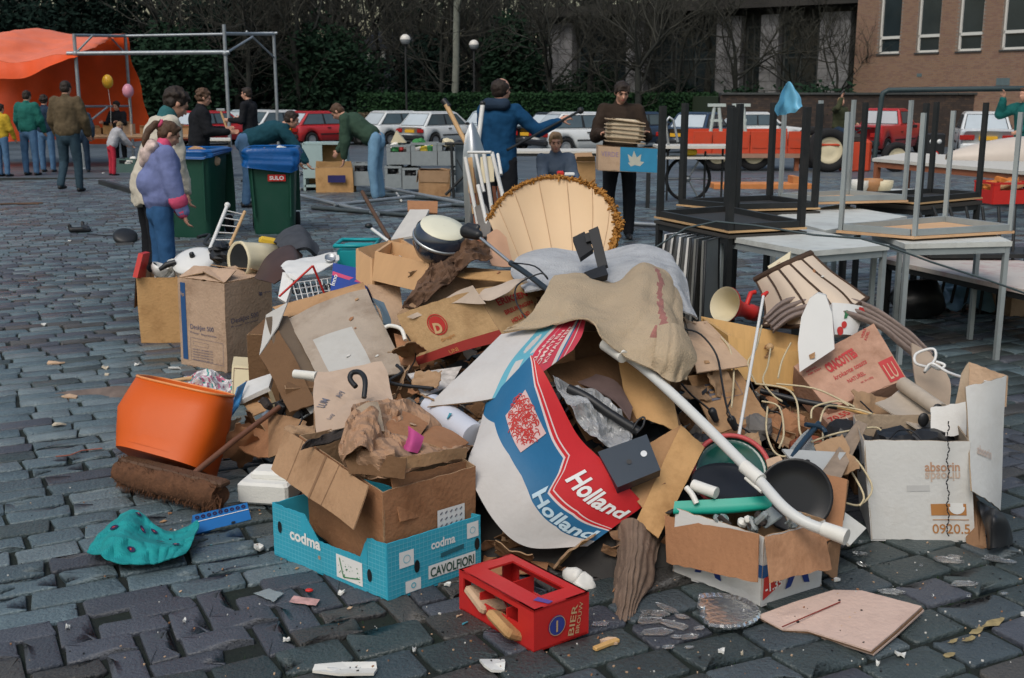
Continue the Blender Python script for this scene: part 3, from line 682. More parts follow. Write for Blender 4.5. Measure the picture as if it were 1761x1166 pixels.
def car(label,px,py,y,ang,colr,kind='hatch',scale=1.0,lit=True,plate=True,group='cars parked behind the market',L_=3.75,bumper=True,H_=1.38,zoff=0):
 """ang: heading in degrees clockwise from straight away"""
 g0=P(px,py,y);x0,y0,z0=0,0,0;t=thing('parked_car',label,'car',(0,0,0),group);W=1.6;hw=W/2;hl=L_/2
 wy=(-hl+.68,hl-.72);wr=.29
 def zb(v):
  b=.22
  for c in wy:
   dd=abs(v-c)
   if dd<wr+.07:b=max(b,math.sqrt((wr+.07)**2-dd*dd)+.27)
  return b
 if kind=='hatch':zt=lambda v:.86 if v<.65 else .86-.16*((v-.65)/(hl-.65))**1.5
 elif kind=='sedan':zt=lambda v:.92 if v<-.9 else(.88 if v<.75 else .88-.14*((v-.75)/(hl-.75))**1.5)
 else:zt=lambda v:1.0
 m=M();N=44;vs=[];fs=[]
 for i in range(N+1):
  v=-hl+L_*i/N;e=min(1,min(i,N-i)/2.2);rs=.88+.12*math.sqrt(e);b,tp=zb(v)+(1-e)*.08,zt(v)-(1-e)*.06;h=hw*rs
  sec=[(-h*.9,b),(-h*.98,b+.02),(-h,min(.55,tp-.15)if b<.5 else max(b+.02,.6)),(-h*.97,tp-.05),(-h*.9,tp),(0,tp+.015),(h*.9,tp),(h*.97,tp-.05),(h,min(.55,tp-.15)if b<.5 else max(b+.02,.6)),(h*.98,b+.02),(h*.9,b)]
  vs+=[(a,v,z)for a,z in sec]
 K=11
 for i in range(N):
  for k in range(K):fs.append((i*K+k,i*K+(k+1)%K,(i+1)*K+(k+1)%K,(i+1)*K+k))
 fs.append(tuple(range(K)));fs.append(tuple(range(len(vs)-1,len(vs)-K-1,-1)));m.add(vs,fs,0,True)
 body=part('body',m,colr,t)
 # greenhouse
 if kind=='hatch':yb0,yb1,yt0,yt1=-hl+.10,.98,-hl+.62,.25
 elif kind=='sedan':yb0,yb1,yt0,yt1=-hl+.75,.95,-hl+1.35,.30
 else:yb0,yb1,yt0,yt1=-.35,1.0,-.25,.55
 zb_,zt_=zt(0)-.02,H_;bh,th=hw*.93,hw*.76
 B=[V((-bh,yb0,zb_)),V((bh,yb0,zb_)),V((bh,yb1,zb_)),V((-bh,yb1,zb_))];T_=[V((-th,yt0,zt_)),V((th,yt0,zt_)),V((th,yt1,zt_)),V((-th,yt1,zt_))]
 m=M();m.hexa(B,T_);ct=V((0,(yt0+yt1)/2,zt_));m.hexa(T_,[ct+(p-ct)*.86+V((0,0,.045))for p in T_]);rf_=part('roof',m,colr,t);bv=rf_.modifiers.new('edge','BEVEL');bv.width=.05;bv.segments=3;bv.angle_limit=R(25)
 def win(q4,u0,u1,v0,v1,mt,nm='window'):
  q=Q(*q4);mm=M();decal_poly(mm,q,[(u0,v0),(u1,v0),(u1,v1),(u0,v1)],.006,0,2);fr=M()
  decal_poly(fr,q,[(u0-.02,v0-.04),(u1+.02,v0-.04),(u1+.02,v1+.04),(u0-.02,v1+.04)],.003,0,2)
  f=part(nm,fr,BLK,t);part('pane',mm,mt,f)
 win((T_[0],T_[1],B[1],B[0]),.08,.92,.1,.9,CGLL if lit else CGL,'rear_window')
 for A in((T_[1],T_[2],B[2],B[1]),(T_[3],T_[0],B[0],B[3])):
  r_=A[0]is T_[1]
  for u0,u1 in(((.06,.44),(.48,.9))if kind!='pickup' else((.12,.88),)):
   win(A,u0 if r_ else 1-u1,u1 if r_ else 1-u0,.14,.86,CGL)
 win((T_[2],T_[3],B[3],B[2]),.08,.92,.1,.9,CGL,'windscreen')
 for wx in(-hw+.09,hw-.09):
  for wy_ in wy:wheel(t,(wx,wy_,wr),wr,.17)
 for s_ in(-1,1):
  m=M();m.bbox((0,s_*(hl+.02),.41),(W*.96,.16,.2),.3);part('bumper',m,BLK if bumper else colr,t)
  m=M();m.box((s_*(hw+.004),0,.50),(.02,L_*.42,.05));part('side_strip',m,BLK,t)
 for s_ in(-1,1):
  m=M();m.bbox((s_*hw*.74,-hl+.0,.68),(.34 if kind!='sedan' else .42,.06,.15),.2);part('tail_light',m,TLR,t)
  m=M();m.bbox((s_*hw*.74,hl-.01,.62),(.3,.06,.15),.2);part('headlight',m,HLT,t)
  m=M();m.bbox((s_*(hw+.06),.62,.93),(.16,.08,.11),.25);part('mirror',m,BLK,t)
  m=M();m.box((s_*(hw*1.0+.0),-.35,.76),(.03,.16,.03));part('handle',m,BLK,t)
 if plate:m=M();m.bbox((0,-hl-.0,.66),(.52,.05,.12),.1);part('number_plate',m,PLY,t)
 t.location=(g0.x,y,gz(y)+zoff);t.rotation_euler=(0,0,-R(ang));t.scale=(scale,)*3
 return t
WHT=paint('white',(.60,.62,.62));RED=paint('red',(.42,.018,.02));DBL=paint('dark_blue',(.02,.04,.075));CBK=paint('black',(.015,.017,.02));SLV=paint('silver',(.22,.26,.29))
PBL=paint('pale_blue',(.42,.50,.54));ORD=paint('orange_red',(.45,.05,.02))
cars=[('red hatchback half hidden behind the left scaffold post',372,215,49,40,RED,'hatch',{}),('pale hatchback behind the man in black with a hammer',452,215,52,48,PBL,'hatch',{}),('white hatchback with dark side windows just left of the red hatchback',492,212,51,46,WHT,'hatch',{'lit':False}),('bright red hatchback seen from behind above the bending man in green',560,215,48.5,47,RED,'hatch',{}),('white hatchback with sloping back, right of the low brown hedge',694,214,49,50,WHT,'hatch',{}),('white hatchback with yellow plate behind the spade',760,214,47.5,40,WHT,'hatch',{}),('dark-tailed hatchback beyond the blue coat sleeve',860,215,50,30,PBL,'hatch',{}),('black saloon with red tail lights and yellow plate behind the outstretched arm',962,218,44.0,38,CBK,'sedan',{'L_':4.2}),('white three-door hatchback standing side-on behind the crouching boy',1012,220,39.5,68,WHT,'hatch',{}),('dark blue car behind the youth carrying the boxes',1108,214,46.5,60,DBL,'sedan',{'L_':4.2}),('dark saloon with pale rear window left of the red trailer',1205,220,42,32,DBL,'sedan',{'L_':4.2}),('white car behind the red trailer',1300,216,46,75,WHT,'sedan',{'L_':4.2}),('white saloon with yellow plate at the right behind the steel tables',1688,232,36.5,17,WHT,'sedan',{'L_':4.3,'bumper':False,'lit':True}),('red pick-up with dark rear window right of the tractor',1520,222,40.5,40,RED,'pickup',{'L_':4.3,'H_':1.5,'plate':False}),]
for lb,px,py,y,a,c_,k,kw in cars:car(lb,px,py,y,a,c_,k,**kw)
# ============ PEOPLE
SKIN=mat('skin',(.50,.27,.19),.55,.08,8,.05,60,spec=.35,sub=.1);HAIRD=mat('dark_hair',(.022,.014,.010),.65,.35,40,.4,90);HAIRB=mat('brown_hair',(.075,.040,.022),.65,.35,40,.4,90);HAIRF=mat('fair_hair',(.22,.14,.075),.65,.3,40,.4,90)
def cloth(nm,c,**k):return mat('cloth_'+nm,c,.9,k.get('var',.25),k.get('scale',7),.9,14,spec=.15,dirt=.25,dcol=tuple(x*.6 for x in c))
JEANS=cloth('jeans',(.075,.15,.26));JEANL=cloth('pale_jeans',(.14,.26,.38));NAVY=cloth('navy',(.02,.035,.06));BLACKC=cloth('black',(.013,.014,.017));SHOE=mat('shoe_black',(.012,.012,.013),.5)
LIP=mat('lips',(.36,.12,.10),.5);EYE=mat('eye_dark',(.03,.02,.015),.3);BROW=mat('brow',(.04,.025,.018),.8)
def person(label,loc,face,h=1.76,spine=(0,0,1),legs=(((.08,0,-1),(0,0,-1)),((-.08,0,-1),(0,0,-1))),arms=(((.2,0,-1),(.1,.2,-1)),((-.2,0,-1),(-.1,.2,-1))),gaze=(0,1,0),jacket=NAVY,trousers=JEANS,shoes=SHOE,hair=HAIRD,hairstyle='short',puff=.018,hem=0.0,voxel=.011,group=None,detail=True,pelvis=None,extras=None,wide=1.0,curl=.5,bulk=0,fold=.013):
 X=V((1,0,0));s_=V(spine).normalized();fw=s_.cross(X).normalized()
 pel=V((0,0,0));kn,an=[],[]
 for side,(a,b)in zip((1,-1),legs):
  hp=pel+X*side*.052*h;k_=hp+V(a).normalized()*.235*h;kn.append((hp,k_));an.append(k_+V(b).normalized()*.228*h)
 zf=min(p.z for p in an)-.042*h
 if pelvis is None:base=-zf
 else:base=pelvis
 nk=pel+s_*.325*h;sh=[pel+s_*.300*h+X*.103*h*wide,pel+s_*.300*h-X*.103*h*wide]
 gd=V(gaze).normalized();hu=(V((0,0,1))*.8+s_*.5);hx=gd.cross(hu).normalized();hu=hx.cross(gd).normalized()
 hq=Matrix((hx,gd,hu)).transposed()
 hc=nk+(s_*.045+hu*.048)*h+gd*.012*h
 el,wr,hd=[],[],[]
 for k,(a,b)in enumerate(arms):
  e=sh[k]+V(a).normalized()*.165*h;w_=e+V(b).normalized()*.145*h;el.append(e);wr.append(w_);hd.append(V(b).normalized())
 L0=V(loc);rot=Matrix.Rotation(-R(face),4,'Z');mt=Matrix.Translation(L0+V((0,0,base)))@rot
 t=thing('person',label,'person',L0,group)
 def fin(m,vx,sm,nm,mt_,parent=t,amp=0,lb=None):
  m=fuse(m,vx,sm)
  if amp:rough_up(m,amp,8,len(label));rough_up(m,amp*.45,21,len(label)+3)
  return part(nm,m.xf(mt),mt_,parent,lb)
  # body -------------
 m=M();r=h
 cap(m,pel+s_*.02*h,.070*r,pel+s_*.12*h,.062*r,12);cap(m,pel+s_*.12*h,.062*r,pel+s_*.24*h,.075*r,12)
 for k in(0,1):
  cap(m,nk-s_*.05*h,.045*r,sh[k],.034*r);cap(m,sh[k],.030*r,el[k],.023*r,10);cap(m,el[k],.023*r,wr[k],.0155*r,10)
  cap(m,kn[k][0],.045*r,kn[k][1],.030*r,10);cap(m,kn[k][1],.030*r,an[k],.019*r,10)
  ft=V((0,1,0));cap(m,an[k]-V((0,0,.02*h)),.018*r,an[k]+ft*.085*h-V((0,0,.026*h)),.014*r,8)
  d=hd[k];sx=d.cross(gd if abs(d.dot(gd))<.9 else X).normalized();pn=sx.cross(d).normalized()
  pc=wr[k]+d*.032*h
  hq2=Matrix((sx,d,pn)).transposed();m.ell(pc,(.022*h,.032*h,.011*h),hq2,10)
  for i,(o_,l_)in enumerate(((-.016,.040),(-.0055,.046),(.0055,.044),(.016,.034))):
   b0=wr[k]+d*.052*h+sx*o_*h;b1=b0+(d+pn*curl*.6).normalized()*l_*.5*h;b2=b1+(d*(1-curl)+pn*curl*1.4).normalized()*l_*.55*h
   cap(m,b0,.0058*h,b1,.0052*h,6);cap(m,b1,.0052*h,b2,.0045*h,6)
  b0=wr[k]+d*.022*h+sx*.018*h*(1 if k else-1);b1=b0+(d*.7+sx*(1 if k else-1)*.6+pn*.5).normalized()*.03*h;cap(m,b0,.0075*h,b1,.0058*h,6);cap(m,b1,.0058*h,b1+(d+pn*.6).normalized()*.018*h,.005*h,6)
 cap(m,nk-s_*.02*h,.034*r,hc-hu*.02*h-gd*.012*h,.030*r,10)
 hp=lambda a,b,c:hc+hq@V((a*h,b*h,c*h))
 m.ell(hp(0,-.006,.016),(.041*h,.051*h,.046*h),hq,18);m.ell(hp(0,.012,-.016),(.034*h,.040*h,.046*h),hq,16);m.ell(hp(0,.034,-.046),(.016*h,.014*h,.012*h),hq,10)
 cap(m,hp(0,.046,.008),.0055*h,hp(0,.060,-.013),.0085*h,8);m.ell(hp(0,.047,.018),(.026*h,.008*h,.007*h),hq,8)
 for s2 in(-1,1):
  m.ell(hp(s2*.042,-.002,-.002),(.006*h,.012*h,.018*h),hq,8);m.ell(hp(s2*.024,.032,-.012),(.012*h,.012*h,.012*h),hq,8)
 m.ell(hp(0,.048,-.031),(.013*h,.007*h,.004*h),hq,8)
 b_=fin(m,min(voxel,.0095)if detail else voxel,3,'body',SKIN)
 # face bits
 if detail:
  for s2 in(-1,1):
   m=M();m.ell(hp(s2*.0175,.0475,.004),(.0075*h,.004*h,.0042*h),hq,8);part('eye',m.xf(mt),EYE,t)
   m=M();cap(m,hp(s2*.009,.053,.0165),.0028*h,hp(s2*.028,.046,.0165),.0024*h,6);part('eyebrow',m.xf(mt),BROW,t)
  m=M();m.ell(hp(0,.0535,-.031),(.0125*h,.0035*h,.0045*h),hq,8);part('mouth',m.xf(mt),LIP,t)
  # hair -------------
 m=M();rg=random.Random(len(label))
 if hairstyle=='bald':
  m.ell(hp(0,-.018,.008),(.051*h,.056*h,.050*h),hq,16);m.ell(hp(0,-.026,-.014),(.046*h,.038*h,.038*h),hq,12)
 else:
  m.ell(hp(0,-.012,.024),(.047*h,.053*h,.046*h),hq,16);m.ell(hp(0,-.026,-.004),(.044*h,.036*h,.044*h),hq,14);m.ell(hp(0,.026,.050),(.032*h,.022*h,.014*h),hq,10)
  for s2 in(-1,1):m.ell(hp(s2*.040,.006,.010),(.009*h,.016*h,.022*h),hq,8)
  if hairstyle=='curly':
   for _ in range(46):
    d=V((rg.gauss(0,1),rg.gauss(-.5,1),rg.gauss(.6,.9))).normalized()
    if d.y>.55 and d.z<.5:continue
    m.ell(hp(d.x*.050,-.014+d.y*.054,.018+d.z*.054),.013*h,hq,6)
  if hairstyle=='fringe':
   for k in range(7):cap(m,hp(-.034+k*.011,.030,.05),.011*h,hp(-.036+k*.012+rg.uniform(-.004,.004),.050,.024+rg.uniform(-.004,.006)),.005*h,6)
  if hairstyle=='pony':
   a=hp(0,-.062,.022);pts=[a,hp(0,-.085,.012),hp(.0,-.098,-.03),hp(.01,-.098,-.08),hp(.02,-.088,-.125)]
   for i,(p,q)in enumerate(zip(pts[:-1],pts[1:])):cap(m,p,(.016,.019,.021,.019)[i]*h,q,(.019,.021,.019,.008)[i]*h,10)
 hr=fuse(m,.010,2)
 for i,p in enumerate(hr.v):hr.v[i]=tuple(V(p)+V(noise.noise_vector(V(p)*34))*.0075)
 part('hair',hr.xf(mt),hair,t)
 # jacket -----------
 m=M();f=puff
 hb_=hem-.055 if hem<.1 else 0
 if bulk:m.ell(pel+s_*.15*h-fw*.022*h,(.105*h+bulk,.10*h+bulk,.10*h+bulk),None,16)
 cap(m,pel-s_*hb_*h,.072*r+f,pel+s_*.13*h,.066*r+f,14);cap(m,pel+s_*.13*h,.066*r+f,pel+s_*.25*h,.074*r+f,14)
 for s2 in(-1,1):
  cap(m,pel-s_*hb_*h+X*s2*.038*h,.058*r+f,pel+s_*.14*h+X*s2*.034*h*wide,.056*r+f,12);cap(m,pel+s_*.14*h+X*s2*.034*h*wide,.056*r+f,pel+s_*.255*h+X*s2*.048*h*wide,.055*r+f*.9,12)
 for k in(0,1):
  cap(m,nk-s_*.045*h,.046*r+f*.6,sh[k],.037*r+f*.7,10);cap(m,sh[k],.036*r+f*.8,el[k],.028*r+f,12)
  e_=el[k].lerp(wr[k],.96);cap(m,el[k],.028*r+f,e_,.021*r+f*.55,12)
 cap(m,nk-s_*.03*h,.043*r+f*.4,nk+s_*.014*h,.036*r+f*.3,12)
 if hem>.1:
  for k in(0,1,.5):x_=X*(1-2*k)*.04*h;e_=(kn[0][1]-kn[0][0])*.5+(kn[1][1]-kn[1][0])*.5;m.tube([pel+s_*.06*h+x_,pel+x_,pel+e_*min(1,hem*2.4)+x_*1.15+X*.01],[.058*r+f*.8,.062*r+f*.8,.068*r+f*.8],14)
 jk=fin(m,voxel*1.1,4,'jacket',jacket,t,fold)
 # trousers -------------
 m=M();cap(m,pel+s_*.035*h,.070*r,pel-V((0,0,.01*h)),.074*r,14)
 for k in(0,1):
  cap(m,kn[k][0]+V((0,0,.02*h)),.054*r+.006,kn[k][1],.037*r+.008,12);cap(m,kn[k][1],.037*r+.008,an[k]+V((0,0,.005)),.030*r+.008,12)
 fin(m,voxel*1.1,3,'trousers',trousers,t,.006)
 for k in(0,1):
  m=M();a=an[k]-V((0,0,.022*h));cap(m,a-V((0,.022*h,0)),.021*r,a+V((0,.05*h,-.002*h)),.022*r,10);cap(m,a+V((0,.05*h,-.002*h)),.022*r,a+V((0,.095*h,-.006*h)),.015*r,10);cap(m,a,.022*r,a+V((0,0,.02*h)),.021*r,10)
  fin(m,voxel,2,'shoe',shoes,t)
 fr={'mt':mt,'pel':pel,'s':s_,'nk':nk,'sh':sh,'el':el,'wr':wr,'hd':hd,'hp':hp,'hq':hq,'fw':fw,'h':h,'an':an,'fin':fin}
 if extras:extras(t,fr)
 return t,fr
WW=lambda fr,p:fr['mt']@V(p)
# girl in the purple jacket ----------
LILAC=cloth('lilac',(.15,.18,.35));PINKC=cloth('pink',(.55,.08,.16));CREAMC=cloth('cream',(.50,.46,.38),var=.12)
def girl_extra(t,f):
 h=f['h'];m=M();cap(m,f['nk']-f['s']*.01*h,.046*h,f['nk']+f['s']*.036*h+V((0,.012,0)),.040*h,14);f['fin'](m,.01,2,'collar',PINKC,t)
 m=M();b=f['nk']-f['fw']*.075*h
 m.ell(b+V((0,.02,.01))*h,(.08*h,.04*h,.04*h),None,16);m.ell(b+V((0,-.01,-.035))*h,(.062*h,.035*h,.05*h),None,14);m.ell(b+V((0,-.03,-.075))*h,(.035*h,.022*h,.03*h),None,12)
 f['fin'](m,.01,3,'hood',mat('patterned_lining',(.42,.33,.30),.9,.8,16),t,.012)
 for k in(0,1):
  e,w_=f['el'][k],f['wr'][k];m=M();a=e.lerp(w_,.50);b2=e.lerp(w_,.56);cap(m,a,.05*h,b2,.049*h,12);part('sleeve_band',m.xf(f['mt']),PINKC,t)
  m=M();cap(m,e.lerp(w_,.93),.033*h,w_,.03*h,12);part('cuff',m.xf(f['mt']),PINKC,t)
  m=M();m.tube([f['nk'].lerp(f['sh'][k],.3)+f['fw']*.055*h,f['nk'].lerp(f['sh'][k],.7)+f['fw']*.05*h-f['s']*.05*h,f['nk'].lerp(f['sh'][k],.8)+f['fw']*.07*h-f['s']*.12*h],.008,6);part('piping',m.xf(f['mt']),PINKC,t)
 m=M();m.lathe([(.02*h,-.012),(.026*h,0),(.02*h,.012)],12,Matrix.Translation(f['hp'](0,-.066,.026))@f['hq'].to_4x4()@Matrix.Rotation(R(90),4,'X'));part('hair_tie',m.xf(f['mt']),PINKC,t)
gl=P(283,480,8.6);
person('girl in a lilac padded jacket and blue trousers, ponytail, looking at the heap',(gl.x,8.6,0),62,1.42,(0,.10,1),(((.03,.05,-1),(0,-.04,-1)),((-.03,-.02,-1),(0,-.05,-1))),(((.16,.12,-1),(.05,.30,-1)),((-.2,.05,-1),(.1,.45,-1))),(0,1,-.62),LILAC,cloth('blue_trousers',(.03,.09,.20)),SHOE,HAIRB,'pony',.034,-.02,.010,extras=girl_extra,fold=.007,bulk=.008)
# person in cream coat stooping behind the girl
def woman_extra(t,f):
 h=f['h'];m=M();b=f['nk']-f['fw']*.07*h;m.ell(b+V((0,.02,-.03))*h,(.085*h,.035*h,.028*h),None,16);m.ell(b+V((0,-.005,-.06))*h,(.065*h,.022*h,.04*h),None,14)
 f['fin'](m,.011,3,'hood',CREAMC,t,.01)
 m=M();cap(m,f['nk']-f['s']*.01*h,.05*h,f['nk']+f['s']*.03*h,.044*h,12);f['fin'](m,.011,2,'scarf',cloth('teal_scarf',(.03,.11,.12)),t,.006)
wl=P(262,470,9.15)
person('dark curly-haired person in a long cream coat stooping right behind the girl',(wl.x,9.2,0),58,1.70,(0,.34,1),(((.05,.04,-1),(0,-.06,-1)),((-.05,.04,-1),(0,-.08,-1))),(((.12,.1,-1),(.0,.2,-1)),((-.12,.1,-1),(.0,.2,-1))),(0,1,-.75),CREAMC,BLACKC,SHOE,HAIRD,'curly',.024,.15,.012,extras=woman_extra,fold=.018)
DGREEN=cloth('dark_green',(.025,.055,.045));TEALC=cloth('teal',(.018,.12,.10));BROWNL=cloth('brown_leather',(.10,.075,.045),var=.5);ROYAL=cloth('royal_blue',(.008,.05,.12));DTEAL=cloth('dark_teal',(.012,.055,.075))
def at_foot(px,y):return(px2x(px,y),y,gz(y))
# bending man in the green jacket
person('man in a dark green jacket and pale jeans bending over the scaffold tubes',at_foot(646,17.5),-78,1.80,(0,.86,.62),(((.06,.10,-1),(0,-.15,-1)),((-.22,.05,-1),(-.02,-.1,-1))),(((.25,.45,-1),(.0,.75,-1)),((-.1,-.02,-1),(0,.10,-1))),(0,.75,-.8),cloth('bottle_green',(.035,.065,.045)),JEANL,SHOE,HAIRB,'short',.035,-.02,.013)
# man leaning over the bin, dark teal jacket
person('man in a dark teal jacket and jeans leaning over the right green bin',at_foot(416,16.2),72,1.80,(0,1,.38),(((.06,.05,-1),(0,-.12,-1)),((-.06,.12,-1),(0,-.15,-1))),(((.15,.5,-.7),(.1,.5,-.8)),((-.15,.4,-.8),(.1,.5,-.8))),(0,1,-.35),DTEAL,JEANS,SHOE,HAIRD,'short',.03,0,.014)
# man in black with a hammer
p_,f_=person('man in black sweater standing by the scaffold, hammer in hand',at_foot(428,22.5),-75,1.84,(0,.03,1),arms=(((.2,.1,-1),(-.2,1,.1)),((-.2,.1,-1),(.0,1,.05))),gaze=(0,1,-.1),jacket=BLACKC,trousers=BLACKC,hair=HAIRD,puff=.016,voxel=.014)
hw=WW(f_,f_['wr'][1]+f_['hd'][1]*.12)
t=thing('hammer','pale-handled claw hammer held upright by the man in black','hammer',hw);m=M();m.tube([hw+V((.06,0,-.2)),hw+V((-.05,0,.16))],.022,8);part('handle',m,WOODL,t);m=M();m.bbox(hw+V((-.05,0,.19)),(.17,.04,.05),.2);part('head',m,STEEL,t)
# people by the orange stall, backs to us
stall=[('man in a teal green fleece seen from behind at the orange stall',42,25,8,1.84,TEALC,JEANS,HAIRD,'short',.035),('man in a mottled brown leather jacket walking away with one heel up',110,19.5,4,1.88,BROWNL,cloth('dark_jeans',(.03,.055,.075)),HAIRD,'short',.04),('person in a yellow and teal top at the left edge',-6,24.5,20,1.55,cloth('yellow_top',(.45,.30,.03)),JEANS,HAIRD,'short',.02),('person in dark navy jacket between the green fleece and the leather jacket',72,26.5,0,1.76,NAVY,JEANS,HAIRD,'curly',.03),('person in dark blue jacket just right of the leather jacket',133,26.5,-10,1.6,cloth('slate_blue',(.05,.075,.11)),NAVY,HAIRD,'short',.03),('dark-haired woman in black behind the stall table under the balloons',200,29.5,190,1.66,BLACKC,BLACKC,HAIRD,'curly',.015),]
for i,(lb,px,y,fc,h,jk,tr,hr,hs,pf)in enumerate(stall):
 lg=(((.06,0,-1),(0,-.02,-1)),((-.06,.02,-1),(0,0,-1)))if i!=1 else(((.05,.12,-1),(0,-.02,-1)),((-.05,.12,-1),(0,-.55,-1)))
 person(lb,at_foot(px,y),fc,h,(0,.06,1),lg,(((.28,.1,-1),(.0,.5,-1)),((-.28,.1,-1),(.0,.5,-1)))if i!=5 else(((.28,.4,-1),(-.1,1,.1)),((-.28,.4,-1),(.3,1,.2))),(0,1,-.2),jk,tr,SHOE,hr,hs,pf,voxel=.015,detail=(i==5),group='visitors at the orange stall')
person('small child in pale jacket and red trousers bending at the stall table',at_foot(184,25),50,1.22,(0,.45,1),(((.04,.04,-1),(0,-.1,-1)),((-.06,.04,-1),(0,-.1,-1))),(((.15,.6,-.9),(0,.7,-.7)),((-.15,.6,-.9),(0,.7,-.7))),(0,1,-.6),cloth('pale_grey_pink',(.36,.36,.38)),cloth('red_trousers',(.40,.03,.05)),SHOE,HAIRF,'short',.035,0,.013,detail=False,group='visitors at the orange stall')
person('dark-clad woman behind the left green bin, dark hair, face to the right',at_foot(336,15.5),70,1.66,(0,.1,1),arms=(((.2,.3,-1),(0,1,.0)),((-.2,.3,-1),(.2,1,.1))),gaze=(0,1,-.3),jacket=BLACKC,trousers=BLACKC,hair=HAIRB,hairstyle='curly',puff=.03,voxel=.014)
def blue_extra(t,f):
 h=f['h'];m=M();b=f['nk']-f['fw']*.05*h;cap(m,b+V((.05,0,.01))*h,.036*h,b+V((-.05,0,.01))*h,.036*h,10);f['fin'](m,.012,3,'hood',NAVY,t,.006)
p_,f_=person('balding man in a blue coat from behind, arm stretched out with a pole',at_foot(858,11.4),22,1.76,(0,.03,1),arms=(((.75,.35,-.75),(.75,.75,.42)),((-.12,.25,-1),(.0,.8,-.5))),gaze=(.35,1,-.15),jacket=ROYAL,trousers=BLACKC,hair=HAIRD,wide=.92,hairstyle='bald',puff=.016,hem=.06,voxel=.012,extras=blue_extra,fold=.012)
hw=WW(f_,f_['wr'][0]+f_['hd'][0]*.14);e=P(872,258,11.0)
t=thing('black_pole','thin black pole held slanting down by the man in the blue coat','pole',hw);m=M();m.tube([hw+(hw-e).normalized()*.12,e],.013,6);part('shaft',m,DKM,t);m=M();m.ell(hw+(hw-e).normalized()*.14,.035,None,10);part('grip',m,DKM,t)
# crouching boy
p_,f_=person('fair-haired boy in a grey-blue and black jacket crouching behind the lampshade frame',at_foot(958,11.8),165,1.5,(0.1,.25,1),(((.3,1,-.2),(0,-.3,-1)),((-.3,1,-.2),(0,-.3,-1))),(((.12,.5,-.9),(-.5,.7,.1)),((-.12,.5,-.9),(.2,.8,-.4))),(.25,1,-.25),cloth('grey_blue',(.075,.10,.14)),NAVY,SHOE,HAIRF,'short',.018,0,.011,wide=.9,pelvis=.50)
hw=WW(f_,f_['wr'][0]+f_['hd'][0]*.09)
t=thing('toy_box','small red and blue toy in the crouching boy\'s hands','toy',hw);m=M();m.bbox(hw,(.16,.10,.10),.2);part('body',m,PNAVY,t);m=M();m.bbox(hw+V((-.07,-.02,.05)),(.07,.09,.06),.2);part('top',m,REDP,t);m=M();m.bbox(hw+V((.02,-.03,.05)),(.10,.07,.03),.2);part('label_strip',m,PWHT,t)
# youth carrying boxes
yl=at_foot(1068,12.6)
p_,f_=person('dark-haired youth in a black jacket carrying a blue-printed box with a bundle on top',yl,178,1.74,(0,-.02,1),(((.06,.03,-1),(0,-.02,-1)),((-.06,.0,-1),(0,0,-1))),(((.35,.25,-1),(-.25,1,.12)),((-.35,.25,-1),(.25,1,.12))),(-.1,1,-.38),cloth('black_brown',(.035,.024,.018)),BLACKC,SHOE,HAIRD,'fringe',.03,.02,.011,curl=.2)
c=P(1078,269,12.15)
o=V((c.x-.31,12.05,c.z-.135));cb=Carton('fruit_box','shallow box with pale leaf on blue print carried by the youth in black',o,(.62,0,-.03),(0,.3,0),(0,0,.25),CBP,'cardboard box',wob=.002,flaps={})
m=M();decal_rect(m,cb.q[0],.37,0,1,1);bl=part('printed_panel',m,mat('print_sky_blue',(.03,.22,.38),.7),cb.t)
m=M()
for a,l_ in((95,.10),(60,.09),(125,.09),(20,.07),(165,.05)):
 u,v=.62,.72;W_,H_=cb.q[0].size();ca,sa=math.cos(R(a)),math.sin(R(a));tip=(u+l_*1.5*ca/W_,v-l_*1.5*sa/H_);md=(u+l_*.7*ca/W_,v-l_*.7*sa/H_);px_,py_=-sa*.028,ca*.028
 decal_poly(m,cb.q[0],[(u,v),(md[0]+px_/W_,md[1]-py_/H_),tip,(md[0]-px_/W_,md[1]+py_/H_)],.003)
part('printed_leaf',m,mat('print_pale_leaf',(.45,.45,.38),.7),cb.t)
m=M();decal_text(m,cb.q[0],'VERDE',.05,.42,.05,.18);part('printed_text',m,mat('print_mauve',(.30,.22,.30),.8),cb.t)
m=M();q=Matrix.Rotation(R(4),3,'Y');b0=c+V((-.03,0,.26));m.bbox(b0,(.40,.20,.26),.3,q);bd=thing('book_bundle','bundle of pale folded papers lying on the box the youth carries','paper bundle',b0);part('body',m,mat('old_paper',(.50,.42,.30),.85,.2,30,.3,60),bd)
for k in range(6):m=M();m.bbox(b0+V((0,-.004,-.11+k*.044)),(.42,.22,.012),.2,q@Matrix.Rotation(R(rnd.uniform(-3,3)),3,'Y'));part('page_block',m,mat('old_paper_edge',(.36,.27,.18),.85),bd)
# man on tractor, man at the right edge
person('man in an olive jacket with a raised hand sitting on the red tractor',(px2x(1446,30),30,0),150,1.74,(0,.02,1),(((.1,1,-.1),(0,.1,-1)),((-.1,1,-.1),(0,.1,-1))),(((.3,.5,.1),(-.3,.1,1)),((-.3,.3,-1),(0,1,-.3))),(0,1,0),cloth('olive',(.05,.055,.03)),NAVY,SHOE,HAIRF,'short',.03,0,.016,pelvis=.62,detail=False)
person('man in a teal jacket, hand at his head, at the right edge',at_foot(1772,18),250,1.74,(0,.1,1),arms=(((.3,.7,-.3),(-.3,.1,1)),((-.3,.3,-1),(0,1,-.3))),gaze=(0,1,-.1),jacket=cloth('teal_jacket',(.012,.10,.095)),trousers=NAVY,hair=HAIRB,puff=.03,voxel=.015,detail=False)
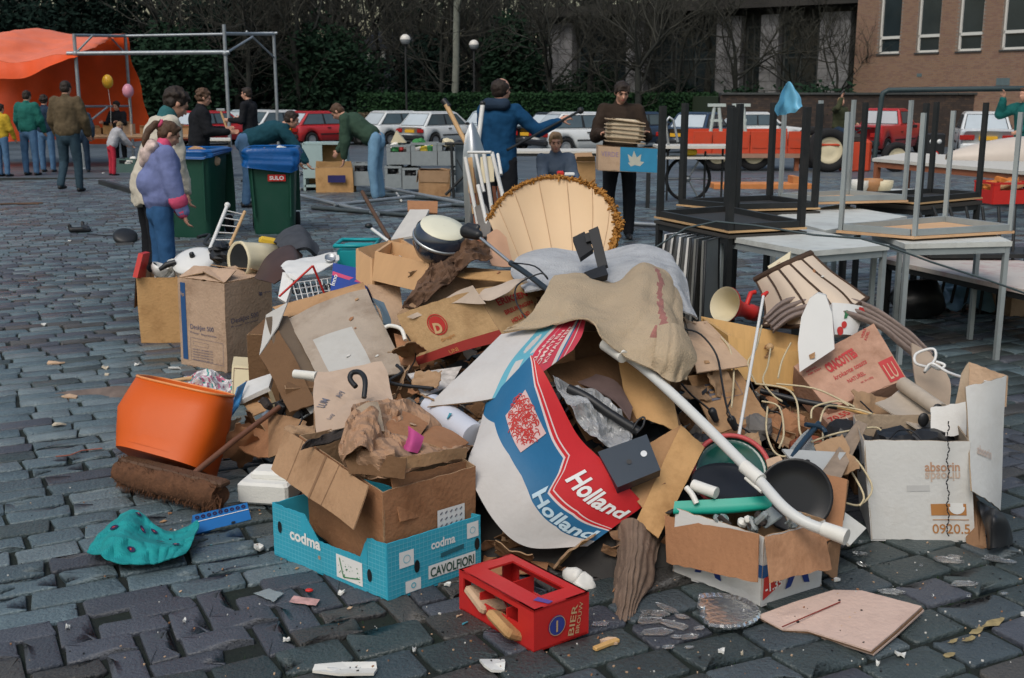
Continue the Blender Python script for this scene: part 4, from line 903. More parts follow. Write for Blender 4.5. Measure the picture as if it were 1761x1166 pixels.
# ============ MARKET FURNITURE BEHIND THE HEAP
BING=mat('bin_green',(.010,.062,.040),.5,.12,5,dirt=.35,dcol=(.03,.06,.05));BAGB=mat('blue_bag',(.006,.075,.25),.30,.25,7,.3,30)
def crumple(p,a,f=8,s=0):return V(p)+V(noise.noise_vector(V(p)*f+V((s,s,s))))*a
def wheelie_bin(px,py,rz,label,sign,bagdrop,fill=False):
 g=G(px,py);t=thing('wheelie_bin',label,'bin',(0,0,0),'green wheelie bins')
 def rr(w_,d_,z,r_=.07,n=5):
  return[V((x,y,z))for x,y in outline(w_,d_,r_,n)]
 def ringmesh(rings,mt_i=0,sm=True):
  m=M();n=len(rings[0]);m.add([p for r_ in rings for p in r_],[(i*n+k,i*n+(k+1)%n,(i+1)*n+(k+1)%n,(i+1)*n+k)for i in range(len(rings)-1)for k in range(n)],0,sm);return m
 m=ringmesh([rr(.44,.50,.0),rr(.45,.52,.04),rr(.50,.60,.55),rr(.54,.66,.93),rr(.54,.66,.95),rr(.52,.64,.95),rr(.42,.48,.05)]);m.add(rr(.42,.48,.05),[tuple(range(24))]);part('body',m,BING,t)
 m=ringmesh([rr(.57,.69,.90),rr(.59,.71,.90),rr(.60,.72,.955),rr(.58,.70,.97),rr(.53,.65,.97)]);part('rim',m,BING,t)
 for s_ in(-1,1):m=M();m.tube([(s_*.2,-.305,.2),(s_*.22,-.335,.88)],.012,6);part('rib',m,BING,t)
 for s_ in(-1,1):wheel(t,(s_*.25,.30,.10),.10,.05,V((1,0,0)),BLK)
 m=M();m.tube([(-.22,.38,.93),(-.22,.42,.93),(.22,.42,.93),(.22,.38,.93)],.016,8);part('handle',m,BING,t)
 m=M();m.sheet(lambda u,v:V((-.28+.56*u,.40+.06*math.sin(v*2),.95-.75*v)),6,8,.008);part('lid',m,BING,t)
 n=72;rings=[]
 def bagring(k,z,e,a):
  o_=outline(.54+k,.66+k,.09,17);out=[]
  for i,(x,y)in enumerate(o_):
   th=math.atan2(y,x);fr=max(0,math.cos(th+math.pi/2-.25));dz=e*(.35+.65*fr**1.3)*(1+.25*noise.noise(V((x*5,y*5,3))))
   pl_=(noise.voronoi(V((x*7,y*7,dz*5)))[0][0]-.3)*a*1.6;rd=V((x,y,0)).normalized()*pl_
   out.append(V((x,y,z-dz))+rd+V(noise.noise_vector(V((x*14,y*14,z*9-dz*16))))*a*.7)
  return out
 rings=[bagring(-.08,.80,0,.02),bagring(-.04,.92,0,.015),bagring(.02,.985,0,.008),bagring(.07,.97,0,.014)]+[bagring(.085+.01*math.sin(j*2.1),.955,bagdrop*1.05*j/9,.018+.022*min(1,j/3))for j in range(1,10)]
 n=len(rings[0]);m=M();m.add([p for r_ in rings for p in r_],[(i*n+k,i*n+(k+1)%n,(i+1)*n+(k+1)%n,(i+1)*n+k)for i in range(len(rings)-1)for k in range(n)],0,True)
 lb=part('bag_liner',m,BAGB,t)
 for i in range(6):m=M();a=rnd.uniform(-.18,.18);b=rnd.uniform(-.2,.2);m.bbox((a,b,.86+rnd.uniform(-.04,.05)),(.2,.24,.1),.2,Euler((rnd.uniform(-.4,.4),rnd.uniform(-.4,.4),rnd.uniform(0,3))).to_matrix());part('rubbish',m,[CBP,WHP,CB][i%3],t)
 if sign:
  q=Q((.06-.10,-.330,.685),(.06+.10,-.330,.685),(.06+.10,-.322,.61),(.06-.10,-.322,.61));m=M();decal_rect(m,q,0,0,1,1,.006);s_=part('sticker',m,REDP,t);m=M();decal_text(m,q,'SULO',.10,.78,.042,.16,bold=.03,off=.009);part('sticker_text',m,PWHT,s_)
 t.location=(g.x,g.y,0);t.rotation_euler=(0,0,R(rz));return t
wheelie_bin(474,398,8,'right green wheelie bin with hanging blue liner and red name sticker',True,.23)
wheelie_bin(343,404,-6,'left green wheelie bin behind the girl in lilac',False,.07)
# -------------- stall scaffold and tarpaulin
ORT=mat('orange_tarp',(.66,.075,.010),.5,.15,2.5,.5,6,spec=.3);ORT2=mat('orange_tarp_skylit',(.74,.16,.065),.4,.12,2.5,.6,6,spec=.4)  # paler roof copy carries the sky light in its colour
def post(px,Y,top,thick=.035):x=px2x(px,Y);return V((x,Y,gz(Y))),V((x,Y,P(px,top,Y).z))
PA,PB,PC,PD=post(135,28,58),post(222,33,58),post(391,28,42),post(475,33,55)
t=thing('stall_scaffold','grey tube scaffold of an empty stall between orange tarpaulin and parked cars','scaffold',PC[0])
for i,(a,b)in enumerate((PA,PB,PC,PD)):
 m=M();m.tube([a,b],.045,8);s_=part('upright',m,GALV,t);m=M();m.lathe([(.02,0),(.09,0),(.09,.02),(.05,.04)],10,Matrix.Translation(a));part('foot_plate',m,GALV,s_)
zA,zB=P(135,92,28).z,P(222,62,33).z
def bar(a,b,r_=.038,nm='rail'):m=M();m.tube([a,b],r_,8);return part(nm,m,GALV,t)
at=lambda p,z,dx=0,dy=0:V((p[0].x+dx,p[0].y+dy,z))
bar(at(PA,zA,-.2),at(PC,zA+.03,.1),.05);bar(at(PB,zB,-.1),at(PD,zB+.08,.1));bar(at(PA,zA+.42),at(PB,zB));bar(at(PC,zA+.46),at(PD,zB+.05))
bar(at(PA,zA,.0),at(PA,zA+.42,.45),.025,'brace');bar(at(PC,zA),at(PC,zA+.46,.32,1.6),.03,'brace');bar(at(PD,zB-.6),at(PD,zB+.05,-.4,-1.6),.025,'brace');bar(at(PB,zB-.5,0),at(PB,zB,-.45),.025,'brace')
bar(at(PA,1.25),at(PB,1.2),.03);bar(at(PA,.75),at(PA,1.22,.35,.9),.025,'brace')
for p in(PA,PC):m=M();m.ell(at(p,zA),.075,None,8);part('clamp',m,GALV,t)
def tarp():
 T=thing('tarpaulin_stall_cover','bright orange tarpaulin draped over the stall frame at the left','tarpaulin',(PA[0].x-3,30,gz(30)))
 xl=px2x(-140,30);m=M()
 def roof(u,v):
  x0,x1=xl,PB[0].x-.02;X_=x0+(x1-x0)*u;f=V((min(X_,PA[0].x+.0)if u>.9 else X_,28+5*v,zA+(zB-zA+.05)*v))
  xx=x0+((PA[0].x+(PB[0].x-PA[0].x)*v)-x0)*u
  bump_=.35*math.exp(-((xx-px2x(25,30))/.8)**2)*math.sin(math.pi*min(1,v*1.0));sag=-.22*math.sin(math.pi*u*2.2)**2*(1-v)-.12*(1-v)*(1-u)
  return crumple(crumple((xx,28+5*v,zA+(zB-zA+.06)*v+bump_+sag),.10,.8,2),.05,3,6)
 m.sheet(roof,60,30,.01,back=0);part('roof_sheet',m,ORT2,T)
 def fr(u,v):
  p=roof(u,0);d=(.95*(1-u)**.8+.05)*(1+.18*math.sin(u*17))
  return crumple(p+V((0,-.02-.15*v,-d*v)),.05*v,2.2,5)
 m=M();m.sheet(fr,34,8,.01,back=0);part('valance',m,ORT,T)
 def bk(u,v):
  xr=PB[0].x+(.55+.0)*v**1.2;X_=xl+(xr-xl)*u
  return crumple((X_,33.1+.25*math.sin(v*3),zB-(zB-.15)*v),.16,1.3,9)
 m=M();m.sheet(bk,40,16,.01,back=0);part('back_sheet',m,ORT,T)
tarp()
def balloon(px,py,Y,mt_,lb):
 c=P(px,py,Y);m=M();pr=[]
 for k in range(13):
  a=math.pi*k/12;pr.append((.135*math.sin(a)*(1-.12*math.cos(a)*-1),-.17*math.cos(a)*(1.08 if k<6 else .92)))
 m.lathe(pr,16,Matrix.Translation(c));t=thing('balloon',lb,'balloon',c);part('skin',m,mt_,t);m=M();m.lathe([(.001,0),(.02,-.03),(.001,-.02)],8,Matrix.Translation(c+V((0,0,-.18))));part('knot',m,mt_,t)
 m=M();m.tube([c+V((0,0,-.19)),c+V((.03,0,-.6)),c+V((.0,0,-1.1))],.006,4);part('string',m,WHP,t)
balloon(185,139,29,mat('balloon_yellow',(.65,.36,.03),.25),'yellow balloon floating before the orange tarpaulin');balloon(220,155,28.5,mat('balloon_pink',(.60,.26,.34),.25),'pink balloon beside the scaffold post at the orange stall')
def flat_table(name,label,corners,ztop,topm,legm,th=.03,legw=.03,down=None,up=None,apron=.04,group=None,round_legs=False,cat='table',inner=None):
 """corners: four (x, y) round the top; down: legs to this z; up: legs rise by this much (table lying top-down)"""
 C_=[V((x,y,ztop))for x,y in corners];ct=sum(C_,V())/4;base=ct.copy();base.z=down if down is not None else ztop-th
 t=thing(name,label,cat,base,group);m=M();s_=(C_[1]-C_[0]).cross(C_[2]-C_[1]).z
 if s_<0:C_=C_[::-1]
 m.hexa([p-V((0,0,th))for p in C_],C_);part('top',m,topm,t)
 sg=1 if up is None else-1
 for i in range(4):
  a,b=C_[i],C_[(i+1)%4];a2=a+(ct-a)*.03;b2=b+(ct-b)*.03;z0,z1=(ztop-th-apron,ztop-th-.002)if up is None else(ztop+.002,ztop+apron)
  al=(b2-a2).normalized();inn=V((-al.y,al.x,0))*legw*.8;q=[a2+al*legw,b2-al*legw,b2-al*legw+inn,a2+al*legw+inn]
  m=M();m.hexa([V((p.x,p.y,z0))for p in q],[V((p.x,p.y,z1))for p in q]);part('frame_rail',m,legm,t)
  p=a+(ct-a).normalized()*legw*1.1;z0,z1=(down,ztop-th-.001)if up is None else(ztop+.001,ztop+up)
  m=M();xa=(C_[1]-C_[0]).normalized();q=Matrix((xa,V((-xa.y,xa.x,0)),V((0,0,1)))).transposed()
  m.box((p.x,p.y,(z0+z1)/2),(legw,legw,z1-z0),q)if not round_legs else m.tube([(p.x,p.y,z0),(p.x,p.y,z1)],legw/2,8)
  part('leg',m,legm,t)
 if inner:
  m=M();q=[p+(ct-p)*.12+V((0,0,.004))for p in C_];m.hexa([p-V((0,0,.003))for p in q],q);part('underside_board',m,inner,t)
 return t
xy=lambda px,py,z:tuple(PZ(px,py,z)[:2])
TTOP=mat('laminate_top',(.56,.58,.55),.45,.12,4,dirt=.6,dcol=(.28,.27,.24),dscale=5);SIL=mat('grey_frame',(.34,.38,.385),.5,.12,10,metal=.3,dirt=.4,dcol=(.12,.12,.12));BOARD=mat('chip_board',(.58,.36,.20),.8,.12,12,dirt=.3,dcol=(.3,.18,.1))
GREYT=[(1234,403),(1393,432),(1530,421),(1389,394)]
flat_table('steel_table','grey steel table with a pale stained top standing right behind the heap',[xy(a,b,.75)for a,b in GREYT],.75,TTOP,SIL,down=0,group='steel market tables',legw=.029)
z=.70;flat_table('steel_table','grey steel table at the right carrying an upturned table',[(2.30,6.60),(2.98,6.72),(3.05,7.35),(2.30,7.25)],z+.03,TTOP,SIL,down=0,group='steel market tables',legw=.029)
flat_table('steel_table','grey steel table with the tan underside, lying top-down at the right',[xy(1438,396,z+.06),xy(1571,407,z+.06),xy(1745,397,z+.06),xy(1626,381,z+.06)],z+.06,BOARD,SIL,up=.72,group='steel market tables',inner=BOARD,legw=.026,th=.016)
BT=.79;eps=.002
LD=[xy(1125,372,BT),xy(1254,398,BT),xy(1388,391,BT),xy(1250,363,BT)]
flat_table('steel_table','black steel table turned top-down, its thick legs up, nearest the youth with boxes',LD,BT,WOODL,DKM,up=.72,inner=mat('dark_under',(.03,.03,.03)),group='steel market tables',legw=.038,th=.012)
flat_table('steel_table','black steel table standing under the upturned black table',LD,BT-.025,mat('dark_top',(.05,.045,.04),.6),DKM,down=0,group='steel market tables',legw=.036,th=.02)
LF=[xy(1163,351,.80),xy(1262,361,.80),xy(1411,357,.80),xy(1326,344,.80)]
flat_table('steel_table','black steel table turned top-down, further back behind the first',LF,.80,WOODL,DKM,inner=mat('dark_under',(.03,.03,.03)),up=.72,group='steel market tables',legw=.038,th=.012)
flat_table('steel_table','black steel table standing under the rear upturned black table',LF,.775,mat('dark_top'),DKM,down=0,group='steel market tables',legw=.036)
LG=[xy(1335,341,.82),xy(1399,348,.82),xy(1562,344,.82),xy(1460,335,.82)]
flat_table('steel_table','grey steel table turned top-down between the two stacks of black tables',LG,.82,BOARD,SIL,up=.72,group='steel market tables',inner=BOARD,legw=.026,th=.016)
flat_table('steel_table','pale topped table standing behind the first grey table',[xy(1325,372,.76),xy(1420,396,.76),xy(1560,372,.76),xy(1440,352,.76)],.76,TTOP,SIL,down=0,group='steel market tables',legw=.029)
LH=[xy(1470,340,.80),xy(1580,349,.80),xy(1690,339,.80),xy(1600,332,.80)]
flat_table('steel_table','black steel table turned top-down in the right rear of the table stacks',LH,.80,WOODL,DKM,inner=mat('dark_under',(.03,.03,.03)),up=.72,group='steel market tables',legw=.034,th=.012)
flat_table('steel_table','black steel table standing under the right rear upturned table',LH,.775,mat('dark_top'),DKM,down=0,group='steel market tables',legw=.036)
J=[xy(1514,444,.42),xy(1880,524,.42),xy(2000,480,.42),xy(1600,428,.42)]
flat_table('stained_table','low table with dark red stains on its pale top at the right',J,.42,mat('stained_top',(.50,.46,.42),.7,.1,4,dirt=.9,dcol=(.30,.06,.08),dscale=2.2),DKM,down=0,legw=.05)
flat_table('long_table','long pale market table with a thick orange-brown edge under the white hull',[xy(1500,272,.55),xy(1780,296,.55),xy(1800,276,.55),xy(1560,262,.55)],.55,mat('table_white',(.55,.53,.48),.6,.1),WOODR,down=-.1,th=.05,legw=.08,apron=.09)
flat_table('market_table','long market table with pale top and dark legs behind the crouching boy',[(px2x(868,16),16,),(px2x(1125,16),16),(px2x(1125,16.8),16.8),(px2x(868,16.8),16.8)],.79,mat('table_white'),DKM,down=0,th=.03,legw=.05)
m=M();hull=P(1730,272,14.5)
for k in range(1):m.sheet(lambda u,v:V((hull.x-.75+2.3*u,14.5+.32*math.cos(math.pi*v)*math.sin(math.pi*min(1,u*1.0+.02))**.6,hull.z-.02+.30*math.sin(math.pi*v)*math.sin(math.pi*(u*.9+.05))**.7)),28,12,.01,back=0)
thing('upturned_hull','cream rounded hull lying upside down on the long table at the right','hull',hull,None,m,mat('hull_cream',(.52,.46,.40),.4,.06))
# cable, bag
m=M();pts=[P(1060,450,6.5),P(1130,424,6.5),P(1180,392,6.5),P(1232,381,6.6),P(1300,388,6.35),P(1400,404,6.2),P(1480,410,6.2),P(1530,424,6.2),P(1600,450,6.2),P(1700,482,6.2),P(1790,514,6.2)];m.tube(pts,.006,6)
thing('cable','thin dark cable drooping over the tables down to the right edge','cable',pts[3],None,m,mat('cable_grey',(.05,.07,.075),.6))
m=M();bt=P(1357,140,7.9);ex_=P(1340,183,7.9)
m.sheet(lambda u,v:crumple(bt+V(((u-.5)*(.015+.17*v**.8)+.012*v,.08*math.sin(u*6)*v,-.20*v*(1+.18*math.sin(u*5)))),.028*v+.003,14,3),16,12,.001,back=0);thing('plastic_bag','light blue plastic bag hooked on a leg of an upturned black table','bag',bt,None,m,mat('bag_light_blue',(.14,.40,.58),.35,.3,14,.3,30))
# folded boards with black edges left of the grey table
for i in range(6):
 a=P(1148+i*13,404+i*2,6.6-i*.06);q=Q(a,a+V((.13,.30,-.02)),V((a.x+.13+.02,a.y+.30,.02)),V((a.x-.10+.02*i,a.y,.02)),0,.004,i)
 lb=['folding panel with pale face and black rim leaning nearest the grey cloth','second folding panel behind the nearest','third folding panel','fourth folding panel','fifth folding panel','last folding panel, nearest the grey table leg'][i]
 t=thing('folding_board',lb if i in(0,5)else lb+' of the leaning row left of the grey table','panel',a-V((0,0,a.z)),'folding panels leaning in a row');part('board',panel(q,.02),WHC if i<4 else mat('panel_dark',(.16,.165,.155),.6),t)
 m=M();m.tube([q(0,0),q(1,0),q(1,1),q(0,1)],.009,6,close=True);part('edge_tube',m,DKM,t)
 # sheet, bag, boxes under the low table
m=M();c=G(1668,528);m.sheet(lambda u,v:crumple(c+V(((u-.5)*1.0,(v-.5)*.5,.16*math.sin(math.pi*u)*math.sin(math.pi*v)+.04)),.09,6,4),26,16,.002,back=0);thing('plastic_sheet','crumpled blue-grey plastic sheet on the ground under the stained table','plastic sheet',c,None,m,mat('sheet_blue_grey',(.14,.26,.34),.35,.35,9,.3,30))
m=M();c=G(1575,545)+V((0,0,.13));m.ell(c,(.2,.16,.15),None,16);rough_up(m,.05,7,2);thing('refuse_bag','black refuse bag lying under the left end of the stained table','bag',c-V((0,0,.13)),None,m,BLK)
g=G(1738,545);Carton('cardboard_box','plain tan box at the right edge beyond the blue-grey sheet',g,(.4,.1,0),(-.1,.35,0),(0,0,.28),CBP,flaps={0:(.12,200)})
# clutter on and under the rear tables, right
def crate(name,lb,c,d,rz,mt_,cat='crate',slots=True,fillm=None,group=None):
 c=V(c);t=thing(name,lb,cat,c,group);q=Matrix.Rotation(R(rz),3,'Z');w_,l_,h=d;f=lambda x,y,z:c+q@V((x,y,z))
 m=M();e=.012
 m.box(f(0,0,e/2),(w_,l_,e),q);part('base',m,mt_,t)
 for i,(x,y,sx,sy)in enumerate(((0,-l_/2,w_,e),(0,l_/2,w_,e),(-w_/2,0,e,l_-e),(w_/2,0,e,l_-e))):
  m=M();m.box(f(x,y,h*.32),(sx,sy,h*.62),q);m.box(f(x,y,h*.94),(sx*(1.02 if sx>e else 1.8),sy*(1.02 if sy>e else 1.8),h*.1),q)
  for s_ in(-1,1):m.box(f(x+(s_*w_*.42 if sx>e else 0),y+(s_*l_*.42 if sy>e else 0),h*.76),(sx*.15 if sx>e else sx,sy*.15 if sy>e else sy,h*.28),q)
  part('side',m,mt_,t)
 if fillm:
  for k in range(7):m=M();m.bbox(f(rnd.uniform(-.35,.35)*w_,rnd.uniform(-.3,.3)*l_,h*rnd.uniform(.6,1.0)),(w_*.3,l_*.35,h*.3),.2,Euler((rnd.uniform(-.6,.6),rnd.uniform(-.6,.6),rnd.uniform(0,3))).to_matrix());part('contents',m,fillm[k%len(fillm)],t)
 return t
crate('red_crate','red crate of orange scraps at the right edge behind the tables',G(1750,400)+V((0,.5,.3)),(.5,.4,.26),10,REDP,fillm=[mat('orange_scrap',(.5,.16,.03)),CB])
c=G(1612,430);Carton('cardboard_box','white box with a dark hand hole under the rear tables',V((c.x-.2,7.9,.42)),(.44,0,0),(0,.3,0),(0,0,.2),WHC,flaps={})
flat_table('pallet','dark low stand carrying the white box with hand hole',[(c.x-.5,7.7),(c.x+.6,7.7),(c.x+.6,8.4),(c.x-.5,8.4)],.415,DKM,DKM,down=0,th=.03,legw=.05,cat='stand')
for i,(px,py,nm,lb,mt_)in enumerate(((1500,318,'pottery_bowl','small tan bowl on the rear table',mat('bowl_tan',(.40,.20,.09),.5)),(1518,321,'pottery_bowl','cream-rimmed bowl beside the tan bowl on the rear table',CREAM),(1478,320,'bread_tin','pale tin left of the tan bowl on the rear table',WHP))):
 c=PZ(px,py+14,.86);c=P(px,py,9.4);m=M();m.lathe([(.001,-.05),(.05,-.05),(.08,.0),(.085,.05),(.078,.05),(.07,0),(.001,-.02)],16,Matrix.Translation(c));thing(nm,lb,'bowl',c,None,m,mt_)
cz=P(1500,320,9.4).z-.055
flat_table('steel_table','pale table under the bowls before the tractor',[(px2x(1460,9.1),9.1),(px2x(1620,9.1),9.1),(px2x(1625,9.8),9.8),(px2x(1465,9.8),9.8)],cz,TTOP,DKM,down=0,group='steel market tables')
# black tangle of a folded metal garden chair, right
m=M();c=P(1700,395,8.2)
for k in range(9):a=k*.7;m.tube([V((c.x-.4+.1*k,8.2+.1*math.sin(a),0)),V((c.x-.35+.09*k,8.2,.45)),V((c.x-.5+.12*k,8.3,.78))],.012,5)
m.box((c.x,8.25,.45),(.9,.4,.03));thing('folded_chairs','tangle of black folded chairs behind the right steel table','folded chairs',(c.x,8.2,0),None,m,DKM)
# -------------- tractor, trailer, cart
TRED=mat('tractor_red',(.50,.055,.02),.5,.15,5,dirt=.5,dcol=(.2,.06,.04))
def trailer():
 Y=27;z0=gz(Y);xl,xr=px2x(1195,Y),px2x(1392,Y);xc=(xl+xr)/2;W_=xr-xl;zt_=P(1290,226,Y).z;zb_=P(1290,264,Y).z
 t=thing('trailer','orange-red flat farm trailer behind the upturned black tables','trailer',(xc,Y,z0));m=M()
 for k in range(6):mm=M();mm.bbox((xl+W_*(k+.5)/6,Y,(zt_+zb_)/2),(W_/6-.02,.06,zt_-zb_),.1);mm.box((xl+W_*(k+.5)/6,Y-.035,(zt_+zb_)/2),(W_/6-.1,.02,(zt_-zb_)*.5));part('side_board',mm,TRED,t)
 m.box((xc,Y+1,zb_+.05),(W_,2,.1));m.box((xc,Y+2,(zt_+zb_)/2),(W_,.06,zt_-zb_));part('bed',m,TRED,t)
 m=M();m.box((xc,Y-.04,zb_-.05),(W_*1.02,.1,.1));part('chassis',m,mat('trailer_rail',(.30,.17,.12),.7),t)
 for px in(1240,1303):wheel(t,(px2x(px,Y),Y+.15,z0+.42),.42,.24,V((0,-1,0)),CREAM)
 for px in(1378,):m=M();x=px2x(px,Y);m.box((x,Y+.1,(z0+zb_)/2),(.10,.1,zb_-z0));part('prop',m,WOODR,t)
 for px,k in((1240,1),(1283,-1)):
  x=px2x(px,Y);tt=thing('trestle','pale A-shaped trestle on the trailer, '+('left one' if k==1 else 'right one'),'trestle',(x,Y+.5,zt_),'pale trestles on the trailer');hh=P(px,185,Y).z-zt_+.05
  for s_ in(-1,1):m=M();m.tube([(x+s_*.16,Y+.5,zt_-.35),(x+s_*.05,Y+.5,zt_+hh)],.045,6);part('leg',m,mat('trestle_pale',(.42,.48,.46),.6),tt)
  m=M();m.box((x,Y+.5,zt_+hh),(.42,.12,.07));part('head',m,mat('trestle_pale'),tt);m=M();m.box((x,Y+.5,zt_+hh*.4),(.28,.06,.06));part('rung',m,mat('trestle_pale'),tt)
trailer()
def tractor():
 Y=26.5;z0=gz(Y);x0=px2x(1432,Y);s_=F/Y;t=thing('tractor','old red tractor with cream wheel hubs behind the silver table legs','tractor',(x0+.6,Y,z0))
 X_=lambda px:px2x(px,Y);Z_=lambda py:P(880,py,Y).z
 wheel(t,(X_(1430),Y,z0+.50),.50,.30,V((0,-1,0)),CREAM);wheel(t,(X_(1430),Y+1.4,z0+.50),.50,.30,V((0,-1,0)),CREAM);wheel(t,(X_(1552),Y+.1,z0+.34),.34,.2,V((0,-1,0)),CREAM)
 m=M();m.tube([(X_(1404),Y,Z_(268)),(X_(1410),Y,Z_(251)),(X_(1432),Y,Z_(247)),(X_(1458),Y,Z_(254)),(X_(1464),Y,Z_(272))],.07,8);m.bbox((X_(1434),Y+.15,Z_(249)),(.72,.5,.05),.3);part('mudguard',m,TRED,t)
 m=M();m.bbox((X_(1488),Y+.5,Z_(270)),(X_(1512)-X_(1464),.6,Z_(240)-Z_(299)),.12);part('bonnet',m,TRED,t)
 m=M();m.bbox((X_(1478),Y+.45,Z_(240)),(.5,.5,.25),.3);m.tube([(X_(1484),Y+.5,Z_(245)),(X_(1484),Y+.5,Z_(225))],.03,6);part('engine',m,mat('engine_black',(.03,.025,.022),.6,.4),t)
 m=M();m.tube([(X_(1470),Y+.5,Z_(240)),(X_(1500),Y+.5,Z_(222))],.02,6);m.tube([V((X_(1500)+.16*math.cos(a),Y+.5+.16*math.sin(a),Z_(222)))for a in[k*.5236 for k in range(12)]],.015,6,close=True);part('steering_wheel',m,BLK,t)
 m=M();m.tube([(X_(1518),Y+.3,z0+.2),(X_(1524),Y+.3,Z_(170)),(X_(1526),Y+.3,Z_(160)),(X_(1535),Y+.3,Z_(155)),(X_(1780),Y+.3,Z_(152))],.06,8);fr_=part('pipe_rail',m,mat('bar_dark',(.03,.05,.055),.5),t)  # dark metal pipe rail, bent at one corner
 m=M();m.bbox((X_(1612),Y,Z_(250)),(.44,.3,.55),.1);lb_=part('light_box',m,BLK,t)
 for px in(1605,1618):m=M();m.lathe([(.001,0),(.055,0),(.05,-.02)],14,Matrix.Translation((X_(px),Y-.16,Z_(243)))@Matrix.Rotation(R(90),4,'X'));part('lamp_glass',m,HLT,lb_)
 m=M();m.lathe([(.06,0),(.085,0),(.085,.01),(.06,.01)],18,Matrix.Translation((X_(1612),Y-.16,Z_(265)))@Matrix.Rotation(R(90),4,'X'));part('round_sign_rim',m,REDP,lb_);m=M();m.lathe([(.001,.005),(.06,.005)],18,Matrix.Translation((X_(1612),Y-.16,Z_(265)))@Matrix.Rotation(R(90),4,'X'));part('round_sign',m,PWHT,lb_)
tractor()
def bicycle_cart():
 Y=17.5;t=thing('hand_cart','dark hand cart with spoked wheel under the table beside the youth','cart',(px2x(1185,Y),Y,gz(Y)))
 c=V((px2x(1188,Y),Y,gz(Y)+.33));m=M();m.tube([c+V((.33*math.cos(a),0,.33*math.sin(a)))for a in[k*math.pi/16 for k in range(32)]],.028,6,close=True);w_=part('wheel',m,TYRE,t)
 for k in range(6):a=k*math.pi/3;m=M();m.tube([c+V((.04*math.cos(a),0,.04*math.sin(a))),c+V((.31*math.cos(a),0,.31*math.sin(a)))],.016,5);part('spoke',m,STEEL,w_)
 m=M();m.ell(c,(.05,.05,.05),None,8);part('hub',m,STEEL,w_)
 for k,(px,h)in enumerate(((1135,.8),(1150,.8),(1172,.62),(1215,.75),(1245,.8))):m=M();m.tube([(px2x(px,Y),Y-.1,gz(Y)),(px2x(px,Y),Y-.1,gz(Y)+h)],.018,6);part('frame_tube',m,DKM,t)
 m=M();m.box((px2x(1195,Y),Y,gz(Y)+.82),(px2x(1260,Y)-px2x(1130,Y),.7,.04));part('tray',m,mat('table_white'),t);m=M();m.box((px2x(1195,Y),Y,gz(Y)+.66),(px2x(1260,Y)-px2x(1130,Y),.7,.03));part('shelf',m,mat('table_white'),t)
 c=V((px2x(1190,Y),Y-.1,gz(Y)+.735));m=M();m.bbox(c,(.17,.12,.09),.2);thing('yellow_box','small yellow box on the lower shelf of the hand cart','box',c,None,m,mat('yellow_paint',(.6,.42,.02),.4))
 m=M();p=V((px2x(1150,Y),Y-.15,gz(Y)+.84));m.tube([p,p+V((-.05,0,.35)),p+V((0,0,.42)),p+V((.06,0,.38)),p+V((.14,0,.05))],.02,7);thing('bent_handle','bent chrome handle standing on the hand cart','handle',p,None,m,STEEL)  # last piece is a loose chrome handle
bicycle_cart()
Y=20.5;c=V((px2x(1315,Y),Y,gz(Y)));t=thing('wooden_bench','low orange-brown wooden bench seen through the black table legs','bench',c)
for k in range(2):m=M();m.bbox(c+V((0,-.12+.25*k,P(1315,318,Y).z-gz(Y)-.02)),(px2x(1402,Y)-px2x(1232,Y),.22,.12),.1);part('seat_plank',m,mat('bench_orange',(.50,.19,.06),.6,.2,6),t)
for px in(1262,1372):m=M();m.box((px2x(px,Y),Y,gz(Y)+.11),(.1,.4,.22));part('leg',m,mat('bench_orange'),t)
# -------------- household clutter behind the heap, middle
GCR=mat('grey_plastic',(.24,.27,.28),.5,.15,6,dirt=.3,dcol=(.12,.13,.13));PBL_=mat('pale_blue_board',(.30,.40,.40),.7,.1,5)
X_=px2x;Y=20.0
def zpy(py,Y):return P(880,py,Y).z
c=V((X_(557,Y),Y,gz(Y)));t=thing('cabinet','pale blue cabinet carcass with a tan open front behind the tubes','cabinet',c);w_=X_(596,Y)-X_(524,Y);h=zpy(246,Y)-gz(Y)
for dx,dz,sx,sz in((-w_/2,h/2,.04,h),(w_/2,h/2,.04,h),(0,h,w_,.04),(0,h*.1,w_,.04),(-w_*.27,h*.62,w_*.44,h*.7)):m=M();m.box(c+V((dx,0 if sx!=w_*.44 else-.18,dz)),(sx,.36,sz)if sx!=w_*.44 else(sx,.02,sz));part('panel',m,PBL_,t)
m=M();m.box(c+V((0,.18,h/2)),(w_,.02,h));part('back',m,CBO,t)
bx_=Carton('cardboard_box','open tan box with a dark blue label before the pale blue cabinet',(X_(537,19.3),19.3,gz(19.3)),(.63,.03,0),(0,.4,0),(0,0,.42),CBO,flaps={0:(.1,100)})
m=M();m.box((X_(573,19.2),19.27,gz(19.2)+.23),(.30,.01,.12));part('printed_label',m,mat('label_navy',(.02,.02,.10)),bx_.t)
